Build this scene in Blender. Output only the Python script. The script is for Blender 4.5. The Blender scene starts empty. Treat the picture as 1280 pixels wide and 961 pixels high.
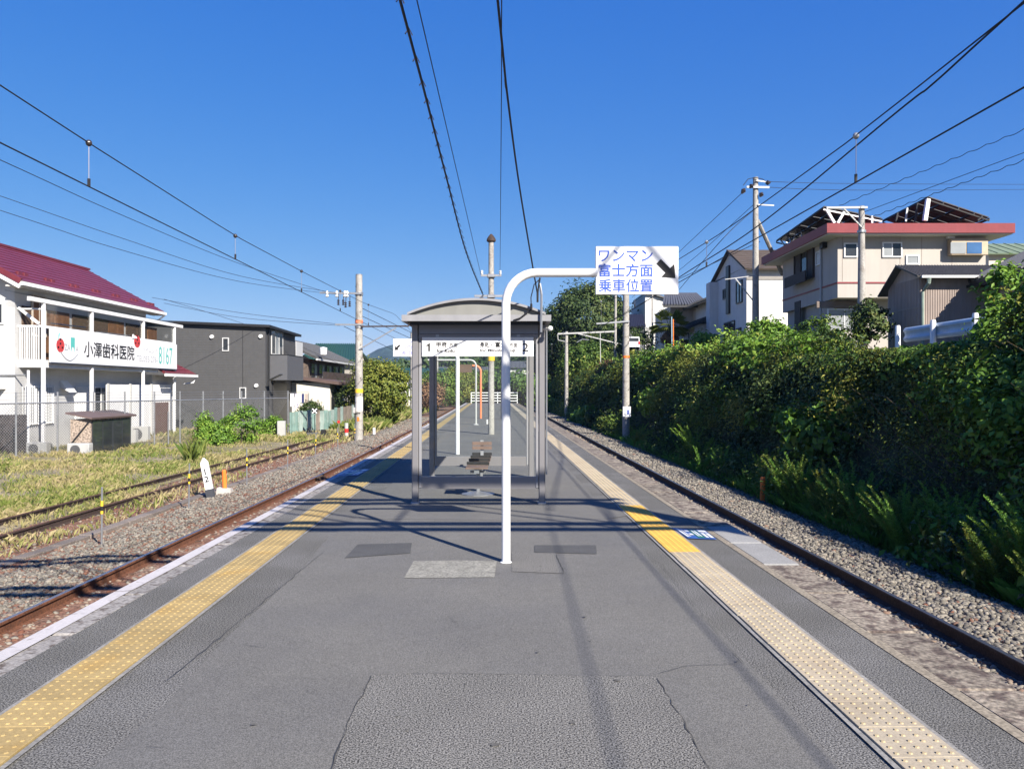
import bpy, math, random
import numpy as np
from mathutils import Vector, Matrix, Euler

R = math.radians
SC = bpy.context.scene
COL = SC.collection
rng = np.random.default_rng(7)
random.seed(7)

# ------------------------------------------------------------------ camera, world, sun, exposure
FPX, HOR, EYE = 1020.0, 485.0, 1.53          # focal length and horizon in photo pixels, eye height above platform
cam_d = bpy.data.cameras.new('camera')
cam_d.sensor_width = 36.0
cam_d.lens = FPX / 1280 * 36.0
cam_d.shift_y = 4.5 / 1280
cam_d.clip_start = 0.05
cam_d.clip_end = 20000
cam = bpy.data.objects.new('camera', cam_d)
COL.objects.link(cam)
cam.location = (0, 0, EYE)
cam.rotation_euler = (R(90), 0, 0)
SC.camera = cam

SUN_DIR = Vector((0.545, -0.838, 0.672)).normalized()      # towards the sun
sun_el = math.asin(SUN_DIR.z)
sun_az = math.atan2(SUN_DIR.x, SUN_DIR.y)                  # clockwise from +Y
world = bpy.data.worlds.new('World')
SC.world = world
world.use_nodes = True
wn = world.node_tree.nodes
wl = world.node_tree.links
wn.clear()
w_out = wn.new('ShaderNodeOutputWorld')
w_bg = wn.new('ShaderNodeBackground')
w_sky = wn.new('ShaderNodeTexSky')
w_sky.sky_type = 'NISHITA'
w_sky.sun_disc = False
w_sky.sun_elevation = sun_el
w_sky.sun_rotation = sun_az
w_sky.altitude = 900
w_sky.air_density = 1.0
w_sky.dust_density = 0.15
w_sky.ozone_density = 4.0
w_hsv = wn.new('ShaderNodeHueSaturation')
w_hsv.inputs['Saturation'].default_value = 1.30
wl.new(w_sky.outputs[0], w_hsv.inputs['Color'])
# grade of the whole sky towards the deep blue of this clear day: one power curve per channel
w_sep = wn.new('ShaderNodeSeparateColor')
w_com = wn.new('ShaderNodeCombineColor')
wl.new(w_hsv.outputs[0], w_sep.inputs[0])
for ch, (gain, power) in enumerate(((0.55, 0.85), (0.50, 0.68), (0.755, 0.25))):
    m1 = wn.new('ShaderNodeMath'); m1.operation = 'MULTIPLY'; m1.inputs[1].default_value = 0.1717
    m2 = wn.new('ShaderNodeMath'); m2.operation = 'POWER'; m2.inputs[1].default_value = power
    m3 = wn.new('ShaderNodeMath'); m3.operation = 'MULTIPLY'; m3.inputs[1].default_value = gain / 0.1717
    wl.new(w_sep.outputs[ch], m1.inputs[0]); wl.new(m1.outputs[0], m2.inputs[0]); wl.new(m2.outputs[0], m3.inputs[0])
    wl.new(m3.outputs[0], w_com.inputs[ch])
wl.new(w_com.outputs[0], w_bg.inputs[0])
w_bg.inputs[1].default_value = 0.0747
wl.new(w_bg.outputs[0], w_out.inputs[0])

sun_d = bpy.data.lights.new('sun', 'SUN')
sun_d.energy = 5.0
sun_d.angle = R(0.5)
sun_d.color = (1.0, 0.93, 0.82)
sun = bpy.data.objects.new('sun', sun_d)
COL.objects.link(sun)
sun.location = SUN_DIR * 60
sun.rotation_euler = SUN_DIR.to_track_quat('Z', 'Y').to_euler()

SC.view_settings.view_transform = 'Standard'
SC.view_settings.look = 'None'
SC.view_settings.exposure = 1.2
SC.view_settings.gamma = 1.0
SC.cycles.max_bounces = 6
SC.cycles.diffuse_bounces = 3
SC.cycles.transparent_max_bounces = 8
SC.cycles.use_adaptive_sampling = True

# ------------------------------------------------------------------ helpers
def P(px, py, d):
    """photo pixel at distance d along the view axis -> world point"""
    return Vector(((px - 640) / FPX * d, d, EYE - (py - HOR) / FPX * d))

def X(px, d):
    return (px - 640) / FPX * d

def ZZ(py, d):
    return EYE - (py - HOR) / FPX * d

SL = -0.0245
def W(u, v, z=0.0):
    """railway frame: u across, v along the track"""
    return Vector((u + SL * v, v, z))

MATS = {}
def nd(t, kind, **kw):
    n = t.nodes.new(kind)
    for k, v in kw.items():
        setattr(n, k, v)
    return n

def mat(name, col, rough=0.7, metal=0.0, var=0.15, vscale=3.0, fine=0.0, fscale=60.0, bump=0.0, bscale=40.0,
        col2=None, patch=None, rnd=0.0, wave=None, spec=0.4, coat=0.0, streak=0.0):
    """procedural surface: base colour with two scales of noise, optional second colour in patches, waves (grooves) and bump"""
    if name in MATS:
        return MATS[name]
    m = bpy.data.materials.new(name)
    m.use_nodes = True
    t = m.node_tree
    b = t.nodes['Principled BSDF']
    L = t.links.new
    geo = nd(t, 'ShaderNodeNewGeometry')
    pos = geo.outputs['Position']
    def noise(scale, detail=4.0, stretch=None):
        n = nd(t, 'ShaderNodeTexNoise')
        n.inputs['Scale'].default_value = scale
        n.inputs['Detail'].default_value = detail
        src = pos
        if stretch:
            mp = nd(t, 'ShaderNodeMapping')
            mp.inputs['Scale'].default_value = stretch
            L(pos, mp.inputs['Vector'])
            src = mp.outputs[0]
        L(src, n.inputs['Vector'])
        return n.outputs['Fac']
    k = float(np.interp(max(col), [0.0, 0.45, 0.8], [0.68, 0.72, 0.88]))     # all albedos set against one exposure
    col = tuple(c * k for c in col)
    if col2 is not None:
        col2 = tuple(c * k for c in col2)
    rgb = nd(t, 'ShaderNodeRGB')
    rgb.outputs[0].default_value = (*col, 1)
    cur = rgb.outputs[0]
    if col2 is not None:
        sc, lo, hi = patch or (2.0, 0.5, 0.6)
        ramp = nd(t, 'ShaderNodeMapRange')
        ramp.inputs['From Min'].default_value = lo
        ramp.inputs['From Max'].default_value = hi
        L(noise(sc, 6.0), ramp.inputs['Value'])
        mx = nd(t, 'ShaderNodeMix', data_type='RGBA')
        L(ramp.outputs[0], mx.inputs[0])
        L(cur, mx.inputs[6])
        mx.inputs[7].default_value = (*col2, 1)
        cur = mx.outputs[2]
    def scaled(cur, fac, amount, lo=0.25):
        mr = nd(t, 'ShaderNodeMapRange')
        mr.inputs['From Min'].default_value = lo
        mr.inputs['From Max'].default_value = 1 - lo
        mr.inputs['To Min'].default_value = 1 - amount
        mr.inputs['To Max'].default_value = 1 + amount
        L(fac, mr.inputs['Value'])
        mm = nd(t, 'ShaderNodeVectorMath', operation='SCALE')
        L(cur, mm.inputs[0])
        L(mr.outputs[0], mm.inputs['Scale'])
        return mm.outputs[0]
    if var:
        cur = scaled(cur, noise(vscale, 5.0), var)
    if fine:
        cur = scaled(cur, noise(fscale, 2.0), fine, 0.36)
    if streak:
        cur = scaled(cur, noise(1.0, 4.0, (6, 6, 0.5)), streak)
    if rnd:
        oi = nd(t, 'ShaderNodeObjectInfo')
        cur = scaled(cur, oi.outputs['Random'], rnd)
    L(cur, b.inputs['Base Color'])
    b.inputs['Roughness'].default_value = rough
    b.inputs['Metallic'].default_value = metal
    b.inputs['Specular IOR Level'].default_value = spec
    b.inputs['Coat Weight'].default_value = coat
    nrm = None
    if bump:
        bn = nd(t, 'ShaderNodeBump')
        bn.inputs['Strength'].default_value = bump
        bn.inputs['Distance'].default_value = 0.01
        L(noise(bscale, 3.0), bn.inputs['Height'])
        nrm = bn.outputs[0]
    if wave:
        axis, scale, strength = wave
        wv = nd(t, 'ShaderNodeTexWave', wave_type='BANDS', bands_direction=axis, wave_profile='SAW')
        wv.inputs['Scale'].default_value = scale
        L(pos, wv.inputs['Vector'])
        bn = nd(t, 'ShaderNodeBump')
        bn.inputs['Strength'].default_value = strength
        bn.inputs['Distance'].default_value = 0.03
        L(wv.outputs['Fac'], bn.inputs['Height'])
        if nrm:
            L(nrm, bn.inputs['Normal'])
        nrm = bn.outputs[0]
    if nrm:
        L(nrm, b.inputs['Normal'])
    MATS[name] = m
    return m

def ramp_mat(name, stops, rough=0.6, translucent=0.0, spec=0.3, bump=0.0, bscale=60.0):
    """colour picked per piece by the stored attribute 'tint'"""
    if name in MATS:
        return MATS[name]
    m = bpy.data.materials.new(name)
    m.use_nodes = True
    t = m.node_tree
    L = t.links.new
    b = t.nodes['Principled BSDF']
    at = nd(t, 'ShaderNodeAttribute', attribute_name='tint')
    rp = nd(t, 'ShaderNodeValToRGB')
    cr = rp.color_ramp
    while len(cr.elements) < len(stops):
        cr.elements.new(0.5)
    for e, (p, c) in zip(cr.elements, stops):
        e.position = p
        e.color = (*c, 1)
    L(at.outputs['Fac'], rp.inputs[0])
    L(rp.outputs[0], b.inputs['Base Color'])
    b.inputs['Roughness'].default_value = rough
    b.inputs['Specular IOR Level'].default_value = spec
    if bump:
        geo = nd(t, 'ShaderNodeNewGeometry')
        n = nd(t, 'ShaderNodeTexNoise')
        n.inputs['Scale'].default_value = bscale
        L(geo.outputs['Position'], n.inputs['Vector'])
        bn = nd(t, 'ShaderNodeBump')
        bn.inputs['Strength'].default_value = bump
        bn.inputs['Distance'].default_value = 0.01
        L(n.outputs['Fac'], bn.inputs['Height'])
        L(bn.outputs[0], b.inputs['Normal'])
    if translucent:
        out = [n for n in t.nodes if n.type == 'OUTPUT_MATERIAL'][0]
        tr = nd(t, 'ShaderNodeBsdfTranslucent')
        L(rp.outputs[0], tr.inputs['Color'])
        mx = nd(t, 'ShaderNodeMixShader')
        mx.inputs[0].default_value = translucent
        L(b.outputs[0], mx.inputs[1])
        L(tr.outputs[0], mx.inputs[2])
        L(mx.outputs[0], out.inputs['Surface'])
    MATS[name] = m
    return m

def glass_mat(name, tint=(0.9, 0.95, 0.95), alpha=0.12, rough=0.03):
    """thin pane: mostly see-through, with a reflecting skin"""
    if name in MATS:
        return MATS[name]
    m = bpy.data.materials.new(name)
    m.use_nodes = True
    t = m.node_tree
    L = t.links.new
    out = [n for n in t.nodes if n.type == 'OUTPUT_MATERIAL'][0]
    tr = nd(t, 'ShaderNodeBsdfTransparent')
    tr.inputs[0].default_value = (*tint, 1)
    gl = nd(t, 'ShaderNodeBsdfGlossy')
    gl.inputs['Roughness'].default_value = rough
    geo = nd(t, 'ShaderNodeNewGeometry')
    dt = nd(t, 'ShaderNodeVectorMath', operation='DOT_PRODUCT')
    L(geo.outputs['Normal'], dt.inputs[0])
    L(geo.outputs['Incoming'], dt.inputs[1])
    ab = nd(t, 'ShaderNodeMath', operation='ABSOLUTE')
    L(dt.outputs['Value'], ab.inputs[0])
    iv = nd(t, 'ShaderNodeMath', operation='SUBTRACT')
    iv.inputs[0].default_value = 1.0
    L(ab.outputs[0], iv.inputs[1])
    pw = nd(t, 'ShaderNodeMath', operation='POWER')
    pw.inputs[1].default_value = 5.0
    L(iv.outputs[0], pw.inputs[0])
    ad = nd(t, 'ShaderNodeMath', operation='MULTIPLY_ADD')
    ad.inputs[1].default_value = 0.6
    ad.inputs[2].default_value = 0.015 + alpha
    L(pw.outputs[0], ad.inputs[0])
    mx = nd(t, 'ShaderNodeMixShader')
    L(ad.outputs[0], mx.inputs[0])
    L(tr.outputs[0], mx.inputs[1])
    L(gl.outputs[0], mx.inputs[2])
    L(mx.outputs[0], out.inputs['Surface'])
    MATS[name] = m
    return m

ORG = {}
class MB:
    """collects shapes in world coordinates; build() links them as ONE mesh object"""
    def __init__(s):
        s.v, s.f, s.mi = [], [], []
        s.cur = 0
    def add(s, vs, fs):
        o = len(s.v)
        s.v.extend([tuple(p) for p in vs])
        for f in fs:
            s.f.append([i + o for i in f])
            s.mi.append(s.cur)
        return s
    def box(s, x0, x1, y0, y1, z0, z1):
        return s.hexa([(x0, y0, z0), (x1, y0, z0), (x1, y1, z0), (x0, y1, z0), (x0, y0, z1), (x1, y0, z1), (x1, y1, z1), (x0, y1, z1)])
    def hexa(s, v):
        return s.add(v, [(0, 3, 2, 1), (4, 5, 6, 7), (0, 1, 5, 4), (1, 2, 6, 5), (2, 3, 7, 6), (3, 0, 4, 7)])
    def cbox(s, x0, x1, y0, y1, z0, z1, c=0.01):
        """box with chamfered vertical and top edges"""
        def ring(a, z):
            return [(x0 + a, y0, z), (x1 - a, y0, z), (x1, y0 + a, z), (x1, y1 - a, z), (x1 - a, y1, z), (x0 + a, y1, z), (x0, y1 - a, z), (x0, y0 + a, z)]
        r0 = ring(c, z0)
        r1 = ring(c, z1 - c)
        r2 = [(min(max(x, x0 + c), x1 - c), min(max(y, y0 + c), y1 - c), z1) for x, y, _ in ring(c, z1)]
        vs = r0 + r1 + r2
        fs = [tuple(range(7, -1, -1)), tuple(range(16, 24))]
        for k in range(8):
            j = (k + 1) % 8
            fs += [(k, j, 8 + j, 8 + k), (8 + k, 8 + j, 16 + j, 16 + k)]
        return s.add(vs, fs)
    def slab(s, p0, p1, p2, p3, t):
        """a quad given thickness t along its normal"""
        p = [Vector(q) for q in (p0, p1, p2, p3)]
        n = (p[1] - p[0]).cross(p[3] - p[0]).normalized() * t
        return s.hexa(p + [q + n for q in p])
    def bar(s, p, q, w, h=None, up=(0, 0, 1)):
        p, q = Vector(p), Vector(q)
        h = h or w
        d = (q - p).normalized()
        up = Vector(up)
        if abs(d.dot(up)) > 0.98:
            up = Vector((0, 1, 0))
        a = d.cross(up).normalized() * w / 2
        b = a.cross(d).normalized() * h / 2
        return s.hexa([p - a - b, p + a - b, p + a + b, p - a + b, q - a - b, q + a - b, q + a + b, q - a + b])
    def tube(s, pts, r, n=8, cap=True):
        pts = [Vector(p) for p in pts]
        rs = r if isinstance(r, (list, tuple)) else [r] * len(pts)
        ref = Vector((0.123, 0.31, 0.94)).normalized()
        o = len(s.v)
        vs = []
        for i, p in enumerate(pts):
            d = (pts[min(i + 1, len(pts) - 1)] - pts[max(i - 1, 0)]).normalized()
            rr = ref if abs(d.dot(ref)) < 0.95 else Vector((1, 0, 0))
            a = d.cross(rr).normalized()
            b = a.cross(d)
            for k in range(n):
                g = 2 * math.pi * k / n
                vs.append(p + (a * math.cos(g) + b * math.sin(g)) * rs[i])
        fs = []
        for i in range(len(pts) - 1):
            for k in range(n):
                j = (k + 1) % n
                fs.append((i * n + k, i * n + j, (i + 1) * n + j, (i + 1) * n + k))
        if cap:
            fs.append(tuple(range(n - 1, -1, -1)))
            fs.append(tuple(range((len(pts) - 1) * n, len(pts) * n)))
        return s.add(vs, fs)
    def lathe(s, c, prof, n=12):
        """profile (r, z) turned round the vertical through c"""
        return s.tube_prof(c, prof, n)
    def tube_prof(s, c, prof, n):
        c = Vector(c)
        vs, fs = [], []
        for r, z in prof:
            for k in range(n):
                g = 2 * math.pi * k / n
                vs.append(c + Vector((r * math.cos(g), r * math.sin(g), z)))
        for i in range(len(prof) - 1):
            for k in range(n):
                j = (k + 1) % n
                fs.append((i * n + k, i * n + j, (i + 1) * n + j, (i + 1) * n + k))
        fs.append(tuple(range(n - 1, -1, -1)))
        fs.append(tuple(range((len(prof) - 1) * n, len(prof) * n)))
        return s.add(vs, fs)
    def poly(s, pts, thick=0.0, axis=None):
        """a flat polygon, extruded along axis by thick"""
        pts = [Vector(p) for p in pts]
        n = len(pts)
        if not thick:
            return s.add(pts, [tuple(range(n))])
        ax = Vector(axis) * thick
        vs = pts + [p + ax for p in pts]
        fs = [tuple(range(n - 1, -1, -1)), tuple(range(n, 2 * n))] + [(k, (k + 1) % n, n + (k + 1) % n, n + k) for k in range(n)]
        return s.add(vs, fs)
    def sheet(s, left, right):
        """strip between two point lists"""
        n = len(left)
        return s.add(list(left) + list(right), [(k, n + k, n + k + 1, k + 1) for k in range(n - 1)])
    def ball(s, c, r, n=8, sq=(1, 1, 1)):
        c = Vector(c)
        prof = [(math.sin(math.pi * i / n), -math.cos(math.pi * i / n)) for i in range(1, n)]
        m = n + 2
        vs = [c + Vector((0, 0, -r * sq[2]))]
        for a, z in prof:
            for k in range(m):
                g = 2 * math.pi * k / m
                vs.append(c + Vector((a * r * math.cos(g) * sq[0], a * r * math.sin(g) * sq[1], z * r * sq[2])))
        vs.append(c + Vector((0, 0, r * sq[2])))
        fs = [(0, 1 + (k + 1) % m, 1 + k) for k in range(m)]
        for i in range(len(prof) - 1):
            for k in range(m):
                j = (k + 1) % m
                fs.append((1 + i * m + k, 1 + i * m + j, 1 + (i + 1) * m + j, 1 + (i + 1) * m + k))
        last = len(vs) - 1
        q = 1 + (len(prof) - 1) * m
        fs += [(q + k, q + (k + 1) % m, last) for k in range(m)]
        return s.add(vs, fs)
    def build(s, name, mats, parent=None, smooth=False, kind=None, loc=None):
        o0 = ORG[parent.name] if parent else Vector(loc or (0, 0, 0))
        me = bpy.data.meshes.new(name)
        me.from_pydata([(p[0] - o0[0], p[1] - o0[1], p[2] - o0[2]) for p in s.v], [], s.f)
        for m in (mats if isinstance(mats, (list, tuple)) else [mats]):
            me.materials.append(m)
        if any(s.mi):
            me.polygons.foreach_set('material_index', s.mi)
        if smooth:
            me.shade_smooth()
            me.set_sharp_from_angle(angle=R(38))
        return link(name, me, parent, kind, loc)

def link(name, me, parent=None, kind=None, loc=None):
    o = bpy.data.objects.new(name, me)
    COL.objects.link(o)
    if parent:
        o.parent = parent
        ORG[o.name] = ORG[parent.name]
    else:
        o.location = loc or (0, 0, 0)
        ORG[o.name] = Vector(loc or (0, 0, 0))
    if kind:
        o['kind'] = kind
    return o

def tag(o, label, cat, group=None):
    o['label'] = label
    o['category'] = cat
    if group:
        o['group'] = group
    return o

def thing(name, label, cat, loc, group=None):
    o = bpy.data.objects.new(name, None)
    COL.objects.link(o)
    o.empty_display_size = 0.2
    o.location = loc
    ORG[o.name] = Vector(loc)
    return tag(o, label, cat, group)

def dup(root, loc, label=None, rotz=0.0, scale=None):
    """a copy of a thing with copies of its parts and sub-parts"""
    r = root.copy()
    COL.objects.link(r)
    r.location = loc
    r.rotation_euler = (0, 0, rotz)
    if scale:
        r.scale = (scale, scale, scale)
    if label:
        r['label'] = label
    for ch in list(root.children):
        c = ch.copy()
        COL.objects.link(c)
        c.parent = r
        for g in list(ch.children):
            d = g.copy()
            COL.objects.link(d)
            d.parent = c
    return r

def text_mesh(body, size, bold=0.0, extrude=0.002):
    c = bpy.data.curves.new('lettering', 'FONT')
    c.body = body
    c.size = size
    c.offset = bold
    c.extrude = extrude
    c.resolution_u = 3
    o = bpy.data.objects.new('lettering', c)
    COL.objects.link(o)
    dg = bpy.context.evaluated_depsgraph_get()
    dg.update()
    me = bpy.data.meshes.new_from_object(o.evaluated_get(dg))
    bpy.data.objects.remove(o)
    bpy.data.curves.remove(c)
    return me

def lettering(name, body, m, parent, origin, xdir, ydir, height, width=None, bold=0.0, depth=0.002):
    """flat raised letters: lower left at origin, running along xdir, fitted to height and width"""
    me = text_mesh(body, 1.0, bold, 0.5)
    n = len(me.vertices)
    co = np.empty(n * 3)
    me.vertices.foreach_get('co', co)
    co = co.reshape(-1, 3)
    lo, hi = co.min(0), co.max(0)
    sy = height / (hi[1] - lo[1])
    sx = (width / (hi[0] - lo[0])) if width else sy
    xd, yd = Vector(xdir).normalized(), Vector(ydir).normalized()
    zd = xd.cross(yd)
    A = np.array([xd * sx, yd * sy, zd * depth])
    loc = co - [lo[0], lo[1], 0]
    out = loc @ A + np.array(Vector(origin) - ORG[parent.name])
    me.vertices.foreach_set('co', out.ravel())
    me.materials.clear()
    me.materials.append(m)
    me.update()
    return link(name, me, parent)

# numpy mass geometry --------------------------------------------------------------
def np_mesh(name, verts, faces, tint=None, m=None, parent=None, kind=None, loc=(0, 0, 0)):
    """verts (N,3) and faces (M,k) arrays -> one mesh object, tint per vertex"""
    me = bpy.data.meshes.new(name)
    k = faces.shape[1]
    me.vertices.add(len(verts))
    o0 = np.array(ORG[parent.name]) if parent else np.array(loc)
    me.vertices.foreach_set('co', (verts - o0).astype(np.float32).ravel())
    me.loops.add(faces.size)
    me.loops.foreach_set('vertex_index', faces.astype(np.int32).ravel())
    me.polygons.add(len(faces))
    me.polygons.foreach_set('loop_start', np.arange(0, faces.size, k, dtype=np.int32))
    if tint is not None:
        a = me.attributes.new('tint', 'FLOAT', 'POINT')
        a.data.foreach_set('value', np.clip(tint, 0, 1).astype(np.float32))
    me.update(calc_edges=True)
    if m:
        me.materials.append(m)
    return link(name, me, parent, kind, loc if not parent else None)

def unit(a):
    return a / np.maximum(np.linalg.norm(a, axis=1, keepdims=True), 1e-9)

def leaf_arrays(pts, nrm, size, width=0.5, droop=0.2, r=rng):
    """folded rhombic leaves: 4 vertices and 2 triangles each"""
    n = len(pts)
    nrm = unit(nrm)
    t = unit(np.cross(nrm, r.normal(size=(n, 3))))
    s = np.cross(nrm, t)
    size = np.asarray(size).reshape(-1, 1) * np.ones((n, 1))
    a = pts - t * size * 0.5
    tip = pts + t * size * 0.5 - nrm * size * droop
    l = pts + s * size * width * 0.5 + nrm * size * 0.10
    q = pts - s * size * width * 0.5 + nrm * size * 0.10
    v = np.stack([a, l, tip, q], 1).reshape(-1, 3)
    i = (np.arange(n) * 4)[:, None]
    f = np.concatenate([i + [0, 2, 1], i + [0, 3, 2]], 1).reshape(-1, 3)
    return v, f

def vnoise(x, y, seed=0):
    """smooth value noise in 0..1"""
    xi, yi = np.floor(x).astype(np.int64), np.floor(y).astype(np.int64)
    fx, fy = x - xi, y - yi
    fx, fy = fx * fx * (3 - 2 * fx), fy * fy * (3 - 2 * fy)
    def h(a, b):
        k = (a * 374761393 + b * 668265263 + seed * 982451653) & 0x7fffffff
        k = ((k ^ (k >> 13)) * 1274126177) & 0x7fffffff
        return ((k ^ (k >> 16)) & 0xffff) / 65535.0
    return (h(xi, yi) * (1 - fx) + h(xi + 1, yi) * fx) * (1 - fy) + (h(xi, yi + 1) * (1 - fx) + h(xi + 1, yi + 1) * fx) * fy

def fbm(x, y, seed=0, oct=3):
    s, a, t = 0, 0.5, 0
    for k in range(oct):
        s = s + a * vnoise(x * 2 ** k, y * 2 ** k, seed + k)
        t += a
        a *= 0.5
    return s / t

def crown(c, rad, n_clump, n_leaf, leaf, clump_r, r, low=-0.6, fill=0.35):
    """leaf clumps spread through an uneven ellipsoid -> leaf arrays and tints"""
    c, rad = np.array(c), np.array(rad)
    d = unit(r.normal(size=(n_clump * 3, 3)))
    d = d[d[:, 2] > low][:n_clump]
    k = len(d)
    lump = 0.72 + 0.5 * fbm(d[:, 0] * 2.1 + d[:, 2] * 1.7 + 9, d[:, 1] * 2.1 + 5, int(r.integers(999)))
    rr = lump * (1 - fill * r.random(k) ** 1.5)
    cc = c + d * rad * rr[:, None]
    cr = clump_r * (0.6 + 0.8 * r.random(k))
    ct = 0.25 + 0.5 * r.random(k)
    idx = np.repeat(np.arange(k), n_leaf)
    off = r.normal(size=(len(idx), 3)) * [1, 1, 0.7] * cr[idx][:, None] * 0.55
    pts = cc[idx] + off
    nrm = unit(d[idx] + off / cr[idx][:, None] * 0.7 + r.normal(size=(len(idx), 3)) * 0.6 + [0, 0, 0.5])
    sz = leaf * (0.6 + 0.8 * r.random(len(idx)))
    v, f = leaf_arrays(pts, nrm, sz, 0.5, 0.2, r)
    tint = np.repeat(ct[idx] + r.normal(size=len(idx)) * 0.13, 4)
    return v, f, tint

ICO = None
def ico():
    global ICO
    if ICO is None:
        p = (1 + 5 ** 0.5) / 2
        v = np.array([(-1, p, 0), (1, p, 0), (-1, -p, 0), (1, -p, 0), (0, -1, p), (0, 1, p), (0, -1, -p), (0, 1, -p), (p, 0, -1), (p, 0, 1), (-p, 0, -1), (-p, 0, 1)], float)
        v /= np.linalg.norm(v[0])
        f = np.array([(0, 11, 5), (0, 5, 1), (0, 1, 7), (0, 7, 10), (0, 10, 11), (1, 5, 9), (5, 11, 4), (11, 10, 2), (10, 7, 6), (7, 1, 8), (3, 9, 4), (3, 4, 2), (3, 2, 6), (3, 6, 8), (3, 8, 9), (4, 9, 5), (2, 4, 11), (6, 2, 10), (8, 6, 7), (9, 8, 1)])
        ICO = (v, f)
    return ICO

def stones(name, pts, size, tint, m, r=rng):
    """angular broken stones joined in one mesh"""
    v0, f0 = ico()
    n = len(pts)
    var = np.stack([v0 * (0.75 + 0.5 * r.random((12, 1))) for _ in range(24)])
    k = r.integers(24, size=n)
    V = var[k] * (np.array([1.15, 0.9, 0.62]) * (0.75 + 0.5 * r.random((n, 1, 3))))
    ang = r.random(n) * 2 * np.pi
    til = r.normal(size=n) * 0.45
    ca, sa, ct, st = np.cos(ang), np.sin(ang), np.cos(til), np.sin(til)
    x, y, z = V[..., 0], V[..., 1], V[..., 2]
    y2, z2 = y * ct[:, None] - z * st[:, None], y * st[:, None] + z * ct[:, None]
    x3, y3 = x * ca[:, None] - y2 * sa[:, None], x * sa[:, None] + y2 * ca[:, None]
    V = np.stack([x3, y3, z2], -1) * (size * 0.5)[:, None, None] + pts[:, None, :]
    F = f0[None] + (np.arange(n) * 12)[:, None, None]
    return np_mesh(name, V.reshape(-1, 3), F.reshape(-1, 3), np.repeat(tint, 12), m, kind='stuff')

def blades(name, pts, h, w, lean, tint, m, parent=None, kind='stuff', r=rng):
    """grass blades, one bent strip of two triangles each"""
    n = len(pts)
    a = r.random(n) * 2 * np.pi
    d = np.stack([np.cos(a), np.sin(a), np.zeros(n)], 1)
    s = np.stack([-np.sin(a), np.cos(a), np.zeros(n)], 1)
    up = np.array([0, 0, 1.0])
    hh, ww = h[:, None], w[:, None]
    l = (lean * r.random(n))[:, None]
    b0, b1 = pts - s * ww * 0.5, pts + s * ww * 0.5
    mid = pts + up * hh * 0.6 + d * hh * l * 0.35
    tip = pts + up * hh * (1 - 0.3 * l) + d * hh * l
    V = np.stack([b0, b1, mid + s * ww * 0.35, tip], 1).reshape(-1, 3)
    i = (np.arange(n) * 4)[:, None]
    F = np.concatenate([i + [0, 1, 2], i + [0, 2, 3]], 1).reshape(-1, 3)
    return np_mesh(name, V, F, np.repeat(tint, 4), m, parent, kind)

# ------------------------------------------------------------------ materials
M_asph = mat('coarse_asphalt', (0.148, 0.143, 0.130), 0.9, var=0.12, vscale=1.6, fine=0.92, fscale=120, bump=0.6, bscale=150, col2=(0.18, 0.175, 0.165), patch=(0.9, 0.45, 0.6))
M_smooth = mat('worn_asphalt', (0.180, 0.174, 0.160), 0.92, var=0.08, vscale=1.1, fine=0.42, fscale=170, bump=0.35, bscale=170, col2=(0.155, 0.152, 0.148), patch=(0.7, 0.42, 0.72), streak=0.04)
M_coarse2 = mat('rough_patch_asphalt', (0.195, 0.188, 0.172), 0.9, var=0.10, vscale=2.0, fine=0.98, fscale=125, bump=0.6, bscale=150)
M_dark_patch = mat('dark_asphalt_repair', (0.095, 0.095, 0.095), 0.9, var=0.15, vscale=4, fine=0.4, fscale=120, bump=0.4, bscale=120)
M_pale_patch = mat('pale_concrete_repair', (0.30, 0.29, 0.25), 0.9, var=0.2, vscale=9, fine=0.3, fscale=60, bump=0.4, bscale=60)
M_crack = mat('crack_tar', (0.065, 0.064, 0.062), 0.9)
M_cope_l = mat('stained_coping', (0.33, 0.31, 0.29), 0.9, var=0.12, vscale=4, fine=0.25, fscale=40, col2=(0.13, 0.105, 0.09), patch=(13, 0.52, 0.62), bump=0.4, bscale=40, rnd=0.08)
M_cope_r = mat('weathered_coping', (0.30, 0.255, 0.20), 0.95, var=0.2, vscale=3, fine=0.4, fscale=35, col2=(0.12, 0.09, 0.075), patch=(9, 0.46, 0.6), bump=0.5, bscale=45, rnd=0.10)
M_cope_new = mat('clean_coping', (0.35, 0.345, 0.33), 0.9, var=0.08, vscale=5, fine=0.12, fscale=60, rnd=0.05)
M_kerb = mat('sandy_joint_strip', (0.31, 0.265, 0.20), 0.95, var=0.2, vscale=5, fine=0.3, fscale=50)
M_white_line = mat('worn_white_paint', (0.56, 0.53, 0.53), 0.8, var=0.08, vscale=3, col2=(0.30, 0.27, 0.25), patch=(11, 0.60, 0.70), fine=0.06)
M_wall_side = mat('platform_side_concrete', (0.22, 0.18, 0.15), 0.95, var=0.3, vscale=2, streak=0.3)
M_tile_y = mat('faded_yellow_tile', (0.43, 0.315, 0.135), 0.8, var=0.12, vscale=6, fine=0.10, fscale=90, rnd=0.07, col2=(0.45, 0.29, 0.09), patch=(2.3, 0.55, 0.75))
M_tile_o = mat('strong_yellow_tile', (0.68, 0.40, 0.07), 0.7, var=0.08, vscale=6, fine=0.08, fscale=90, rnd=0.06)
M_tile_c = mat('cream_tile', (0.48, 0.41, 0.30), 0.8, var=0.10, vscale=5, fine=0.10, fscale=90, rnd=0.04, col2=(0.41, 0.335, 0.235), patch=(1.6, 0.5, 0.7))
M_dome = mat('cream_tile_dome', (0.50, 0.40, 0.24), 0.7)
M_mortar = mat('tile_mortar', (0.17, 0.165, 0.155), 0.9, fine=0.2)
M_edging = mat('tile_edging', (0.30, 0.29, 0.27), 0.9, fine=0.2, var=0.2, vscale=4)
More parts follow.
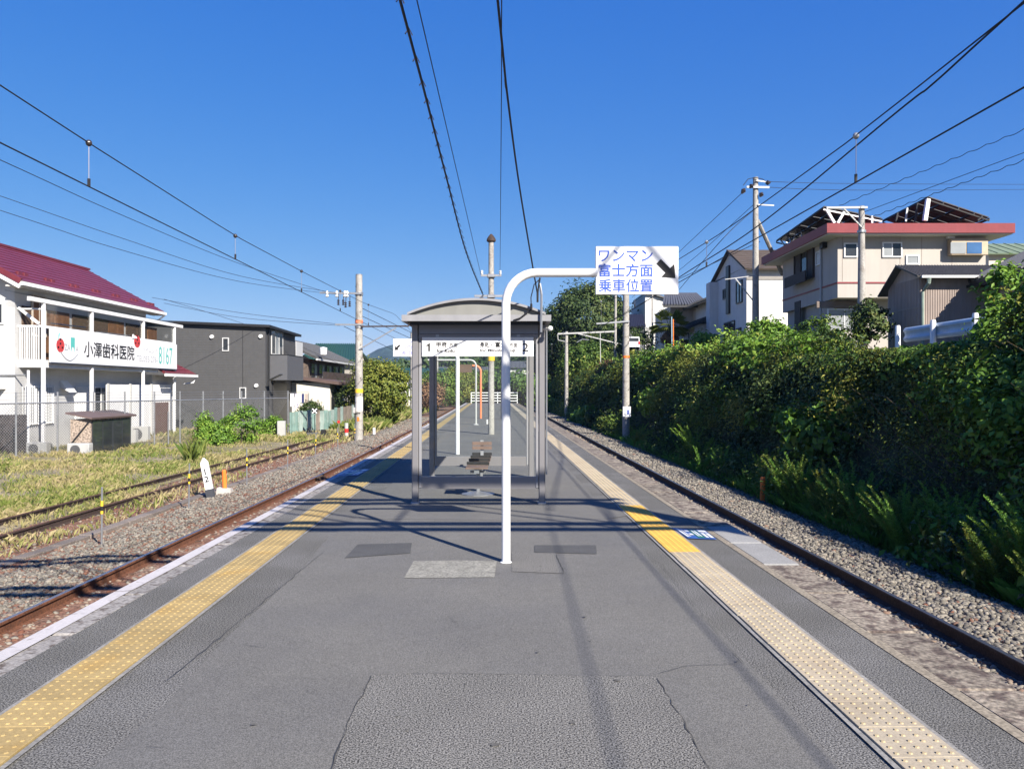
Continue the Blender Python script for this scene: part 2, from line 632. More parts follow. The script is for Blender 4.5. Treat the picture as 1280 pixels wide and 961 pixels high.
M_rail_top = mat('polished_rail', (0.42, 0.42, 0.45), 0.3, metal=0.9, var=0.1)
M_rust = mat('rusty_rail', (0.155, 0.062, 0.032), 0.85, var=0.3, vscale=5, fine=0.3, fscale=40, bump=0.3)
M_rust_dark = mat('dark_rusty_rail', (0.065, 0.042, 0.034), 0.85, var=0.25, vscale=5, fine=0.3, fscale=40, bump=0.3)
M_sleeper = mat('brown_sleeper', (0.17, 0.095, 0.065), 0.9, var=0.25, vscale=4, streak=0.3, rnd=0.2, bump=0.4)
M_sleeper_c = mat('concrete_sleeper', (0.34, 0.31, 0.28), 0.9, var=0.2, vscale=4, rnd=0.1)
M_ballast_bed = mat('ballast_bed', (0.20, 0.17, 0.145), 0.95, var=0.3, vscale=6, fine=0.6, fscale=22, bump=1.0, bscale=22)
M_soil_red = mat('rust_stained_soil', (0.23, 0.115, 0.075), 0.95, var=0.3, vscale=3, fine=0.5, fscale=24, bump=0.9, bscale=25, col2=(0.27, 0.20, 0.15), patch=(1.3, 0.5, 0.65))
M_field = mat('dry_grass_soil', (0.30, 0.25, 0.16), 0.95, var=0.3, vscale=2, fine=0.4, fscale=14, bump=0.8, bscale=12, col2=(0.21, 0.19, 0.09), patch=(0.5, 0.45, 0.6))
M_ground = mat('far_ground', (0.13, 0.14, 0.07), 0.95, var=0.3, vscale=0.1, fine=0.3, fscale=1.0)
M_bank = mat('bank_soil', (0.045, 0.05, 0.022), 0.95, var=0.4, vscale=1.2, fine=0.4, fscale=12, bump=1.0, bscale=9)
M_road = mat('side_road_asphalt', (0.12, 0.12, 0.12), 0.9, fine=0.3)
M_hill = mat('wooded_mountain', (0.03, 0.05, 0.045), 0.95, var=0.35, vscale=0.006, fine=0.4, fscale=0.03)
M_stone = ramp_mat('ballast_stone', [(0.0, (0.06, 0.055, 0.05)), (0.35, (0.16, 0.145, 0.12)), (0.6, (0.245, 0.22, 0.182)), (0.75, (0.19, 0.14, 0.105)), (1.0, (0.13, 0.055, 0.036))], 0.9)
GREENS = [(0.0, (0.018, 0.038, 0.010)), (0.3, (0.045, 0.095, 0.016)), (0.55, (0.10, 0.175, 0.026)), (0.8, (0.19, 0.25, 0.04)), (1.0, (0.30, 0.27, 0.07))]
M_leaf = ramp_mat('bank_leaf', GREENS, 0.55, 0.22)
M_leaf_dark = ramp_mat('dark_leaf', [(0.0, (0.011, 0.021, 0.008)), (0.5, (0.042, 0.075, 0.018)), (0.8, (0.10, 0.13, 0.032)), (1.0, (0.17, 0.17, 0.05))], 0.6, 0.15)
M_leaf_bright = ramp_mat('bright_leaf', [(0.0, (0.045, 0.10, 0.013)), (0.5, (0.13, 0.25, 0.028)), (1.0, (0.29, 0.39, 0.065))], 0.5, 0.28)
M_leaf_yellow = ramp_mat('yellowing_leaf', [(0.0, (0.04, 0.07, 0.011)), (0.5, (0.15, 0.185, 0.027)), (1.0, (0.31, 0.29, 0.055))], 0.55, 0.25)
M_leaf_red = ramp_mat('reddish_seed_head', [(0.0, (0.08, 0.07, 0.025)), (0.5, (0.21, 0.125, 0.065)), (1.0, (0.33, 0.18, 0.12))], 0.7, 0.2)
M_weed = ramp_mat('feathery_weed_leaf', [(0.0, (0.04, 0.115, 0.019)), (0.5, (0.13, 0.29, 0.04)), (1.0, (0.28, 0.42, 0.085))], 0.55, 0.3)
M_grass = ramp_mat('field_grass', [(0.0, (0.065, 0.115, 0.018)), (0.35, (0.15, 0.185, 0.035)), (0.62, (0.31, 0.275, 0.115)), (1.0, (0.36, 0.285, 0.165))], 0.7, 0.25)
M_bark = mat('tree_bark', (0.09, 0.07, 0.05), 0.95, var=0.3, vscale=6, bump=0.6, bscale=20)
M_conc_pole = mat('concrete_pole', (0.42, 0.40, 0.37), 0.85, var=0.12, vscale=3, fine=0.2, fscale=25, streak=0.15, col2=(0.30, 0.27, 0.24), patch=(4, 0.55, 0.7))
M_grey_paint = mat('pale_grey_paint', (0.50, 0.50, 0.49), 0.5, var=0.06, streak=0.05)
M_pole_white = mat('white_enamel', (0.80, 0.80, 0.80), 0.35, var=0.03, vscale=4, spec=0.5, coat=0.2)
M_galv = mat('galvanised_steel', (0.45, 0.46, 0.48), 0.45, metal=0.7, var=0.15, vscale=8)
M_alu = mat('anodised_frame', (0.30, 0.29, 0.30), 0.45, metal=0.35, var=0.05)
M_roof_alu = mat('shelter_roof_skin', (0.315, 0.315, 0.335), 0.6, var=0.08, streak=0.10)
M_tymp = mat('shelter_gable_panel', (0.265, 0.265, 0.25), 0.7, var=0.06, streak=0.08)
M_black = mat('black_rubber', (0.02, 0.02, 0.022), 0.6)
M_wire = mat('overhead_wire_metal', (0.025, 0.025, 0.03), 0.7)
M_wire_pale = mat('pale_dropper_wire', (0.28, 0.27, 0.30), 0.5, metal=0.5)
M_insul = mat('porcelain_insulator', (0.75, 0.75, 0.74), 0.25)
M_insul_d = mat('brown_insulator', (0.05, 0.04, 0.04), 0.3)
M_sign_white = mat('sign_board_white', (0.82, 0.82, 0.83), 0.4, var=0.02)
M_blue_ink = mat('blue_lettering', (0.03, 0.10, 0.52), 0.5, var=0)
M_black_ink = mat('black_lettering', (0.012, 0.012, 0.014), 0.5, var=0)
M_teal_ink = mat('teal_lettering', (0.12, 0.55, 0.50), 0.5, var=0)
M_red_ink = mat('red_print', (0.62, 0.06, 0.06), 0.5, var=0)
M_grey_ink = mat('pale_grey_lettering', (0.45, 0.47, 0.50), 0.5, var=0)
M_orange = mat('orange_paint', (0.85, 0.20, 0.03), 0.55, var=0.1)
M_orange_pale = mat('faded_orange_paint', (0.75, 0.24, 0.12), 0.55, var=0.08)
M_yellow = mat('yellow_tape', (0.80, 0.52, 0.04), 0.5, var=0.05)
M_red = mat('red_reflector', (0.70, 0.03, 0.03), 0.4, var=0.05)
M_wood_seat = mat('bench_plank', (0.20, 0.135, 0.11), 0.6, var=0.15, streak=0.15)
M_glass = glass_mat('shelter_glass', (0.97, 0.985, 0.98), 0.004)
M_window = mat('window_glass', (0.045, 0.05, 0.058), 0.08, var=0.25, vscale=1.2, spec=0.5)
M_curtain = mat('window_curtain', (0.33, 0.35, 0.36), 0.25, var=0.1, spec=0.6)

# ------------------------------------------------------------------ the setting: ground, hills, platform, tracks
GZ = -1.15                                   # the field and the trackside ground
RAILTOP = -0.90
def edge_l(v):
    return float(np.interp(v, [-15, 0, 4.6, 10, 20, 41, 90], [-3.0, -2.91, -2.86, -2.78, -2.74, -2.71, -2.70]))
EDGE_R = 2.67
def rail_l(v):                                # far rail of the left track
    return float(np.interp(v, [-15, 0, 8.5, 13.7, 22.7, 34, 60, 300], [-5.45, -5.25, -5.12, -5.03, -4.83, -4.74, -4.72, -4.72]))
RAIL_R = 4.71

g = MB()
n = 40
g.add([(-2500, -140, -2.1), (3300, -140, -2.1), (3300, 2250, -2.1), (-2500, 2250, -2.1)], [(0, 1, 2, 3)])
g.build('ground', M_ground, kind='structure')

# field and trackside strips on the left: one height sheet, materials by strip
def strip(name, us, vs, zf, m, jitter=0.0, ufun=None):
    nu, nv = len(us), len(vs)
    U, V = np.meshgrid(us, vs)
    if ufun is not None:
        U = ufun(U, V)
    Z = zf(U, V)
    verts = np.stack([U + SL * V, V, Z], -1).reshape(-1, 3)
    i = (np.arange(nv - 1)[:, None] * nu + np.arange(nu - 1)[None]).reshape(-1, 1)
    F = np.concatenate([i, i + 1, i + 1 + nu, i + nu], 1)
    o = np_mesh(name, verts, F, None, m, kind='structure')
    o.data.shade_smooth()
    return o

def zl(U, V):
    """height of the left trackside"""
    t = np.clip((-U - 6.1) / 0.9, 0, 1)
    z = -1.045 * (1 - t) + (GZ - 0.03) * t
    return z + 0.03 * (fbm(U * 1.7, V * 1.7, 3) - 0.5) + 0.08 * (fbm(U * 0.35, V * 0.25, 8) - 0.5) * t
vs_ = np.concatenate([np.arange(-14, 50, 0.5), np.arange(50, 210, 5)])
strip('ballast_bed', np.linspace(-6.9, -2.75, 16), vs_, lambda U, V: zl(U, V), M_soil_red)
strip('trackside_soil', np.linspace(-9.2, -6.75, 12), vs_, lambda U, V: zl(U, V) - 0.012 * np.clip((U + 6.9) / 0.15, 0, 1), M_soil_red)
strip('grass_field', np.concatenate([[-160, -90, -50], np.linspace(-36, -8.9, 40)]), vs_, lambda U, V: zl(U, V) + 0.02 * np.clip((-U - 9.1) / 0.3, -1, 1) + 0.10 * np.clip((-U - 11) / 5, 0, 1), M_field)
def zr(U, V):
    t = np.clip((U - 5.75) / 0.9, 0, 1)
    return -1.045 * (1 - t) + (GZ - 0.08) * t + 0.03 * (fbm(U * 1.7, V * 1.7, 4) - 0.5)
strip('ballast_bed', np.linspace(2.6, 8.4, 20), vs_, zr, M_ballast_bed)

# embankment on the right, its upper terrace and the side road
BT, BB = 10.4, 8.0                            # top and bottom of the slope (u)
ZT = 2.5
def zbank(U, V):
    t = np.clip((U - BB) / (BT - BB), 0, 1)
    z = -1.2 + (ZT + 1.2) * np.sin(t * np.pi / 2) ** 0.9
    return z + 0.25 * (fbm(U * 0.8, V * 0.6, 5) - 0.5) * np.sin(np.pi * t)
strip('embankment', np.linspace(BB - 0.1, BT, 22), np.concatenate([np.arange(-14, 60, 0.8), np.arange(60, 205, 6)]), zbank, M_bank)
strip('terrace_ground', np.array([10.45, 11.6]), vs_, lambda U, V: ZT + 0 * U, M_bank)
strip('side_road', np.array([11.55, 12.95]), vs_, lambda U, V: ZT + 0.004 + 0 * U, M_road)
strip('terrace_ground', np.array([12.9, 40, 160]), vs_, lambda U, V: ZT + 0 * U - 0.004, M_ground)

# mountain ridge far behind
hp = [(-900, 455), (-300, 470), (150, 478), (380, 476), (420, 462), (440, 453), (470, 436), (500, 428), (540, 430), (600, 424), (680, 416), (740, 408), (775, 403), (800, 399), (840, 402), (900, 415), (980, 432), (1100, 450), (1400, 462), (2000, 480)]
xs = np.linspace(-900, 2000, 240)
ys = np.interp(xs, [a for a, _ in hp], [b for _, b in hp])
ys = ys - 5 * (fbm(xs * 0.03, xs * 0, 11) - 0.5) - 3 * (fbm(xs * 0.1, xs * 0, 12) - 0.5)
D = 1500
ridge = np.stack([(xs - 640) / FPX * D, np.full_like(xs, D), EYE - (ys - HOR) / FPX * D], 1)
rows = []
for k, (dy, hz) in enumerate([(-900, 0.0), (-600, 0.25), (-350, 0.5), (-150, 0.78), (0, 1.0), (300, 0.8), (800, 0.2)]):
    r_ = ridge.copy()
    r_[:, 1] += dy * 0.5 + 60 * (fbm(xs * 0.02, xs * 0 + k, 14) - 0.5)
    r_[:, 2] = -2 + (r_[:, 2] + 2) * hz * (1 + (0.35 * (fbm(xs * 0.035, xs * 0 + k * 0.7, 15) - 0.5) if hz < 1 else 0))
    rows.append(r_)
RV = np.concatenate(rows)
nx = len(xs)
i = (np.arange(len(rows) - 1)[:, None] * nx + np.arange(nx - 1)[None]).reshape(-1, 1)
np_mesh('mountain_ridge', RV, np.concatenate([i, i + 1, i + 1 + nx, i + nx], 1), None, M_hill, kind='structure').data.shade_smooth()

# platform body with ramp at the far end
VEND = 84.0
pv = list(np.arange(-14, 12, 1.0)) + list(np.arange(12, VEND + 0.1, 4.0))
deck = MB()
lw, rw = 0.26, 0.36
deck.sheet([W(edge_l(v) + lw - 0.01, v) for v in pv], [W(EDGE_R - rw + 0.01, v) for v in pv])
deck.add([W(edge_l(VEND), VEND), W(EDGE_R, VEND), W(EDGE_R, VEND + 9, -1.0), W(edge_l(VEND), VEND + 9, -1.0)], [(0, 1, 2, 3)])
deck.build('platform', M_asph, kind='structure')
side = MB()
for f, s_ in ((lambda v: edge_l(v) + 0.06, 1), (lambda v: EDGE_R - 0.06, -1)):
    a = [W(f(v), v, -0.16) for v in pv]
    b = [W(f(v), v, -1.3) for v in pv]
    side.sheet(a, b) if s_ > 0 else side.sheet(b, a)
side.build('platform_wall', M_wall_side, kind='structure')

# coping slabs along both edges
def hexslab(mb, a, b, c, d, z0, z1, ch=0.012):
    lo = [Vector((*p[:2], z0)) for p in (a, b, c, d)]
    mid = [Vector((*p[:2], z1 - ch)) for p in (a, b, c, d)]
    cen = sum(mid, Vector()) / 4
    top = []
    for p in mid:
        q = p + (cen - p).normalized() * ch * 1.4
        q.z = z1
        top.append(q)
    vs = lo + mid + top
    fs = [(3, 2, 1, 0), (8, 9, 10, 11)]
    for k in range(4):
        j = (k + 1) % 4
        fs += [(k, j, 4 + j, 4 + k), (4 + k, 4 + j, 8 + j, 8 + k)]
    mb.add(vs, fs)
cl = bpy.data.objects.new('left_coping', None); COL.objects.link(cl); cl['kind'] = 'structure'; ORG[cl.name] = Vector()
cr = bpy.data.objects.new('right_coping', None); COL.objects.link(cr); cr['kind'] = 'structure'; ORG[cr.name] = Vector()
def coping(parent, eo, ei, v0, v1, step, m_of, gap=0.006):
    v = v0
    while v < v1 - 0.01:
        w = min(v + step, v1)
        mb = MB()
        hexslab(mb, W(eo(v), v + gap), W(ei(v), v + gap), W(ei(w), w - gap), W(eo(w), w - gap), -0.17, 0.003 + random.uniform(-0.004, 0.003))
        mb.build('coping_slab', m_of(v), parent)
        v = w
coping(cl, edge_l, lambda v: edge_l(v) + lw, 1.15, 45, 0.98, lambda v: M_cope_l)
coping(cl, edge_l, lambda v: edge_l(v) + lw, 45, VEND, 13, lambda v: M_cope_l)
coping(cl, edge_l, lambda v: edge_l(v) + lw, -14, 1.15, 5.05, lambda v: M_cope_l)
ei_r = lambda v: EDGE_R - rw + 0.05
eo_r = lambda v: EDGE_R
coping(cr, ei_r, eo_r, 1.2, 45, 0.98, lambda v: M_cope_new if 6.9 < v < 8.7 else M_cope_r)
coping(cr, ei_r, eo_r, 45, VEND, 13, lambda v: M_cope_r)
coping(cr, ei_r, eo_r, -14, 1.2, 5.07, lambda v: M_cope_r)
wl_ = MB()
wl_.sheet([W(edge_l(v) + 0.012, v, 0.008) for v in pv], [W(edge_l(v) + 0.125 + 0.006 * math.sin(v * 3), v, 0.008) for v in pv])
wl_.build('edge_line', M_white_line, kind='structure')
kb = MB()
kb.sheet([W(EDGE_R - rw - 0.02, v, 0.004) for v in pv], [W(EDGE_R - rw + 0.048, v, 0.004) for v in pv])
kb.build('joint_strip', M_kerb, kind='structure')

# paving repairs, from the camera's reading of the ground
def GP(px, py, z=0.0):
    d = (EYE - z) * FPX / (py - HOR)
    return P(px, py, d)
def patch(name, pix, z, m):
    mb = MB()
    pts = [GP(a, b, z) for a, b in pix]
    mb.poly(list(reversed(pts)))
    o = mb.build(name, m, kind='structure')
    return o
sm = MB()
a = [W(-1.62 + 0.03 * math.sin(v * 2.1) + 0.02 * math.sin(v * 5.3), v, 0.004) for v in pv]
b = [W(1.42 + 0.025 * math.sin(v * 1.7) + 0.015 * math.sin(v * 6.1), v, 0.004) for v in pv]
sm.sheet(a, b)
sm.build('platform_surface', M_smooth, kind='structure')
patch('platform_surface', [(464, 843), (560, 841), (690, 843), (821, 845), (850, 894), (893, 975), (960, 1180), (380, 1180), (412, 975), (433, 905)], 0.008, M_coarse2)
patch('platform_surface', [(517, 701), (570, 700), (621, 701), (618, 721), (505, 722)], 0.008, M_pale_patch)
patch('platform_surface', [(447, 680), (515, 678), (513, 691), (431, 697)], 0.008, M_dark_patch)
patch('platform_surface', [(668, 681), (745, 681), (746, 692), (668, 690)], 0.008, M_dark_patch)
patch('platform_surface', [(640, 690), (695, 691), (704, 716), (640, 714)], 0.008, M_coarse2)
patch('platform_surface', [(444, 648), (640, 650), (760, 648), (800, 642), (765, 626), (690, 622), (500, 622), (470, 632)], 0.006, M_dark_patch if False else M_smooth)

def crack(pix, w=0.012, z=0.011, name='pavement_crack'):
    pts = [GP(a, b, z) for a, b in pix]
    fin = []
    for p, q in zip(pts[:-1], pts[1:]):
        L_ = (q - p).length
        k = max(2, int(L_ / 0.07))
        for t in range(k):
            fin.append(p.lerp(q, t / k) + Vector((random.gauss(0, 0.005), random.gauss(0, 0.005), 0)))
    fin.append(pts[-1])
    le, ri = [], []
    for t, p in enumerate(fin):
        d = (fin[min(t + 1, len(fin) - 1)] - fin[max(t - 1, 0)]).normalized()
        s_ = Vector((-d.y, d.x, 0)) * w * 0.5 * random.uniform(0.15, 0.85) * (0.3 if t in (0, len(fin) - 1) else 1)
        le.append(p + s_)
        ri.append(p - s_)
    MB().sheet(le, ri).build(name, M_crack, kind='structure')
for pix, w in [([(821, 846), (850, 894), (894, 976)], 0.013), ([(464, 843), (433, 905), (409, 976)], 0.010), ([(464, 842), (570, 841), (700, 843), (820, 845)], 0.006),
               ([(820, 842), (855, 832), (925, 828)], 0.008), ([(915, 815), (930, 829)], 0.010), ([(206, 851), (300, 775), (406, 688)], 0.012), ([(695, 692), (705, 717)], 0.012),
               ([(640, 716), (700, 716), (760, 722)], 0.007), ([(300, 805), (335, 810)], 0.012), ([(180, 932), (214, 933)], 0.008), ([(825, 703), (850, 732), (925, 826)], 0.006),
               ([(590, 715), (648, 716)], 0.006), ([(760, 690), (830, 704)], 0.006), ([(505, 722), (432, 726), (350, 735)], 0.004),
               ([(700, 930), (715, 950)], 0.004), ([(560, 770), (575, 782)], 0.005), ([(380, 860), (395, 866)], 0.006), ([(500, 598), (640, 604)], 0.01)]:
    crack(pix, w * 0.75)
# small stains and old gum trodden into the paving
M_stain = mat('paving_stain', (0.135, 0.13, 0.12), 0.9, var=0.2, vscale=20)
for k in range(26):
    py = 640 + 300 * random.random() ** 1.2
    q = GP(random.uniform(250, 1000), py)
    if not -1.5 < q.x < 1.35 or q.y > 10.3:
        continue
    rr = random.uniform(0.006, 0.018)
    pts = [(q.x + rr * random.uniform(0.6, 1.3) * math.cos(a), q.y + rr * random.uniform(0.6, 1.3) * math.sin(a), 0.0125) for a in np.linspace(0, 6.283, 10)[:-1]]
    MB().poly(pts).build('paving_stain', M_stain, kind='structure')
# floor stickers where the doors stop
def sticker(corners, label, z=0.010):
    c = [GP(*p, z) for p in corners]
    o = thing('floor_sticker', label, 'floor sign', (c[0] + c[2]) / 2)
    def Q(s, t, dz=0.0):
        a = c[0].lerp(c[1], s); b = c[3].lerp(c[2], s)
        p = a.lerp(b, t); p.z = z + dz
        return p
    def rect(nm, s0, s1, t0, t1, m, dz, skew=0.0):
        MB().add([Q(s0, t0, dz), Q(s0 + skew, t1, dz), Q(s1 + skew, t1, dz), Q(s1, t0, dz)], [(0, 1, 2, 3)]).build(nm, m, o)
    rect('base_sheet', 0, 1, 0, 1, mat('sticker_blue', (0.05, 0.13, 0.42), 0.45, var=0.1), 0)
    rect('green_print', 0.42, 0.66, 0.08, 0.92, mat('sticker_green', (0.03, 0.22, 0.12), 0.45, var=0.1), 0.003)
    wm = mat('sticker_white', (0.75, 0.77, 0.80), 0.45, var=0.05)
    for s0, s1, t0, t1 in [(0.04, 0.12, 0.1, 0.9), (0.16, 0.20, 0.15, 0.85), (0.25, 0.38, 0.2, 0.36), (0.25, 0.38, 0.55, 0.7), (0.47, 0.52, 0.2, 0.8), (0.56, 0.61, 0.2, 0.8), (0.70, 0.96, 0.08, 0.32), (0.70, 0.80, 0.42, 0.9), (0.85, 0.96, 0.42, 0.9)]:
        rect('white_print', s0, s1, t0, t1, wm, 0.006)
    return o
sticker([(840.5, 659.5), (881, 662.5), (896, 674), (860, 672.5)], 'blue and green boarding sticker on the sunlit paving beside the yellow tiles')
sticker([(437, 587), (463, 586), (447, 594), (417, 595)], 'blue boarding sticker on the paving inside the shelter shadow')

# tactile tiles with domes
def tile_mesh(name, m, mdome=None, w=0.297, h=0.2955, dn=5):
    mb = MB()
    a, c, t = w / 2, 0.0015, 0.012
    b = h / 2
    vs = [(-a, -b, 0), (a, -b, 0), (a, b, 0), (-a, b, 0), (-a, -b, t - c), (a, -b, t - c), (a, b, t - c), (-a, b, t - c),
          (-a + c, -b + c, t), (a - c, -b + c, t), (a - c, b - c, t), (-a + c, b - c, t)]
    fs = [(8, 9, 10, 11)]
    for k in range(4):
        j = (k + 1) % 4
        fs += [(k, j, 4 + j, 4 + k), (4 + k, 4 + j, 8 + j, 8 + k)]
    mb.add(vs, fs)
    mb.cur = 1 if mdome else 0
    for ix in range(dn):
        for iy in range(dn):
            cx, cy = (ix - (dn - 1) / 2) * 0.058, (iy - (dn - 1) / 2) * 0.058
            vs, fs = [], []
            for rr, zz in ((0.012, t), (0.008, t + 0.005)):
                for k in range(7):
                    g_ = 2 * math.pi * k / 7
                    vs.append((cx + rr * math.cos(g_), cy + rr * math.sin(g_), zz))
            for k in range(7):
                j = (k + 1) % 7
                fs.append((k, j, 7 + j, 7 + k))
            fs.append(tuple(range(7, 14)))
            mb.add(vs, fs)
    o = mb.build(name, [m, mdome or m])
    me = o.data
    bpy.data.objects.remove(o)
    return me
ts_l = bpy.data.objects.new('left_tactile_paving', None); COL.objects.link(ts_l); ts_l['kind'] = 'structure'; ORG[ts_l.name] = Vector()
ts_r = bpy.data.objects.new('right_tactile_paving', None); COL.objects.link(ts_r); ts_r['kind'] = 'structure'; ORG[ts_r.name] = Vector()
me_y = tile_mesh('tactile_tile', M_tile_y)
me_o = tile_mesh('tactile_tile', M_tile_o)
me_c = tile_mesh('tactile_tile', M_tile_c, M_dome)
UL, UR = -2.13, 1.79
for par, uc, pick in ((ts_l, UL, lambda v: me_y), (ts_r, UR, lambda v: me_o if 7.55 < v < 10.6 else me_c)):
    v = 1.4
    while v < 26.3:
        o = bpy.data.objects.new('tactile_tile', pick(v))
        COL.objects.link(o)
        o.parent = par
        p = W(uc + random.gauss(0, 0.0015), v, 0.004 + random.uniform(0, 0.002))
        o.location = p
        o.rotation_euler = (0, 0, -SL + random.gauss(0, 0.003))
        ORG[o.name] = p
        v += 0.300
for uc, m1, par in ((UL, M_tile_y, ts_l), (UR, M_tile_c, ts_r)):
    MB().sheet([W(uc - 0.175, v, 0.004) for v in pv], [W(uc + 0.175, v, 0.004) for v in pv]).build('mortar_bed', M_mortar, par)
    for e_ in (-1, 1):
        MB().sheet([W(uc + (0.152 if e_ > 0 else -0.178), v, 0.009) for v in pv], [W(uc + (0.178 if e_ > 0 else -0.152), v, 0.009) for v in pv]).build('edging_strip', M_edging, par)
    far = [26.3, 40, 60, VEND - 2]
    MB().sheet([W(uc - 0.15, v, 0.014) for v in far], [W(uc + 0.15, v, 0.014) for v in far]).build('tile_run', m1, par)
    near = [-12, -6, 1.25]
    MB().sheet([W(uc - 0.15, v, 0.014) for v in near], [W(uc + 0.15, v, 0.014) for v in near]).build('tile_run', m1, par)

# ------------------------------------------------------------------ tracks
def rail_profile():
    h, f, hd, w = 0.153, 0.0635, 0.0325, 0.008
    return [(-f, 0), (f, 0), (f, 0.012), (w, 0.03), (w, h - 0.040), (hd, h - 0.030), (hd, h - 0.006), (hd - 0.006, h), (-hd + 0.006, h), (-hd, h - 0.006), (-hd, h - 0.030), (-w, h - 0.040), (-w, 0.03), (-f, 0.012)]
def rail(name, uf, v0, v1, ztop, parent, m, mtop, step=2.0):
    prof = rail_profile()
    n = len(prof)
    mb = MB()
    vv = list(np.arange(v0, v1 + 0.01, step))
    vs = []
    for v in vv:
        for a, z in prof:
            vs.append(W(uf(v) + a, v, ztop - 0.153 + z))
    for i_ in range(len(vv) - 1):
        for k in range(n):
            j = (k + 1) % n
            mb.f.append([i_ * n + k, i_ * n + j, (i_ + 1) * n + j, (i_ + 1) * n + k])
            mb.mi.append(1 if k == 7 else 0)
    mb.v = [tuple(p) for p in vs]
    return mb.build(name, [m, mtop], parent)
def track(name, uc, m_rail, m_sl, v0, v1, sl_to):
    o = bpy.data.objects.new(name, None)
    COL.objects.link(o)
    o['kind'] = 'structure'
    ORG[o.name] = Vector()
    rail('rail', lambda v: uc(v) - 0.5335 - 0.0325, v0, v1, RAILTOP, o, m_rail, M_rail_top)
    rail('rail', lambda v: uc(v) + 0.5335 + 0.0325, v0, v1, RAILTOP, o, m_rail, M_rail_top)
    mb = MB(); mb.cbox(-1.0, 1.0, -0.11, 0.11, -0.14, 0, 0.012)
    for s_ in (-1, 1):
        for q in (-0.1, 0.1):
            mb.box(s_ * 0.566 + q - 0.03, s_ * 0.566 + q + 0.03, -0.05, 0.05, 0, 0.035)
        mb.box(s_ * 0.566 - 0.15, s_ * 0.566 + 0.15, -0.08, 0.08, -0.005, 0.012)
    o_ = mb.build('sleeper', m_sl); me = o_.data; bpy.data.objects.remove(o_)
    v = v0 + 0.3
    while v < sl_to:
        s_ = bpy.data.objects.new('sleeper', me)
        COL.objects.link(s_); s_.parent = o
        s_.location = W(uc(v), v, RAILTOP - 0.153 - 0.012)
        s_.rotation_euler = (0, 0, -SL * 1 + random.gauss(0, 0.01))
        v += 0.61 + random.uniform(-0.03, 0.03)
    return o
lt = track('left_track', lambda v: rail_l(v) + 0.566, M_rust, M_sleeper, 3, 201, 75)
rt = track('right_track', lambda v: RAIL_R - 0.566, M_rust_dark, M_sleeper, 3, 201, 75)
# joint and cable on the left rail near the shelter shadow
fp = MB()
v0 = 22.6
fp.bar(W(rail_l(v0) + 0.03, v0 - 0.25, RAILTOP - 0.07), W(rail_l(v0) + 0.03, v0 + 0.25, RAILTOP - 0.07), 0.03, 0.10)
fp.tube([W(rail_l(v0) + 0.04, v0 - 0.35, RAILTOP - 0.02), W(rail_l(v0) + 0.16, v0 - 0.2, RAILTOP + 0.03), W(rail_l(v0) + 0.18, v0 + 0.1, RAILTOP - 0.05), W(rail_l(v0) + 0.05, v0 + 0.35, RAILTOP - 0.05)], 0.03, 6)
fp.build('joint_bar', M_rust_dark, lt)
# the overgrown siding
sd = bpy.data.objects.new('siding_track', None); COL.objects.link(sd); sd['kind'] = 'structure'; ORG[sd.name] = Vector()
for ux in (-8.95, -10.02):
    rail('rail', lambda v, ux=ux: ux - SL * v, 3, 60, GZ + 0.11, sd, M_rust_dark, M_rust)
# cable trough lids
ct = bpy.data.objects.new('cable_trough', None); COL.objects.link(ct); ct['kind'] = 'structure'; ORG[ct.name] = Vector()
mb = MB(); mb.cbox(-0.11, 0.11, -0.245, 0.245, 0, 0.10, 0.01)
o_ = mb.build('trough_lid', mat('trough_concrete', (0.22, 0.185, 0.16), 0.95, var=0.2, rnd=0.15, fine=0.3)); me = o_.data; bpy.data.objects.remove(o_)
for k in range(70):
    s_ = bpy.data.objects.new('trough_lid', me); COL.objects.link(s_); s_.parent = ct
    s_.location = (-7.72 + random.gauss(0, 0.006), 7 + k * 0.5, GZ - 0.075 + random.gauss(0, 0.008))
    s_.rotation_euler = (random.gauss(0, 0.01), 0, random.gauss(0, 0.012))

# ballast stones
def gravel(name, n, u0, u1, v0, v1, zf, size, tint_f, power=1.0):
    v = v0 * (v1 / v0) ** rng.random(n) if power else rng.uniform(v0, v1, n)
    u = rng.uniform(u0, u1, n)
    z = zf(u, v)
    s = size * (0.6 + 0.8 * rng.random(n)) * (1 + np.clip(v - 20, 0, 60) / 25)
    pts = np.stack([u + SL * v, v, z + s * 0.12], 1)
    return stones(name, pts, s, tint_f(u, v), M_stone)
def ztop(U, V):
    return zl(U, V)
grey = lambda u, v: np.clip(0.06 + 0.55 * rng.random(len(u)) + (rng.random(len(u)) < 0.06) * 0.4, 0, 1)
rusty = lambda u, v: np.clip(0.45 + 0.6 * rng.random(len(u)), 0, 1)
def left_tint(u, v):
    rr = np.clip((u + 5.9) / 0.8, 0, 1) * 0.25 + np.clip((-6.9 - u) / 0.5, 0, 1) * 0.35
    t = 0.12 + 0.46 * rng.random(len(u))
    return np.where(rng.random(len(u)) < rr + 0.12, 0.72 + 0.28 * rng.random(len(u)), t)
gravel('ballast_gravel', 19000, -7.2, -5.2, 7.5, 70, ztop, 0.054, left_tint)
gravel('stained_gravel', 6500, -9.0, -6.9, 8, 45, ztop, 0.050, lambda u, v: np.where(rng.random(len(u)) < 0.72, 0.82 + 0.18 * rng.random(len(u)), 0.25 + 0.4 * rng.random(len(u))))
gravel('stained_gravel', 6000, -5.1, -3.0, 6.5, 60, lambda U, V: zl(U, V) - 0.01, 0.055, rusty)
gravel('ballast_gravel', 20000, 4.75, 6.5, 6, 75, zr, 0.058, grey)
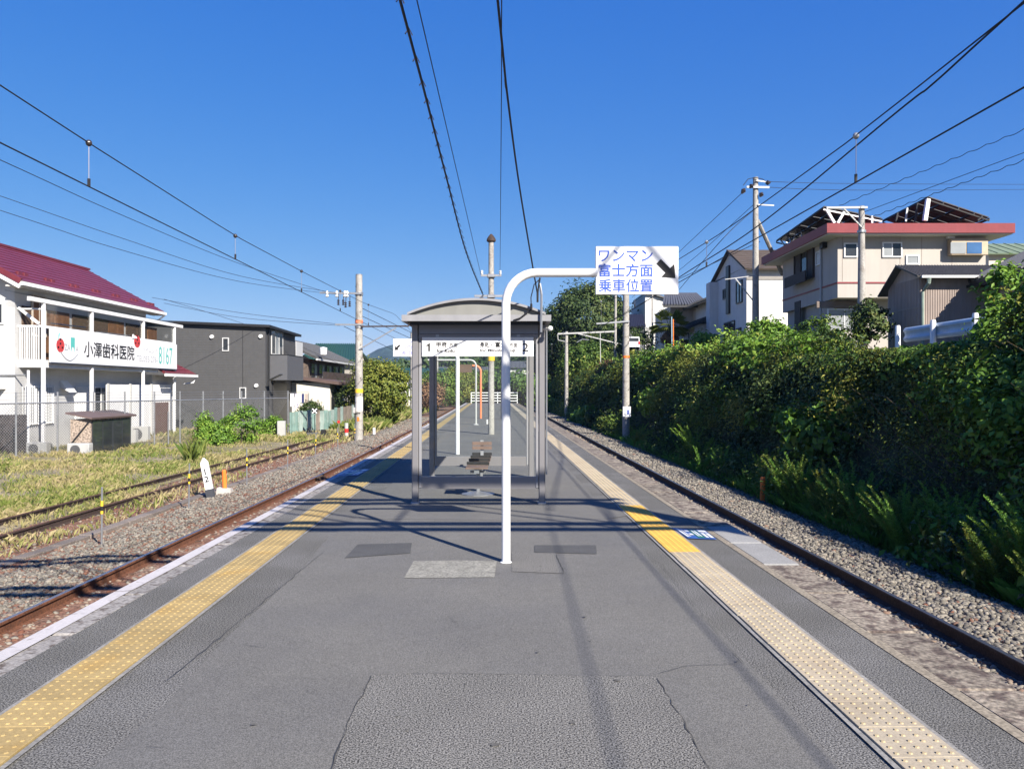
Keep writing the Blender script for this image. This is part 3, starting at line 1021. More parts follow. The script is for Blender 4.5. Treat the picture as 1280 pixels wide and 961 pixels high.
gravel('ballast_gravel', 5500, 3.4, 4.68, 5, 50, lambda U, V: zr(U, V) - 0.01, 0.055, lambda u, v: np.clip(0.3 + 0.55 * rng.random(len(u)), 0, 1))

# ------------------------------------------------------------------ vegetation of the right bank
def leaf_mass(name, pts, nrm, size, tint, m, width=0.5, parent=None, kind='stuff'):
    v, f = leaf_arrays(pts, nrm, size, width)
    return np_mesh(name, v, f, np.repeat(tint, 4), m, parent, kind)

def bank_clumps(n, n_leaf, v0, v1, leaf, cr):
    v = 1.0 / (1 / v0 + (1 / v1 - 1 / v0) * rng.random(n))
    t = rng.random(n) ** 0.8
    u = BB + (BT + 0.5 - BB) * t
    z = zbank(u, v)
    bulge = fbm(u * 0.9 + 3, v * 0.55, 21)
    nrm0 = np.stack([-0.75 + 0.55 * t, np.zeros(n) - 0.1, 0.45 + 0.5 * t], 1)
    low = np.clip((25 - v) / 3, 0, 1) * np.clip((v - 15.5) / 1.5, 0, 1) * np.clip((t - 0.55) / 0.3, 0, 1)
    depth = (0.06 + 1.5 * np.clip(bulge - 0.30, 0, 1)) * (0.35 + 0.65 * rng.random(n)) * (0.65 + 0.5 * t) * (1 - 0.75 * low)
    c = np.stack([u + SL * v, v, z], 1) + unit(nrm0) * depth[:, None]
    spec = fbm(v * 0.35 + 7, t * 2.2, 33)
    idx = np.repeat(np.arange(n), n_leaf)
    k = len(idx)
    crr = cr * (0.6 + 0.8 * rng.random(n))
    off = rng.normal(size=(k, 3)) * crr[idx][:, None] * 0.6
    pts = c[idx] + off
    nrm = unit(unit(nrm0)[idx] + off / crr[idx][:, None] * 0.6 + rng.normal(size=(k, 3)) * 0.55 + [0, 0, 0.35])
    sz = leaf * (0.55 + 0.5 * rng.random(k)) * (0.65 + 1.0 * spec[idx])
    tint = 0.27 + 0.5 * spec[idx] + 0.14 * rng.normal(size=k) + 0.22 * (rng.random(n)[idx] - 0.5)
    return pts, nrm, sz, tint
def below_rail(a):
    pts = a[0]
    v, z = pts[:, 1], pts[:, 2]
    cap = np.interp(v, [13.5, 15.5, 24.5, 26.5], [9, 2.42, 2.42, 9]) + 0.25 * (fbm(v * 1.3, pts[:, 0] * 1.3, 77) - 0.4)
    keep = (z < cap) | (pts[:, 0] < 8.2)
    return tuple(q[keep] for q in a)
A = [bank_clumps(2300, 42, 6.5, 19, 0.085, 0.26), bank_clumps(1500, 42, 19, 48, 0.13, 0.36), bank_clumps(1000, 36, 48, 135, 0.24, 0.6)]
A = [below_rail(a) for a in A]
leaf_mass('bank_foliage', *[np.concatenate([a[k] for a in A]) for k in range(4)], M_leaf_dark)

# overlapping bushes of several kinds growing out of the slope
def bank_bushes(n, v0, v1, leaf, per_clump, seed):
    r = np.random.default_rng(seed)
    out = {0: [], 1: [], 2: [], 3: []}
    for k in range(n):
        v = 1.0 / (1 / v0 + (1 / v1 - 1 / v0) * (k + r.random()) / n)
        t = r.random() ** 0.75
        u = BB + 0.25 + (BT + 0.1 - BB) * t
        low_ = r.random() < 0.22
        if low_:
            u = BB - 0.15 - 0.55 * r.random()
            t = 0.0
        z = float(zbank(np.array([u]), np.array([v]))[0])
        rad = (0.30 + 0.95 * r.random() ** 1.6) * (1 + max(0, v - 30) / 90)
        kind = int(r.choice([0, 1, 2, 3], p=[0.34, 0.32, 0.24, 0.10] if t > 0.5 else [0.36, 0.22, 0.16, 0.26]))  # leaf mix darker low on the slope, putting its shade into the colour
        lf = leaf * [0.85, 0.62, 1.45, 1.0][kind] * (0.85 + 0.3 * r.random())
        base = [0.42, 0.50, 0.40, 0.45][kind] + 0.16 * r.normal()
        nc = int(26 * (0.6 + rad)) + 8
        d = unit(r.normal(size=(nc, 3)) + [-0.45, -0.25, 0.35])
        ell = np.array([0.8, 1.15, 0.85]) * rad
        cc = np.array([u + SL * v - 0.10, v, z + 0.05]) + d * ell * (0.55 + 0.6 * r.random((nc, 1)))
        m = per_clump
        idx = np.repeat(np.arange(nc), m)
        cr = (0.10 + 0.13 * r.random(nc)) * (0.7 + 0.5 * rad)
        off = r.normal(size=(len(idx), 3)) * cr[idx][:, None] * [1, 1, 0.8]
        if kind == 2:                        # drooping sprays of large leaves
            off[:, 2] -= np.abs(off[:, 0]) * 0.4
        pts = cc[idx] + off
        nrm = unit(d[idx] * 0.6 + off / cr[idx][:, None] * 0.35 + r.normal(size=(len(idx), 3)) * 0.6 + [0, 0, 0.55])
        sz = lf * (0.55 + 0.9 * r.random(len(idx)))
        tint = base + 0.16 * r.normal(size=nc)[idx] + 0.10 * r.normal(size=len(idx))
        out[kind].append(below_rail((pts, nrm, sz, tint)))
    return out
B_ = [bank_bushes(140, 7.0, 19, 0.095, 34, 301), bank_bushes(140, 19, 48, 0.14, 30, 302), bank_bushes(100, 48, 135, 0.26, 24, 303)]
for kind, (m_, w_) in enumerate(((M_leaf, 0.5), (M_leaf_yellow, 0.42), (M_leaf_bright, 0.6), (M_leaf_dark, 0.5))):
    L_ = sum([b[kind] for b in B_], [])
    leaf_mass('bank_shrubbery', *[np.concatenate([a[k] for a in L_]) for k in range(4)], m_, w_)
# bare and dead stems poking out of the mass
mb = MB()
r_ = np.random.default_rng(311)
for k in range(170):
    v = 1.0 / (1 / 7.5 + (1 / 45 - 1 / 7.5) * r_.random())
    u = BB + (BT - BB) * r_.random()
    b = W(u, v, float(zbank(np.array([u]), np.array([v]))[0]))
    if 15 < v < 25 and u > 9.2:
        continue
    d = Vector((-0.5 - 0.5 * r_.random(), r_.normal() * 0.4, 0.5 + 0.6 * r_.random())) * (0.5 + 0.7 * r_.random())
    mb.tube([b, b + d * 0.6 + Vector((0, 0, 0.08)), b + d + Vector((0, 0, -0.05))], [0.010, 0.007, 0.003], 4, cap=False)
mb.build('bare_stems', mat('dry_stem', (0.22, 0.16, 0.09), 0.9), kind='stuff')

# leafy top edge of the bank: taller sprays of broad leaves
def spray(n_spray, v0, v1, u0, u1, hgt, leaf, m, name, per=26):
    v = 1.0 / (1 / v0 + (1 / v1 - 1 / v0) * rng.random(n_spray))
    u = rng.uniform(u0, u1, n_spray)
    z = zbank(u, v)
    h = hgt * (0.4 + 0.8 * rng.random(n_spray)) * (0.5 + fbm(v * 0.3, u * 0.8, 40))
    h = h * np.interp(v, [12, 15, 16, 24, 26, 34, 60], [0.9, 0.8, 0.22, 0.25, 0.9, 1.2, 1.2])
    lean = rng.normal(size=(n_spray, 2)) * 0.22 + [-0.25, 0]
    idx = np.repeat(np.arange(n_spray), per)
    t = rng.random(len(idx)) ** 0.7
    base = np.stack([u + SL * v, v, z], 1)
    r_ = rng.normal(size=(len(idx), 3)) * [0.13, 0.13, 0.07] * (0.5 + h[idx][:, None] * 0.35)
    pts = base[idx] + np.stack([lean[idx, 0] * h[idx] * t ** 1.6, lean[idx, 1] * h[idx] * t ** 1.6, h[idx] * t], 1) + r_
    nrm = unit(r_ * 2 + rng.normal(size=(len(idx), 3)) * 0.45 + [-0.1, -0.15, 0.7])
    sz = leaf * (0.6 + 0.7 * rng.random(len(idx))) * (1 + np.clip(v[idx] - 18, 0, 99) / 40)
    tint = 0.3 + 0.35 * rng.random(n_spray)[idx] + 0.12 * rng.normal(size=len(idx)) + 0.15 * t
    pts, nrm, sz, tint = below_rail((pts, nrm, sz, tint))
    leaf_mass(name, pts, nrm, sz, tint, m, 0.55)
spray(900, 13, 75, 9.9, 11.0, 1.0, 0.13, M_leaf_bright, 'bank_top_foliage')
spray(420, 14, 70, 8.6, 10.6, 1.0, 0.12, M_leaf_yellow, 'bank_top_foliage')
spray(300, 9, 30, 8.8, 10.6, 0.9, 0.11, M_leaf, 'bank_top_foliage')

# low dark undergrowth at the foot of the bank
k = 26000
v = 1.0 / (1 / 6.5 + (1 / 60 - 1 / 6.5) * rng.random(k))
u = rng.uniform(6.55, 8.1, k)
pts = np.stack([u + SL * v, v, zr(np.minimum(u, 7.2), v) + 0.02], 1)
blades('foot_grass', pts, 0.12 + 0.3 * rng.random(k), 0.007 + 0.008 * rng.random(k) + v * 0.0003, 0.9, 0.05 + 0.45 * fbm(u * 2, v * 0.7, 50) + 0.1 * rng.normal(size=k), M_weed)

# feathery weeds as single plants
def weed_mesh(seed, n_stem, h, m):
    r = np.random.default_rng(seed)
    V, F, T, o = [], [], [], 0
    for s_ in range(n_stem):
        a = r.random() * 6.28
        lean = 0.10 + 0.55 * r.random()
        hh = h * (0.55 + 0.5 * r.random())
        root = np.array([math.cos(a), math.sin(a), 0]) * 0.10 * r.random()
        d = np.array([math.cos(a), math.sin(a), 0]) * lean
        n = int(420 * hh) + 40
        t = 0.08 + 0.92 * r.random(n) ** 0.8
        base = root + d * (t[:, None] ** 1.7) * hh + np.array([0, 0, 1.0]) * t[:, None] * hh
        ang = r.random(n) * 6.28
        out = np.stack([np.cos(ang), np.sin(ang), 0.35 + 0.5 * r.random(n)], 1)
        ln = (0.028 + 0.085 * (1 - t)) * (0.6 + 0.7 * r.random(n))
        tip = base + unit(out) * ln[:, None]
        sd_ = unit(np.cross(out, r.normal(size=(n, 3)))) * (0.003 + 0.005 * r.random(n))[:, None]
        mid = base * 0.45 + tip * 0.55
        q = np.stack([base, mid + sd_, tip, mid - sd_], 1).reshape(-1, 3)
        i_ = (np.arange(n) * 4)[:, None] + o
        V.append(q); F.append(np.concatenate([i_ + [0, 1, 2], i_ + [0, 2, 3]], 1).reshape(-1, 3))
        T.append(np.repeat(0.25 + 0.45 * t + 0.12 * r.normal(size=n), 4))
        o += n * 4
        # stem
        st = np.linspace(0, 1, 5)
        c = root + d * (st[:, None] ** 1.7) * hh + np.array([0, 0, 1.0]) * st[:, None] * hh
        w = 0.006 * (1 - 0.7 * st)[:, None]
        q = np.concatenate([c - [1, 0, 0] * w, c + [1, 0, 0] * w])
        V.append(q)
        ii = np.arange(4)[:, None] + o
        F.append(np.concatenate([ii + [0, 5, 6], ii + [0, 6, 1]], 1).reshape(-1, 3))
        T.append(np.full(10, 0.3)); o += 10
    ob = np_mesh('weed_plant', np.concatenate(V), np.concatenate(F), np.concatenate(T), m)
    me = ob.data
    bpy.data.objects.remove(ob)
    return me
weeds = [weed_mesh(100 + k, 10 + k, 1.0, [M_weed, M_leaf, M_weed, M_leaf_yellow, M_weed, M_leaf][k]) for k in range(6)]
weeds_b = [weed_mesh(120 + k, 8 + k, 1.0, M_leaf_bright) for k in range(2)]
spots = []
for k in range(104):
    v = 1.0 / (1 / 8.3 + (1 / 46 - 1 / 8.3) * (k + random.random()) / 104)
    spots.append((6.85 + random.uniform(-0.25, 0.75), v, random.uniform(0.5, 1.1), random.random() < 0.25))
spots += [(6.55 + 0.75 * random.random(), random.uniform(*rg), random.uniform(0.9, 1.3), False) for rg in ((9.2, 11.6), (15.6, 18.6), (12.6, 13.4)) for _ in range(9)]
spots += [ (7.2, 28, 1.6, True), (7.4, 30, 1.3, True), (7.1, 33, 1.5, True)]
for k, (u, v, s_, br) in enumerate(spots):
    o = bpy.data.objects.new('weed_plant', (weeds_b[k % 2] if br else weeds[k % 6]))
    COL.objects.link(o)
    o.location = W(u, v, float(zr(np.array([min(u, 7.0)]), np.array([v]))[0]) - 0.02)
    o.rotation_euler = (random.gauss(0, 0.08), random.gauss(-0.08, 0.08), random.random() * 6.28)
    o.scale = (s_, s_, s_ * random.uniform(0.85, 1.15))
    zone = ('at the near right edge' if v < 10.2 else 'opposite the pale coping slabs' if v < 13 else 'in the gap before the tall clump' if v < 15.5 else
            'just this side of the lone orange post' if v < 19.6 else 'just beyond the lone orange post' if v < 24 else 'halfway to the tall banded mast' if v < 34 else 'near the foot of the tall banded mast')
    side_ = 'at the ballast edge' if u < 6.95 else 'against the bank'
    size_ = 'short' if s_ < 0.8 else 'medium' if s_ < 1.15 else 'tall'
    tone_ = 'broad-leaved bright' if br else ['feathery green', 'bushy dark', 'feathery light', 'yellowish', 'loose green', 'leafy dark'][k % 6]
    tag(o, f'{size_} {tone_} weed {side_} {zone}', 'weed', 'weeds along the foot of the bank')

# ------------------------------------------------------------------ trees and shrubs
def plant(name, label, cat, base, c, rad, n_clump, n_leaf, leaf, clump_r, m, seed, trunk_r=0.12, limbs=6, low=-0.6, group=None, fill=0.35):
    r = np.random.default_rng(seed)
    root = thing(name, label, cat, base, group)
    v, f, t = crown(c, rad, n_clump, n_leaf, leaf, clump_r, r, low, fill)
    np_mesh('crown', v, f, t, m, root)
    mb = MB()
    b, c = Vector(base), Vector(c)
    mid = b.lerp(c, 0.55) + Vector((r.normal() * 0.1, r.normal() * 0.1, 0)) * rad[0] * 0.3
    mb.tube([b - Vector((0, 0, 0.1)), b.lerp(mid, 0.5), mid, c], [trunk_r * 1.25, trunk_r, trunk_r * 0.8, trunk_r * 0.35], 8)
    for k in range(limbs):
        a = k * 6.28 / limbs + r.random()
        e = c + Vector((math.cos(a) * rad[0] * 0.75, math.sin(a) * rad[1] * 0.75, rad[2] * (r.random() * 1.1 - 0.35)))
        s_ = b.lerp(c, 0.45 + 0.4 * r.random())
        mb.tube([s_, s_.lerp(e, 0.5) + Vector((0, 0, rad[2] * 0.08)), e], [trunk_r * 0.5, trunk_r * 0.33, trunk_r * 0.12], 6)
    mb.build('trunk', M_bark, root, smooth=True)
    return root
# big dark tree beyond the bank, behind the mast
plant('broadleaf_tree', 'tall dark evergreen tree on the bank, right of the shelter roof', 'tree', (9.3, 98, 2.5), (9.2, 98, 8.6), (5.0, 4.6, 5.4), 330, 95, 0.34, 1.0, M_leaf_dark, 1, 0.3, 9)
plant('broadleaf_tree', 'narrower dark tree against the left flank of the tall evergreen tree', 'tree', (5.5, 108, 1.0), (5.4, 108, 6.6), (3.0, 3.2, 5.0), 190, 80, 0.34, 0.9, M_leaf_dark, 2, 0.25, 7)
plant('leafy_shrub', 'bright green maple-like shrub in front of the tall dark tree', 'shrub', (7.4, 84, 1.6), (7.4, 84, 4.0), (2.5, 2.2, 2.0), 120, 60, 0.26, 0.6, M_leaf, 3, 0.1, 6)
plant('leafy_shrub', 'dark shrub on the bank top right of the tall tree, behind the tall pole', 'shrub', (10.8, 88, 2.4), (10.8, 88, 5.2), (2.3, 2.2, 2.8), 120, 60, 0.28, 0.7, M_leaf_dark, 4, 0.1, 6)
# left of the line
plant('leafy_tree', 'bushy yellow-green tree on the left behind the concrete mast', 'tree', (-9.6, 58, GZ), (-9.45, 58, 1.55), (2.15, 2.1, 2.05), 170, 75, 0.2, 0.5, M_leaf_yellow, 5, 0.18, 7, low=-0.9, fill=0.5)
plant('leafy_shrub', 'low dark green shrub left of the concrete mast, by the cream house', 'shrub', (-12.2, 60, GZ), (-12.2, 60, 0.7), (1.9, 1.6, 1.25), 90, 60, 0.17, 0.45, M_leaf_dark, 6, 0.1, 5, low=-0.8)
for k, (x, d, h, w_, lab, mm) in enumerate([(-8.0, 80, 1.8, 0.75, 'reddish-brown tree left of the shelter, beyond the yellow-green tree', M_leaf_red), (-8.6, 94, 3.6, 2.6, 'rounded green tree seen through the left side of the shelter', M_leaf),
                                            (-7.6, 112, 4.3, 2.8, 'olive tree behind the thin white sign pole in the shelter', M_leaf_yellow), (-5.4, 128, 4.4, 2.8, 'dense tree seen behind the orange pole', M_leaf)]):
    plant('leafy_tree', lab, 'tree', (x, d, GZ), (x, d, h * 0.42), (w_, w_, h * 0.58), 150, 60, 0.26, 0.6, mm, 20 + k, 0.15, 6, low=-0.8)
# bank-top individuals
plant('dark_shrub', 'dark leafy young tree standing in front of the beige red-eaved house', 'shrub', (12.3, 28.4, 2.5), (12.5, 28.4, 3.75), (0.62, 0.6, 0.85), 60, 45, 0.13, 0.22, M_leaf_dark, 7, 0.05, 5, low=-0.7)
plant('leafy_shrub', 'tall bright leafy shoot in front of the guard rail near the corrugated shed', 'shrub', (10.75, 18.0, 2.2), (10.75, 18.0, 3.2), (0.36, 0.36, 1.15), 44, 34, 0.14, 0.2, M_leaf_bright, 8, 0.03, 5, low=-0.9)
plant('leafy_shrub', 'broad bright green bush on the bank in front of the tiled eaves', 'shrub', (9.9, 14.6, 1.9), (10.1, 14.6, 3.0), (0.85, 0.8, 1.0), 80, 36, 0.15, 0.28, M_leaf_bright, 9, 0.04, 6, low=-0.7)
plant('leafy_shrub', 'low bright shrub spilling over the middle of the guard rail', 'shrub', (10.6, 17.6, 2.0), (10.6, 17.7, 2.6), (0.5, 0.45, 0.5), 56, 34, 0.14, 0.24, M_leaf_bright, 10, 0.03, 5)
plant('reddish_bush', 'reddish dried bush on the bank below the white gabled house', 'shrub', (11.3, 41, 2.3), (11.3, 41, 3.15), (0.95, 0.9, 0.8), 80, 45, 0.12, 0.3, M_leaf_red, 11, 0.04, 5)
plant('reddish_bush', 'small reddish bush left of the larger reddish bush, below the tiled house', 'shrub', (10.4, 52, 2.3), (10.4, 52, 3.3), (0.8, 0.7, 0.7), 50, 40, 0.14, 0.28, M_leaf_red, 12, 0.04, 5)
plant('reddish_bush', 'brownish dry bush on the bank beside the second white mast', 'shrub', (8.2, 66, 1.6), (8.2, 66, 2.5), (1.5, 1.5, 1.3), 80, 45, 0.18, 0.4, M_leaf_red, 13, 0.04, 5)
plant('leafy_shrub', 'bright leafy shrub on the bank top left of the reddish bush', 'shrub', (10.7, 45, 2.3), (10.7, 45, 3.55), (0.8, 0.8, 1.15), 60, 40, 0.2, 0.3, M_leaf_bright, 14, 0.04, 5)
plant('leafy_shrub', 'tall light green shrub on the bank below the utility pole', 'shrub', (10.9, 35, 2.3), (10.9, 35, 3.5), (1.0, 0.9, 1.0), 70, 40, 0.18, 0.3, M_leaf_bright, 15, 0.04, 5)
plant('leafy_shrub', 'light green shrub in front of the ground-floor window of the beige house', 'shrub', (10.8, 28.5, 2.3), (10.8, 28.5, 3.1), (0.9, 0.8, 0.8), 60, 40, 0.14, 0.28, M_leaf, 16, 0.04, 5)
plant('leafy_shrub', 'round dark shrub under the palm by the dark-roofed porch', 'shrub', (9.6, 62, 2.5), (9.6, 62, 4.3), (1.5, 1.4, 1.8), 80, 50, 0.18, 0.4, M_leaf_dark, 17, 0.08, 5)
# palm
pr = thing('palm_tree', 'fan palm standing in front of the cream and tiled houses', 'palm', (11.6, 60, 2.5))
mb = MB(); mb.tube([(11.6, 60, 2.4), (11.63, 60, 4.2), (11.55, 60, 6.0)], [0.14, 0.13, 0.15], 8)
mb.build('trunk', M_bark, pr, smooth=True)
r = np.random.default_rng(44)
V, F, T, o = [], [], [], 0
for k in range(26):
    a, e = r.random() * 6.28, r.uniform(-0.5, 1.2)
    ax = np.array([math.cos(a) * math.cos(e), math.sin(a) * math.cos(e), math.sin(e)])
    c = np.array([11.55, 60, 6.1]) + ax * 0.75
    sidev = unit(np.cross(ax, [0.1, 0.2, 1.0])[None])[0]
    for j in range(13):
        b_ = (j - 6) / 6 * 1.35
        dr = ax * math.cos(b_) + sidev * math.sin(b_)
        tip = c + dr * 0.85 + [0, 0, -0.18]
        w = np.cross(dr, [0.3, 0.2, 1]); w = w / np.linalg.norm(w) * 0.035
        V.append(np.stack([c, c + dr * 0.45 + w, tip, c + dr * 0.45 - w]))
        F.append(np.array([[0, 1, 2], [0, 2, 3]]) + o); T.append(np.full(4, 0.3 + 0.4 * r.random())); o += 4
    w = sidev * 0.015
    b0 = np.array([11.55, 60, 6.05])
    V.append(np.stack([b0 - w, b0 + w, c + w, c - w])); F.append(np.array([[0, 1, 2], [0, 2, 3]]) + o); T.append(np.full(4, 0.2)); o += 4
np_mesh('crown', np.concatenate(V), np.concatenate(F), np.concatenate(T), M_leaf_yellow, pr)
v, f, t = crown((11.55, 60, 5.1), (0.5, 0.5, 0.7), 30, 16, 0.3, 0.3, r)
np_mesh('dead_frond_skirt', v, f, t, M_leaf_red, pr)
# green bushes by the field fence
for k, (px, d, w_, h, lab) in enumerate([(302, 39.5, 0.95, 1.4, 'large fresh green bush against the field fence by the dark grey house'), (271, 38, 0.8, 0.9, 'smaller green bush left of the large one at the field fence'), (340, 43.5, 0.55, 0.9, 'narrow green bush beside the fence end post'), (256, 37.6, 0.25, 1.15, 'thin climbing plant on a field fence post')]):
    x = X(px, d)
    plant('green_bush', lab, 'bush', (x, d, GZ), (x, d, GZ + h * 0.55), (w_, w_ * 0.8, h * 0.75), 60, 40, 0.13, 0.25, M_leaf_bright, 60 + k, 0.03, 5, low=-0.9)
for k, (px, py, d, lab) in enumerate([(237, 568, 29.5, 'tall tuft of broad yellow-green grass in the field'), (247, 560, 31, 'second broad grass tuft just behind the tall one')]):
    p = P(px, py, d); p.z = GZ
    n_ = 120
    b_ = np.array(p) + rng.normal(size=(n_, 3)) * [0.12, 0.12, 0]
    o_ = blades('grass_tuft', b_ , 0.4 + 0.55 * rng.random(n_), 0.014 + 0.010 * rng.random(n_), 0.55, 0.05 + 0.4 * rng.random(n_), M_grass, kind=None)
    tag(o_, lab, 'grass tuft')
# pale weeds in front of the left tree line (tall grasses)
k = 9000
v = rng.uniform(50, 100, k)
u = -7.2 - rng.random(k) ** 1.5 * 3.5 - 0.0
pts = np.stack([u + SL * v, v, np.full(k, GZ)], 1)
blades('tall_grass', pts, (0.25 + 0.9 * rng.random(k)) * (0.3 + 0.9 * fbm(u * 0.8, v * 0.25, 61)), 0.03 + 0.03 * rng.random(k), 0.9, 0.0 + 0.75 * fbm(u * 1.5, v * 0.3, 62) + 0.12 * rng.normal(size=k), M_grass)
# field grass
def field_grass(n, v0, v1, hs):
    v = 1.0 / (1 / v0 + (1 / v1 - 1 / v0) * rng.random(n))
    x = -8.0 - rng.random(n) ** 1.15 * (10 + 0.25 * v)
    u = x - SL * v
    den = fbm(x * 0.55, v * 0.45, 70)
    near_rail = np.minimum(np.abs(x + 8.95), np.abs(x + 10.02))
    keep = rng.random(n) < np.clip((den - 0.31) * 3.2, 0.08, 1) * np.where(x > -8.95, 0.16, np.where(x > -10.05, 0.55, 1.0))
    x, v, u, den, nr = x[keep], v[keep], u[keep], den[keep], near_rail[keep]
    z = zl(u, v) + 0.10 * np.clip((-u - 11) / 5, 0, 1)
    pts = np.stack([x, v, z], 1)
    h = hs * (0.5 + 0.9 * rng.random(len(x))) * (0.5 + den) * np.where(nr < 0.18, 0.5, 1)
    t = 0.15 + 0.95 * fbm(x * 0.8 + 20, v * 0.5, 80) + 0.16 * rng.normal(size=len(x)) - 0.02
    return pts, h, 0.008 + 0.010 * rng.random(len(x)) + v * 0.0003, t
G = [field_grass(190000, 11, 42, 0.17), field_grass(40000, 40, 60, 0.25)]
blades('field_grass', *[np.concatenate([a[k] for a in G]) for k in (0, 1, 2)], 0.9, np.concatenate([a[3] for a in G]), M_grass)
# distant woods behind the station
def woods(name, n, x0, x1, y0, y1, zt, leaf, m):
    x, y = rng.uniform(x0, x1, n), rng.uniform(y0, y1, n)
    top = zt * (0.45 + 0.75 * fbm(x * 0.09, y * 0.05, 91)) 
    cl = rng.random(n)
    per = 22
    idx = np.repeat(np.arange(n), per)
    cz = -1 + (top + 1) * cl ** 0.6
    off = rng.normal(size=(len(idx), 3)) * [1.3, 1.3, 1.0]
    pts = np.stack([x, y, cz], 1)[idx] + off
    nrm = unit(off * 0.5 + rng.normal(size=(len(idx), 3)) * 0.5 + [0, -0.5, 0.7])
    tint = 0.1 + 0.6 * fbm(x * 0.2, y * 0.2, 95)[idx] + 0.12 * rng.normal(size=len(idx))
    leaf_mass(name, pts, nrm, leaf * (0.6 + 0.8 * rng.random(len(idx))), tint, m, 0.7)
woods('distant_woods', 700, -80, -18, 205, 260, 9.5, 1.25, M_leaf_dark)
woods('distant_woods', 900, -24, 25, 205, 260, 13.5, 1.25, M_leaf_dark)
woods('distant_woods', 650, -32, 14, 150, 190, 4.5, 0.8, M_leaf)
woods('distant_woods', 420, -14, 7, 118, 145, 2.3, 0.6, M_leaf)

# ------------------------------------------------------------------ waiting shelter
FY, RY = 10.77, 13.94
XL, XR = -1.275, 0.395
sh = thing('waiting_shelter', 'grey metal platform waiting shelter with barrel roof and glass end screens', 'shelter', ((XL + XR) / 2, (FY + RY) / 2, 0))
XLr, XRr = X(540, RY), X(664, RY)
for x, y in ((XL, FY), (XR, FY), (XLr, RY), (XRr, RY)):
    mb = MB()
    mb.cbox(x - 0.043, x + 0.043, y - 0.05, y + 0.05, 0.03, 2.37, 0.012)
    o = mb.build('post', M_alu, sh)
    MB().cbox(x - 0.055, x + 0.055, y - 0.065, y + 0.065, 0.0, 0.032, 0.008).build('foot_plate', M_galv, o)
    MB().cbox(x + (0.047 if x < -0.4 else -0.083), x + (0.083 if x < -0.4 else -0.047), y - 0.03, y + 0.03, 0.22, 2.2, 0.006).build('glazing_channel', M_roof_alu, o)
for y, a, b in ((FY, XL, XR), (RY, XLr, XRr)):
    a, b = a + 0.045, b - 0.045
    MB().cbox(a, b, y - 0.02, y + 0.03, 0.205, 0.365, 0.006).build('bottom_rail', M_alu, sh)
    MB().cbox(a, b, y - 0.03, y + 0.03, 2.245, 2.372, 0.006).build('top_beam', mat('beam_blue_grey', (0.30, 0.33, 0.40), 0.5, metal=0.3, var=0.05), sh)
    MB().cbox(a, b, y - 0.038, y + 0.02, 2.185, 2.243, 0.006).build('head_rail', M_alu, sh)
    MB().box(a + 0.04, b - 0.04, y - 0.003, y + 0.003, 0.366, 2.184).build('glass_pane', M_glass, sh)
for x, x2 in ((XL, XLr), (XR, XRr)):
    MB().bar((x, FY + 0.05, 2.31), (x2, RY - 0.05, 2.31), 0.07, 0.12).build('side_beam', M_alu, sh)
# roof: eaves tray, barrel skin, gable panels
rx0, rx1, ry0, ry1 = -1.41, 0.50, 10.42, 14.35
mb = MB()
mb.box(rx0, rx1, ry0, ry0 + 0.05, 2.385, 2.465)
mb.box(rx0, rx1, ry1 - 0.05, ry1, 2.385, 2.465)
mb.box(rx0, rx0 + 0.06, ry0 + 0.052, ry1 - 0.052, 2.385, 2.465)
mb.box(rx1 - 0.06, rx1, ry0 + 0.052, ry1 - 0.052, 2.385, 2.465)
fas = mb.build('roof_fascia', M_roof_alu, sh)
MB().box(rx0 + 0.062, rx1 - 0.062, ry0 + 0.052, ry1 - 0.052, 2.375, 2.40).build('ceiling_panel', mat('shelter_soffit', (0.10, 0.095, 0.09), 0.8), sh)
MB().box(rx0 + 0.10, rx1 - 0.10, ry0 + 0.06, ry0 + 0.09, 2.34, 2.383).build('gutter', M_black, sh)
ns = 22
cx, hw, rise = (rx0 + rx1) / 2, (rx1 - rx0) / 2 - 0.07, 0.185
arc = [(cx + hw * math.cos(math.pi * (1 - k / ns)) * 1.0, 2.466 + rise * math.sin(math.acos(abs(1 - 2 * k / ns)) if False else math.pi * k / ns) ** 0.9) for k in range(ns + 1)]
arc = [(cx - hw + 2 * hw * k / ns, 2.466 + rise * (1 - (2 * k / ns - 1) ** 2)) for k in range(ns + 1)]
mb = MB()
for (xa, za), (xb, zb) in zip(arc[:-1], arc[1:]):
    mb.hexa([(xa, ry0 + 0.0, za), (xb, ry0 + 0.0, zb), (xb, ry1, zb), (xa, ry1, za), (xa, ry0 + 0.0, za + 0.03), (xb, ry0 + 0.0, zb + 0.03), (xb, ry1, zb + 0.03), (xa, ry1, za + 0.03)])
mb.build('barrel_roof', M_roof_alu, sh)
for y in (ry0 + 0.06, ry1 - 0.07):
    mb = MB()
    mb.poly([(x, y, z - 0.002) for x, z in arc] , 0.012, (0, 1, 0))
    mb.build('gable_panel', M_tymp, sh)
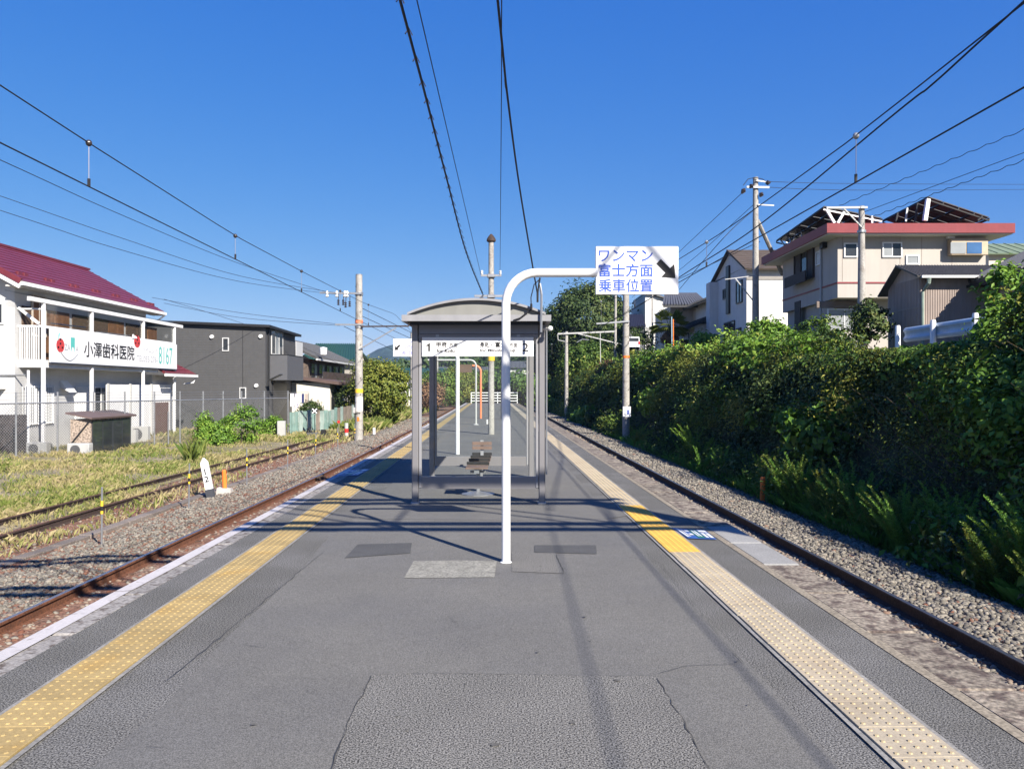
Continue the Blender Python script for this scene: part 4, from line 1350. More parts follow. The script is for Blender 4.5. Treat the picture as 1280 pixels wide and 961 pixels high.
# lamp at the right corner, conduit up the right post
mb = MB(); mb.ball((XR + 0.10, FY - 0.22, 2.30), 0.035, 6); mb.tube([(XR + 0.02, FY - 0.06, 2.30), (XR + 0.10, FY - 0.20, 2.305)], 0.018, 6)
mb.build('corner_lamp', M_pole_white, sh, smooth=True)
mb = MB(); mb.tube([(XR + 0.058, FY - 0.058, 0.4), (XR + 0.058, FY - 0.058, 2.30)], 0.012, 6)
mb.build('conduit', M_galv, sh)
mb = MB(); mb.tube([(0.37, 10.38, 2.24), (0.375, 10.38, 2.72), (0.355, 10.38, 2.86)], 0.016, 6)
mb.build('cable_mast', M_galv, sh)
mb = MB(); mb.tube([(0.36, 10.37, 2.92), (0.28, 10.36, 2.84), (0.24, 10.36, 2.68), (0.245, 10.37, 2.55)], 0.007, 5)
mb.tube([(0.245, 10.37, 2.60), (0.245, 10.37, 2.53)], 0.016, 6); mb.tube([(0.355, 10.37, 2.93), (0.325, 10.37, 2.74), (0.325, 10.37, 2.62)], 0.014, 6)
mb.build('cable_loop', M_black, sh)
mb = MB(); mb.tube([(0.245, 10.40, 2.53), (0.10, 10.40, 2.42), (0.02, 10.41, 2.395)], 0.010, 5)
mb.build('cable_tail', M_black, sh)

# station direction sign hung inside the shelter
SY = 10.712
sx0, sx1 = X(527.5, SY), X(667, SY)
sz1, sz0 = ZZ(421.3, SY), ZZ(445.3, SY)
ds = thing('direction_sign', 'long white sign numbered 1 and 2 across the front of the shelter', 'sign', ((sx0 + sx1) / 2, SY, sz0))
MB().cbox(sx0, sx1, SY, SY + 0.016, sz0, sz1, 0.004).build('board', M_sign_white, ds)
for x in (sx0 + 0.2, sx1 - 0.2):
    MB().box(x - 0.02, x + 0.02, SY + 0.017, FY - 0.0385, 2.19, 2.235).build('clip', M_galv, ds)
def on_sign(px0, py1, w_px, h_px, body, m, parent, d, bold=0.0, name='lettering', lift=0.002):
    return lettering(name, body, m, parent, P(px0, py1, d) + Vector((0, -lift, 0)), (1, 0, 0), (0, 0, 1), h_px / FPX * d, w_px / FPX * d if w_px else None, bold)
def sq_ring(mb, px0, px1, py0, py1, d, w=0.006):
    a, b = P(px0, py1, d), P(px1, py0, d)
    y = d - 0.003
    for x0, x1, z0, z1 in ((a.x, b.x, a.z, a.z + w), (a.x, b.x, b.z - w, b.z), (a.x, a.x + w, a.z + w, b.z - w), (b.x - w, b.x, a.z + w, b.z - w)):
        mb.box(x0, x1, y, y + 0.003, z0, z1)
mb = MB(); sq_ring(mb, 528.7, 542.5, 427, 441.5, SY, 0.004); sq_ring(mb, 650.5, 664.2, 427, 441.5, SY, 0.004)
mb.build('number_frame', M_grey_ink, ds)
mb = MB(); mb.poly([P(a, b, SY) + Vector((0, -0.002, 0)) for a, b in ((535.3, 439.2), (537.5, 439.2), (537.5, 429.0), (535.9, 429.0), (535.1, 430.4), (532.9, 431.2), (532.9, 432.9), (535.3, 432.4))], 0.002, (0, 1, 0))
mb.build('numeral', M_black_ink, ds)
on_sign(653, 439.2, 7.6, 10.2, '2', M_black_ink, ds, SY, 0.008)
on_sign(545.5, 434, 13, 6.6, '甲府', M_black_ink, ds, SY, 0.024)
on_sign(561.5, 434, 10.5, 5.4, '方面', M_black_ink, ds, SY, 0.014)
on_sign(545.8, 440.8, 22.5, 4.8, 'for Kofu', M_black_ink, ds, SY, 0.022)
on_sign(599.5, 434, 13, 6.6, '身延', M_black_ink, ds, SY, 0.024)
on_sign(613.8, 431.6, 1.4, 1.4, '・', M_black_ink, ds, SY)
on_sign(619, 434, 13.5, 6.6, '富士', M_black_ink, ds, SY, 0.024)
on_sign(636.5, 434, 10.5, 5.4, '方面', M_black_ink, ds, SY, 0.014)
on_sign(600, 440.8, 44, 4.9, 'for Minobu · Fuji', M_black_ink, ds, SY, 0.022)

# bench in the shelter
bn = thing('platform_bench', 'slatted seat on a metal pedestal inside the shelter', 'bench', (-0.49, 12.1, 0))
mb = MB(); mb.bar((-0.49, 11.3, 0.375), (-0.49, 13.4, 0.375), 0.07, 0.06); mb.build('beam', M_galv, bn)
for y in (11.75, 13.0):
    mb = MB(); mb.tube([(-0.49, y, 0.03), (-0.49, y, 0.345)], 0.03, 8)
    mb.lathe((-0.49, y, 0), [(0.24, 0.0), (0.24, 0.015), (0.10, 0.035), (0.04, 0.05)], 14)
    mb.bar((-0.6, y, 0.33), (-0.38, y, 0.33), 0.06, 0.03)
    mb.build('pedestal', M_galv, bn)
for k in range(4):
    y = 11.28 + k * 0.55
    for j in range(5):
        MB().cbox(-0.645, -0.335, y + j * 0.082, y + j * 0.082 + 0.072, 0.408, 0.432, 0.005).build('slat', M_wood_seat, bn)
    MB().cbox(-0.65, -0.33, y + 0.415, y + 0.44, 0.432, 0.475 + 0.0, 0.006).build('seat_divider', M_black, bn)
for j, z in enumerate((0.53, 0.60)):
    MB().cbox(-0.65, -0.33, 13.30, 13.325, z, z + 0.055, 0.004).build('back_slat', M_wood_seat, bn)
MB().bar((-0.49, 13.33, 0.40), (-0.49, 13.35, 0.68), 0.05, 0.02).build('back_stay', M_galv, bn)

# ------------------------------------------------------------------ boarding position signs on bent poles
def arrow_poly(cx, cz, s, sx, y):
    """block arrow pointing down and sideways (sx = +1 right, -1 left)"""
    base = [(-0.50, 0.14), (0.05, 0.14), (0.05, 0.40), (0.52, 0.0), (0.05, -0.40), (0.05, -0.14), (-0.50, -0.14)]
    a = R(-45)
    out = []
    for x, z in base:
        x2, z2 = x * math.cos(a) - z * math.sin(a), x * math.sin(a) + z * math.cos(a)
        out.append((cx + sx * x2 * s, y, cz + z2 * s))
    return out
def bent_pole(name, label, bx, by, side, arm, hgt, rr, m, bend=0.27, base_m=None):
    o = thing(name, label, 'sign pole', (bx, by, 0))
    pts = [(bx, by, 0.0), (bx, by, 1.0), (bx, by, hgt - bend)]
    for k in range(1, 9):
        a = k / 8 * math.pi / 2
        pts.append((bx + side * bend * (1 - math.cos(a)), by, hgt - bend + bend * math.sin(a)))
    pts.append((bx + side * arm, by, hgt))
    MB().tube(pts, rr, 16).build('pole', m, o, smooth=True)
    return o
SD = 7.16
sp = bent_pole('sign_pole', 'white bent tube pole nearest the camera, carrying a sign to its right', X(632.5, SD), SD, 1, 0.80, ZZ(341, SD), 0.0385, M_pole_white)
MB().lathe((X(632.5, SD), SD, 0), [(0.052, 0), (0.052, 0.006), (0.042, 0.012)], 16).build('collar', M_pole_white, sp)
bs = thing('boarding_sign', 'white boarding sign with blue characters and black arrow on the nearest pole', 'sign', P(796, 368, SD))
x0, x1, z1, z0 = X(744.5, SD), X(847.5, SD), ZZ(308.5, SD), ZZ(368, SD)
MB().cbox(x0, x1, SD - 0.02, SD + 0.03, z0, z1, 0.005).build('board', M_sign_white, bs)
sf = SD - 0.02
for k, (t_, y1) in enumerate((('ワンマン', 327.5), ('富士方面', 346.5), ('乗車位置', 365.5))):
    lettering('lettering', t_, M_blue_ink, bs, Vector((X(748, SD), sf - 0.002, ZZ(y1, SD))), (1, 0, 0), (0, 0, 1), (14.5 if k == 0 else 16.5) / FPX * SD, 67.5 / FPX * SD, 0.013 if k == 1 else 0.010)
MB().poly(arrow_poly(X(833, SD), ZZ(337.5, SD), 0.205, 1, sf - 0.0025), 0.0025, (0, 1, 0)).build('arrow', M_black_ink, bs)
d2 = 18.8
sp2 = bent_pole('sign_pole', 'thin white sign pole standing just beyond the shelter', X(572, d2), d2, -1, 0.72, ZZ(434, d2), 0.045, M_pole_white)
bs2 = thing('boarding_sign', 'white boarding sign with left arrow sticking out left of the shelter', 'sign', P(512, 445, d2))
x0, x1, z1, z0 = X(491.5, d2), X(534, d2), ZZ(423.5, d2), ZZ(445.5, d2)
MB().cbox(x0, x1, d2 - 0.02, d2 + 0.03, z0, z1, 0.005).build('board', M_sign_white, bs2)
for t_, y1 in (('ワンマン', 430.5), ('甲府方面', 437.3), ('乗車位置', 444.2)):
    lettering('lettering', t_, mat('violet_lettering', (0.30, 0.30, 0.72), 0.5, var=0), bs2, Vector((X(502.5, d2), d2 - 0.022, ZZ(y1, d2))), (1, 0, 0), (0, 0, 1), 5.8 / FPX * d2, 27 / FPX * d2, 0.003)
MB().poly(arrow_poly(X(496.8, d2), ZZ(434.5, d2), 0.165, -1, d2 - 0.0225)[::-1], 0.0025, (0, 1, 0)).build('arrow', M_black_ink, bs2)
d3 = 33.9
sp3 = bent_pole('sign_pole', 'thin grey bent pole left of the orange pole', X(595, d3), d3, -1, 2.0, ZZ(450, d3), 0.04, M_grey_paint, 0.25)
MB().lathe((X(595, d3), d3, 0), [(0.12, 0), (0.12, 0.02), (0.05, 0.05)], 10).build('base_plate', M_grey_paint, sp3)
d4 = 41.0
sp4 = bent_pole('sign_pole', 'orange bent pole on the far platform with a brown board', X(601, d4), d4, -1, 0.42, ZZ(457, d4), 0.055, M_orange_pale, 0.3)
MB().cbox(X(573, d4), X(590, d4), d4 - 0.02, d4 + 0.02, ZZ(465.5, d4), ZZ(455.5, d4), 0.004).build('board', mat('brown_board', (0.14, 0.09, 0.06), 0.6), sp4)

# concrete pole in the middle of the platform, with crossarms
cd = 26.9
cx = X(614, cd)
cp = thing('platform_pole', 'slim concrete pole with two crossarms rising behind the shelter', 'pole', (cx, cd, 0))
MB().tube([(cx, cd, 0), (cx, cd, 3), (cx, cd, ZZ(300, cd))], [0.105, 0.095, 0.085], 14).build('shaft', M_conc_pole, cp, smooth=True)
mb = MB(); mb.lathe((cx, cd, ZZ(303, cd)), [(0.09, 0), (0.15, 0.03), (0.15, 0.10), (0.09, 0.20), (0.03, 0.27)], 12); mb.build('cap', M_rust_dark, cp, smooth=True)
for py, a, b in ((345, -0.34, 0.34), (370.5, -0.55, 0.58)):
    z = ZZ(py, cd)
    MB().cbox(cx + a, cx + b, cd - 0.14, cd - 0.09, z - 0.035, z + 0.035, 0.006).build('crossarm', M_galv, cp)
    MB().cbox(cx - 0.13, cx + 0.13, cd - 0.16, cd + 0.12, z - 0.05, z + 0.05, 0.02).build('clamp', M_galv, cp)
for x in (cx - 0.30, cx + 0.30):
    MB().lathe((x, cd - 0.115, ZZ(345, cd) + 0.035), [(0.03, 0), (0.045, 0.03), (0.03, 0.06), (0.045, 0.09), (0.025, 0.13)], 10).build('insulator', M_insul, cp)
MB().cbox(cx - 0.38, cx - 0.25, cd - 0.2, cd - 0.14, ZZ(370.5, cd) - 0.16, ZZ(370.5, cd) - 0.05, 0.01).build('junction_box', M_insul_d, cp)
MB().tube([(cx, cd, ZZ(451, cd)), (cx, cd, ZZ(444.5, cd))], 0.115, 14).build('yellow_band', M_yellow, cp)
MB().tube([(cx - 0.13, cd - 0.08, 0.35), (cx - 0.13, cd - 0.08, 0.5)], 0.03, 6).build('wall_lamp', M_insul, cp)
dk = 40.0
dp = thing('platform_post', 'dark slim post on the far platform beside the concrete pole', 'post', (X(627.5, dk), dk, 0))
MB().tube([(X(627.5, dk), dk, 0), (X(627.5, dk), dk, 3.2)], 0.06, 10).build('shaft', mat('dark_blue_paint', (0.03, 0.04, 0.08), 0.5), dp)
# white fence closing the platform end
fd = 81.5
wf = thing('platform_end_fence', 'white rail fence closing the far end of the platform', 'fence', (X(622, fd), fd, 0))
for px in (589, 622, 646.5):
    x = X(px, fd); MB().cbox(x - 0.04, x + 0.04, fd - 0.04, fd + 0.04, 0, 1.12, 0.01).build('fence_post', M_pole_white, wf)
for z in (0.25, 0.53, 0.80, 1.06):
    MB().cbox(X(588.5, fd), X(647, fd), fd - 0.075, fd - 0.045, z - 0.04, z + 0.04, 0.008).build('fence_rail', M_pole_white, wf)

# ------------------------------------------------------------------ masts, portal beam, wires
def mast(u, v, base, top, label, rad=0.175, marks=True, kind_='concrete catenary mast'):
    p = W(u, v, base)
    o = thing('catenary_mast', label, 'mast', p, 'catenary masts beside the tracks')
    mb = MB()
    mb.tube([p - Vector((0, 0, 0.3)), (p.x, p.y, base + 3.5), (p.x, p.y, top)], [rad * 1.1, rad, rad * 0.88], 14)
    mb.build('shaft', M_conc_pole, o, smooth=True)
    MB().tube([(p.x, p.y, top), (p.x, p.y, top + 0.04)], rad * 0.9, 14).build('cap', M_galv, o)
    return o, p
def band(o, p, rad, z0, z1, m, name='band'):
    MB().tube([(p.x, p.y, z0), (p.x, p.y, z1)], rad, 14).build(name, m, o, smooth=True)
def step_bolts(o, p, rad, z0, z1):
    mb = MB()
    z, k = z0, 0
    while z < z1:
        s_ = 1 if k % 2 else -1
        mb.tube([(p.x + s_ * rad * 0.6, p.y - rad * 0.75, z), (p.x + s_ * rad * 0.75, p.y - rad * 1.35, z)], 0.016, 5)
        z += 0.42; k += 1
    mb.build('step_bolts', M_black, o, kind='stuff')

# left mast by the field
lm, lp = mast(-6.78, 41.6, GZ, ZZ(344, 41.6), 'old weathered concrete mast on the left of the left track, between dark house and shelter', 0.19)
lx = X(449, 41.6)
band(lm, lp, 0.20, ZZ(404, 41.6), ZZ(400, 41.6), M_orange_pale, 'orange_band')
band(lm, lp, 0.205, ZZ(491, 41.6), ZZ(486, 41.6), M_yellow, 'yellow_plate')
MB().cbox(lp.x - 0.06, lp.x + 0.05, lp.y - 0.215, lp.y - 0.19, ZZ(526, 41.6), ZZ(521, 41.6), 0.004).build('orange_plate', M_orange, lm)
band(lm, lp, 0.202, ZZ(514, 41.6), ZZ(496, 41.6), mat('white_wrap', (0.66, 0.64, 0.62), 0.7, var=0.08), 'white_wrap')
MB().cbox(lp.x - 0.27, lp.x - 0.16, lp.y - 0.25, lp.y - 0.13, ZZ(516, 41.6), ZZ(509, 41.6), 0.01).build('relay_box', M_grey_paint, lm)
MB().bar((lp.x - 0.25, lp.y - 0.2, ZZ(516.5, 41.6)), (lp.x + 0.1, lp.y - 0.2, ZZ(516, 41.6)), 0.05, 0.04).build('bracket', M_black, lm)
step_bolts(lm, lp, 0.18, 0.8, 6.8)
d = 41.6
def seg(px0, py0, px1, py1, w, h, m, name, parent, dd=d, yo=-0.2):
    MB().bar(P(px0, py0, dd) + Vector((0, yo, 0)), P(px1, py1, dd) + Vector((0, yo, 0)), w, h).build(name, m, parent)
seg(401, 366.5, 453, 367.5, 0.08, 0.09, M_galv, 'crossarm', lm)
seg(420, 406, 455, 406.5, 0.07, 0.08, M_galv, 'crossarm', lm)
seg(453, 408.5, 512, 408, 0.07, 0.07, M_rust_dark, 'cantilever', lm)
seg(450, 437, 496, 410, 0.06, 0.06, M_galv, 'brace', lm)
band(lm, lp, 0.21, ZZ(369.5, d), ZZ(365.5, d), M_galv, 'clamp')
band(lm, lp, 0.21, ZZ(410, d), ZZ(406.5, d), M_galv, 'clamp')
for px, py, dx in ((424, 382, 0), (430, 382, 0), (433, 385, 0), (438, 384, 0)):
    q = P(px, py, d) + Vector((0, -0.2, 0))
    mb = MB(); mb.tube([q + Vector((0.02, 0, 0.55)), q + Vector((0.01, 0, 0.3))], 0.02, 6)
    for k in range(3):
        mb.lathe(q + Vector((0, 0, 0.1 * k)), [(0.03, 0), (0.075, 0.03), (0.03, 0.09)], 9)
    mb.build('hanging_insulator', M_insul_d, lm)
for px in (410, 422, 432, 435):
    q = P(px, 366, d) + Vector((0, -0.2, 0))
    MB().lathe(q, [(0.04, -0.25), (0.09, -0.2), (0.05, -0.12), (0.09, -0.05), (0.03, 0.08)], 9).build('pin_insulator', M_insul, lm)

right_masts = []
def right_mast(px, d, pytop, label, rad=0.175, base=-1.2):
    u = (px - 615) / FPX * d
    o, p = mast(u, d, base, ZZ(pytop, d), label, rad)
    p.x = X(px, d)
    return o, p
rm1, rp1 = right_mast(782.5, 43, 352, 'tall pale concrete mast with an orange band behind the boarding sign', 0.18)
band(rm1, rp1, 0.187, ZZ(447.5, 43), ZZ(444.5, 43), M_orange, 'orange_band')
MB().cbox(rp1.x - 0.19, rp1.x + 0.22, rp1.y - 0.22, rp1.y - 0.19, ZZ(521, 43), ZZ(508, 43), 0.005).build('number_plate', M_sign_white, rm1)
MB().cbox(rp1.x + 0.02, rp1.x + 0.14, rp1.y - 0.226, rp1.y - 0.22, ZZ(518, 43), ZZ(512, 43), 0.002).build('plate_print', mat('plate_blue', (0.1, 0.14, 0.4), 0.5), rm1)
step_bolts(rm1, rp1, 0.17, 0.2, 6.2)
seg(745, 405, 786, 402, 0.08, 0.08, M_galv, 'cantilever', rm1, 43)
rm2, rp2 = right_mast(708, 75.5, 415, 'second pale mast along the right track, with a long beam to its right', 0.17)
step_bolts(rm2, rp2, 0.17, 0.2, 6.2)
seg(697, 417.5, 768, 414.5, 0.11, 0.14, M_grey_paint, 'long_beam', rm2, 75.5)
seg(722, 417, 790, 434, 0.09, 0.10, M_grey_paint, 'brace', rm2, 75.5)
seg(697, 417.5, 697.5, 425, 0.06, 0.06, M_grey_paint, 'drop_bar', rm2, 75.5)
seg(697, 425, 706, 427, 0.06, 0.06, M_grey_paint, 'drop_bar', rm2, 75.5)
seg(750, 416, 750.5, 455, 0.06, 0.06, M_grey_paint, 'stay_pipe', rm2, 75.5)
mb = MB(); mb.tube([P(721, 428, 75), P(728, 424, 75), P(736, 425, 75)], 0.05, 6); mb.build('steady_arm', M_galv, rm2)
rm3, rp3 = right_mast(681, 107, 438.5, 'third and farthest pale mast along the right track', 0.17)
seg(682, 446, 705, 445.5, 0.1, 0.12, M_grey_paint, 'beam', rm3, 107)
seg(684, 449.5, 705, 454, 0.09, 0.09, M_grey_paint, 'brace', rm3, 107)
o, p = mast(-7.35, 75, GZ, 6.6, 'concrete mast on the left behind the front shelter post')
o, p = mast(-7.0, 104, GZ, 6.2, 'distant mast seen through the left pane of the shelter')
# slim pole on the bank linked with the second mast
tp = thing('bank_pole', 'slim white pole on the bank just left of the tall masts', 'pole', P(769, 462, 77))
MB().tube([P(769, 462, 77), P(769.5, 369, 77)], [0.14, 0.11], 10).build('shaft', M_conc_pole, tp, smooth=True)

# portal gantry over both tracks just behind the viewpoint (its shadow lies across the platform)
gy = 2.0
gt = thing('portal_gantry', 'lattice portal gantry spanning both tracks beside the viewpoint', 'gantry', (-0.3, gy, -1.2))
for x in (-8.0, 7.05):
    MB().tube([(x, gy - 0.35, -1.3), (x, gy - 0.35, 7.4)], [0.21, 0.17], 14).build('mast', M_conc_pole, gt, smooth=True)
for y in (gy - 0.18, gy + 0.18):
    for z in (5.62, 7.20):
        MB().bar((-8.2, y, z), (7.3, y, z), 0.11, 0.11).build('chord', M_galv, gt)
    n_ = 12
    for k in range(n_):
        xa, xb = -8.0 + 15 * k / n_, -8.0 + 15 * (k + 1) / n_
        za, zb = (5.66, 7.16) if k % 2 else (7.16, 5.66)
        MB().bar((xa, y + 0.04, za), (xb, y + 0.04, zb), 0.036, 0.036).build('lattice_bar', M_galv, gt)
for k in range(9):
    x = -8 + 15 * k / 8
    MB().bar((x, gy - 0.14, 5.62), (x, gy + 0.14, 5.62), 0.04, 0.04).build('tie_bar', M_galv, gt)

def sagged(a, b, sag, n=24):
    a, b = Vector(a), Vector(b)
    return [a.lerp(b, t / n) - Vector((0, 0, sag * 4 * (t / n) * (1 - t / n))) for t in range(n + 1)]
def wire(name, label, pts, r_, m=None, cat='cable', group=None, parent=None):
    mb = MB(); mb.tube(pts, r_, 5, cap=False)
    o = mb.build(name, m or M_wire, parent, smooth=True)
    if not parent:
        tag(o, label, cat, group)
    return o
def pix_wire(name, label, pix, r_, m=None, ext=None, n=10, group='cables overhead', cat='cable'):
    """smooth line through photo readings (px, py, distance)"""
    ps = [P(*q) for q in pix]
    if ext:
        ps = [ps[0] + (ps[0] - ps[1]).normalized() * ext] + ps
    out = []
    for i_ in range(len(ps) - 1):
        p0, p1, p2, p3 = ps[max(i_ - 1, 0)], ps[i_], ps[i_ + 1], ps[min(i_ + 2, len(ps) - 1)]
        for t in range(n):
            s_ = t / n
            out.append(0.5 * ((2 * p1) + (p2 - p0) * s_ + (2 * p0 - 5 * p1 + 4 * p2 - p3) * s_ * s_ + (3 * p1 - p0 - 3 * p2 + p3) * s_ ** 3))
    out.append(ps[-1])
    return wire(name, label, out, r_, m, cat, group)

# catenary of the left track: messenger, contact wire, droppers
def catenary(name, label, uc, cont, mess, drops, insul, v_far=200, rc=0.0085):
    o = thing(name, label, 'overhead line', W(uc(20), 20, 4.1))
    ps_c = [W(uc(v), v, cont(v)) for v in np.arange(-12, v_far, 3.0)]
    ps_m = [W(uc(v), v, mess(v)) for v in np.arange(-12, v_far, 1.5)]
    wire('contact_wire', '', ps_c, rc * 1.1, parent=o)
    wire('messenger_wire', '', ps_m, rc, parent=o)
    for v in drops:
        a, b = W(uc(v), v, mess(v)), W(uc(v), v, cont(v))
        dr = wire('dropper', '', [a, b], 0.005, M_wire_pale, parent=o)
        MB().ball(a, 0.042 if v < 40 else 0.045, 6, (1, 1, 1)).build('insulator', insul, dr, smooth=True)
        MB().tube([b, b + Vector((0, 0, 0.10))], 0.02, 5).build('clip', M_wire, dr)
    return o
uL_ = lambda v: -5.05 + 0.004 * (v - 20)
cL = lambda v: 4.07
def mL(v):
    s_ = ((v - 9) % 33) / 33.0
    return 4.62 + 0.75 * (2 * s_ - 1) ** 2 if v < 9 + 33 * 5 else 4.9
mLx = lambda v: float(np.interp(v, [-12, 7, 10.3, 16.1, 21.6, 32, 41.6, 58, 75, 91, 108, 220], [5.4, 4.70, 4.62, 4.53, 4.62, 4.85, 5.3, 4.7, 5.3, 4.7, 5.3, 5.0]))
catenary('overhead_line', 'catenary of the left track with round insulators on its droppers', uL_, cL, mLx, [10.3, 16.1, 21.6, 27.0, 33.0, 52, 62], M_insul_d)
uR_ = lambda v: 4.55
cR = lambda v: 4.10
mRx = lambda v: float(np.interp(v, [-12, 4, 10.2, 16.0, 25, 43, 59, 75, 91, 107, 220], [5.5, 4.95, 4.68, 4.60, 4.75, 5.5, 4.7, 5.5, 4.7, 5.4, 5.0]))
catenary('overhead_line', 'catenary of the right track passing in front of the beige house', uR_, cR, mRx, [10.2, 17.3, 26, 34, 52, 62], M_galv)
# thick feeder just above the right catenary
pix_wire('feeder_cable', 'thick black feeder cable on the right, sweeping down from the top right corner', [(1280, 2, 9.2), (1164, 107, 11.15), (1119, 142, 12.1), (944, 285, 18.6), (850, 346, 26), (782, 392, 36.6), (706, 430, 67)], 0.014, ext=7.5)
# wires of the left side
pix_wire('signal_cable', 'lower of the left-hand cables crossing above the red roof', [(0, 263, 22), (150, 312, 26), (300, 352, 34), (420, 368, 41.6)], 0.009, ext=15)
pix_wire('signal_cable', 'cable just above the lowest left-hand cable over the red roof', [(0, 245, 22), (150, 297, 26), (300, 345, 34), (425, 367, 41.6)], 0.009, ext=15)
pix_wire('signal_cable', 'cable crossing under the left contact wire towards the weathered mast', [(0, 200, 16), (150, 268, 22), (295, 328, 31), (410, 366, 41.6)], 0.009, ext=12)
pix_wire('service_cable', 'upper faint cable running behind the red roof to the weathered mast', [(190, 372, 46), (300, 391, 44), (420, 405, 41.6)], 0.011)
pix_wire('service_cable', 'lower faint cable running behind the red roof to the weathered mast', [(205, 379, 46), (300, 397, 44), (425, 407, 41.6)], 0.011)
pix_wire('service_cable', 'cable dropping along the clinic gutter and over the dark house', [(205, 374, 45.2), (330, 414, 52), (440, 462, 66)], 0.012)
for k, (a, b, lab) in enumerate([((452, 385, 41.6), (640, 478, 140), 'upper far signal line beyond the weathered mast'), ((452, 395, 41.6), (640, 481, 140), 'middle far signal line beyond the weathered mast'), ((430, 408, 41.6), (560, 470, 110), 'lower far signal line beyond the weathered mast')]):
    pix_wire('signal_cable', lab, [a, b], 0.016)
# centre wires over the platform
pix_wire('bundled_cable', 'spiral-bound black cable bundle over the platform, left of the centre pole', [(500, 0, 7.7), (528, 105, 9.6), (558, 222, 13.6), (583, 316, 20), (604, 369, 26.8)], 0.015, ext=14)
b_pts = [P(*q) for q in [(500, 0, 7.7), (528, 105, 9.6), (558, 222, 13.6), (583, 316, 20), (604, 369, 26.8)]]
mb = MB()
for i_ in range(len(b_pts) - 1):
    a, b = b_pts[i_], b_pts[i_ + 1]
    n_ = max(2, int((b - a).length / 0.55))
    for t in range(n_):
        q = a.lerp(b, t / n_)
        mb.tube([q + Vector((-0.035, 0, -0.02)), q + Vector((0, 0.02, 0.05)), q + Vector((0.035, 0.04, -0.02))], 0.008, 4)
tag(mb.build('cable_clips', M_insul_d, kind='stuff'), 'small spiral clips along the black cable bundle', 'cable clip')
pix_wire('platform_cable', 'thin cable right of the bundle ending at the left insulator of the centre pole', [(521, 0, 7.5), (556, 150, 11), (601, 343, 26.8)], 0.006, ext=14)
pix_wire('platform_cable', 'thin vertical-looking cable ending at the right insulator of the centre pole', [(627, 0, 7.5), (626.5, 150, 11), (625, 343, 26.8)], 0.006, ext=14)
pix_wire('shelter_supply_cable', 'twisted black cable coming down to the right corner of the shelter', [(622, 0, 5.2), (633, 110, 6.4), (650, 238, 8.4), (671.5, 366, 10.38)], 0.009, ext=12)
# cables on the right
def wavy(label, pix, r_, amp, n=90):
    ps = [P(*q) for q in pix]
    out = []
    for i_ in range(len(ps) - 1):
        for t in range(n):
            q = ps[i_].lerp(ps[i_ + 1], t / n)
            out.append(q - Vector((0, 0, amp * abs(math.sin(t * 0.42)))))
    wire('loop_cable', label, out, r_, M_wire, 'cable', 'cables overhead')
wavy('scalloped cable reaching the roof-side pole from the right, highest of three', [(1400, 108, 21), (1280, 161, 23), (1047, 257, 29.5)], 0.010, 0.05)
wavy('scalloped cable reaching the roof-side pole from the right, lowest of three', [(1400, 151, 20), (1280, 199, 22), (1080, 274, 28.5)], 0.010, 0.05)
pix_wire('service_cable', 'plain cable between the two scalloped cables at the roof-side pole', [(1400, 145, 20), (1280, 191, 22), (1078, 266, 28.5)], 0.009)
pix_wire('service_cable', 'upper level cable leaving the tall utility pole to the right', [(950, 227, 40.6), (1100, 230, 50), (1400, 231, 70)], 0.014)
pix_wire('service_cable', 'lower level cable leaving the tall utility pole to the right', [(952, 234, 40.6), (1100, 238, 50), (1400, 236, 70)], 0.014)
pix_wire('service_cable', 'cable falling from the left end of the utility pole crossarm', [(929, 240, 40.6), (849, 315, 58), (790, 372, 80)], 0.016)
pix_wire('service_cable', 'cable falling from the utility pole just under its crossarm', [(943, 255, 40.6), (855, 333, 58), (780, 390, 84)], 0.014)
pix_wire('service_cable', 'cable from the utility pole joining the feeder knot', [(943, 262, 40.6), (905, 297, 32), (849, 362, 44)], 0.014)
pix_wire('service_cable', 'dark cable rising from the tall evergreen tree to the right over the boarding sign pole', [(700, 425, 80), (764, 375, 77), (830, 356, 60), (950, 302, 45)], 0.018)

# ------------------------------------------------------------------ utility poles on the terrace
def utility(px, d, pytop, label, rad, m=None):
    b = Vector((X(px, d), d, ZT))
    o = thing('utility_pole', label, 'utility pole', b)
    MB().tube([b, (b.x, b.y, 5), (b.x, b.y, ZZ(pytop, d))], [rad * 1.1, rad, rad * 0.75], 14).build('shaft', m or M_conc_pole, o, smooth=True)
    return o, b
up, ub = utility(944.5, 40.6, 222, 'tall utility pole with crossarms in front of the white gabled house', 0.17)
seg(932, 235, 960, 235.5, 0.08, 0.09, M_galv, 'crossarm', up, 40.6, -0.18)
seg(944, 227, 958, 229, 0.06, 0.07, M_galv, 'crossarm', up, 40.6, -0.18)
seg(946, 257, 966, 258, 0.05, 0.06, M_galv, 'crossarm', up, 40.6, -0.18)
for a, b in (((957, 229, 40.4), (963, 228, 40.4)), ((931, 236, 40.4), (927, 242, 40.4)), ((941, 231, 40.4), (937, 235, 40.4)), ((953, 241, 40.4), (950, 246, 40.4))):
    mb = MB()
    p0, p1 = P(*a), P(*b)
    mb.tube([p0, p0.lerp(p1, 0.4), p1], [0.05, 0.13, 0.05], 8)
    mb.build('strain_insulator', M_insul_d, up)
MB().tube([P(929, 232, 40.4), P(935, 224, 40.4), P(944, 222, 40.4), P(953, 224, 40.4), P(960, 229, 40.4)], 0.018, 5).build('jumper_wire', M_wire, up)
mb = MB(); mb.tube([P(947, 276, 40.9), P(978, 343, 43)], 0.11, 8); mb.build('strut_pole', M_conc_pole, up, smooth=True)
seg(918, 349, 942, 379, 0.05, 0.05, M_galv, 'side_strut', up, 40.4)
seg(905, 350, 944, 345, 0.04, 0.04, M_galv, 'side_arm', up, 40.4)
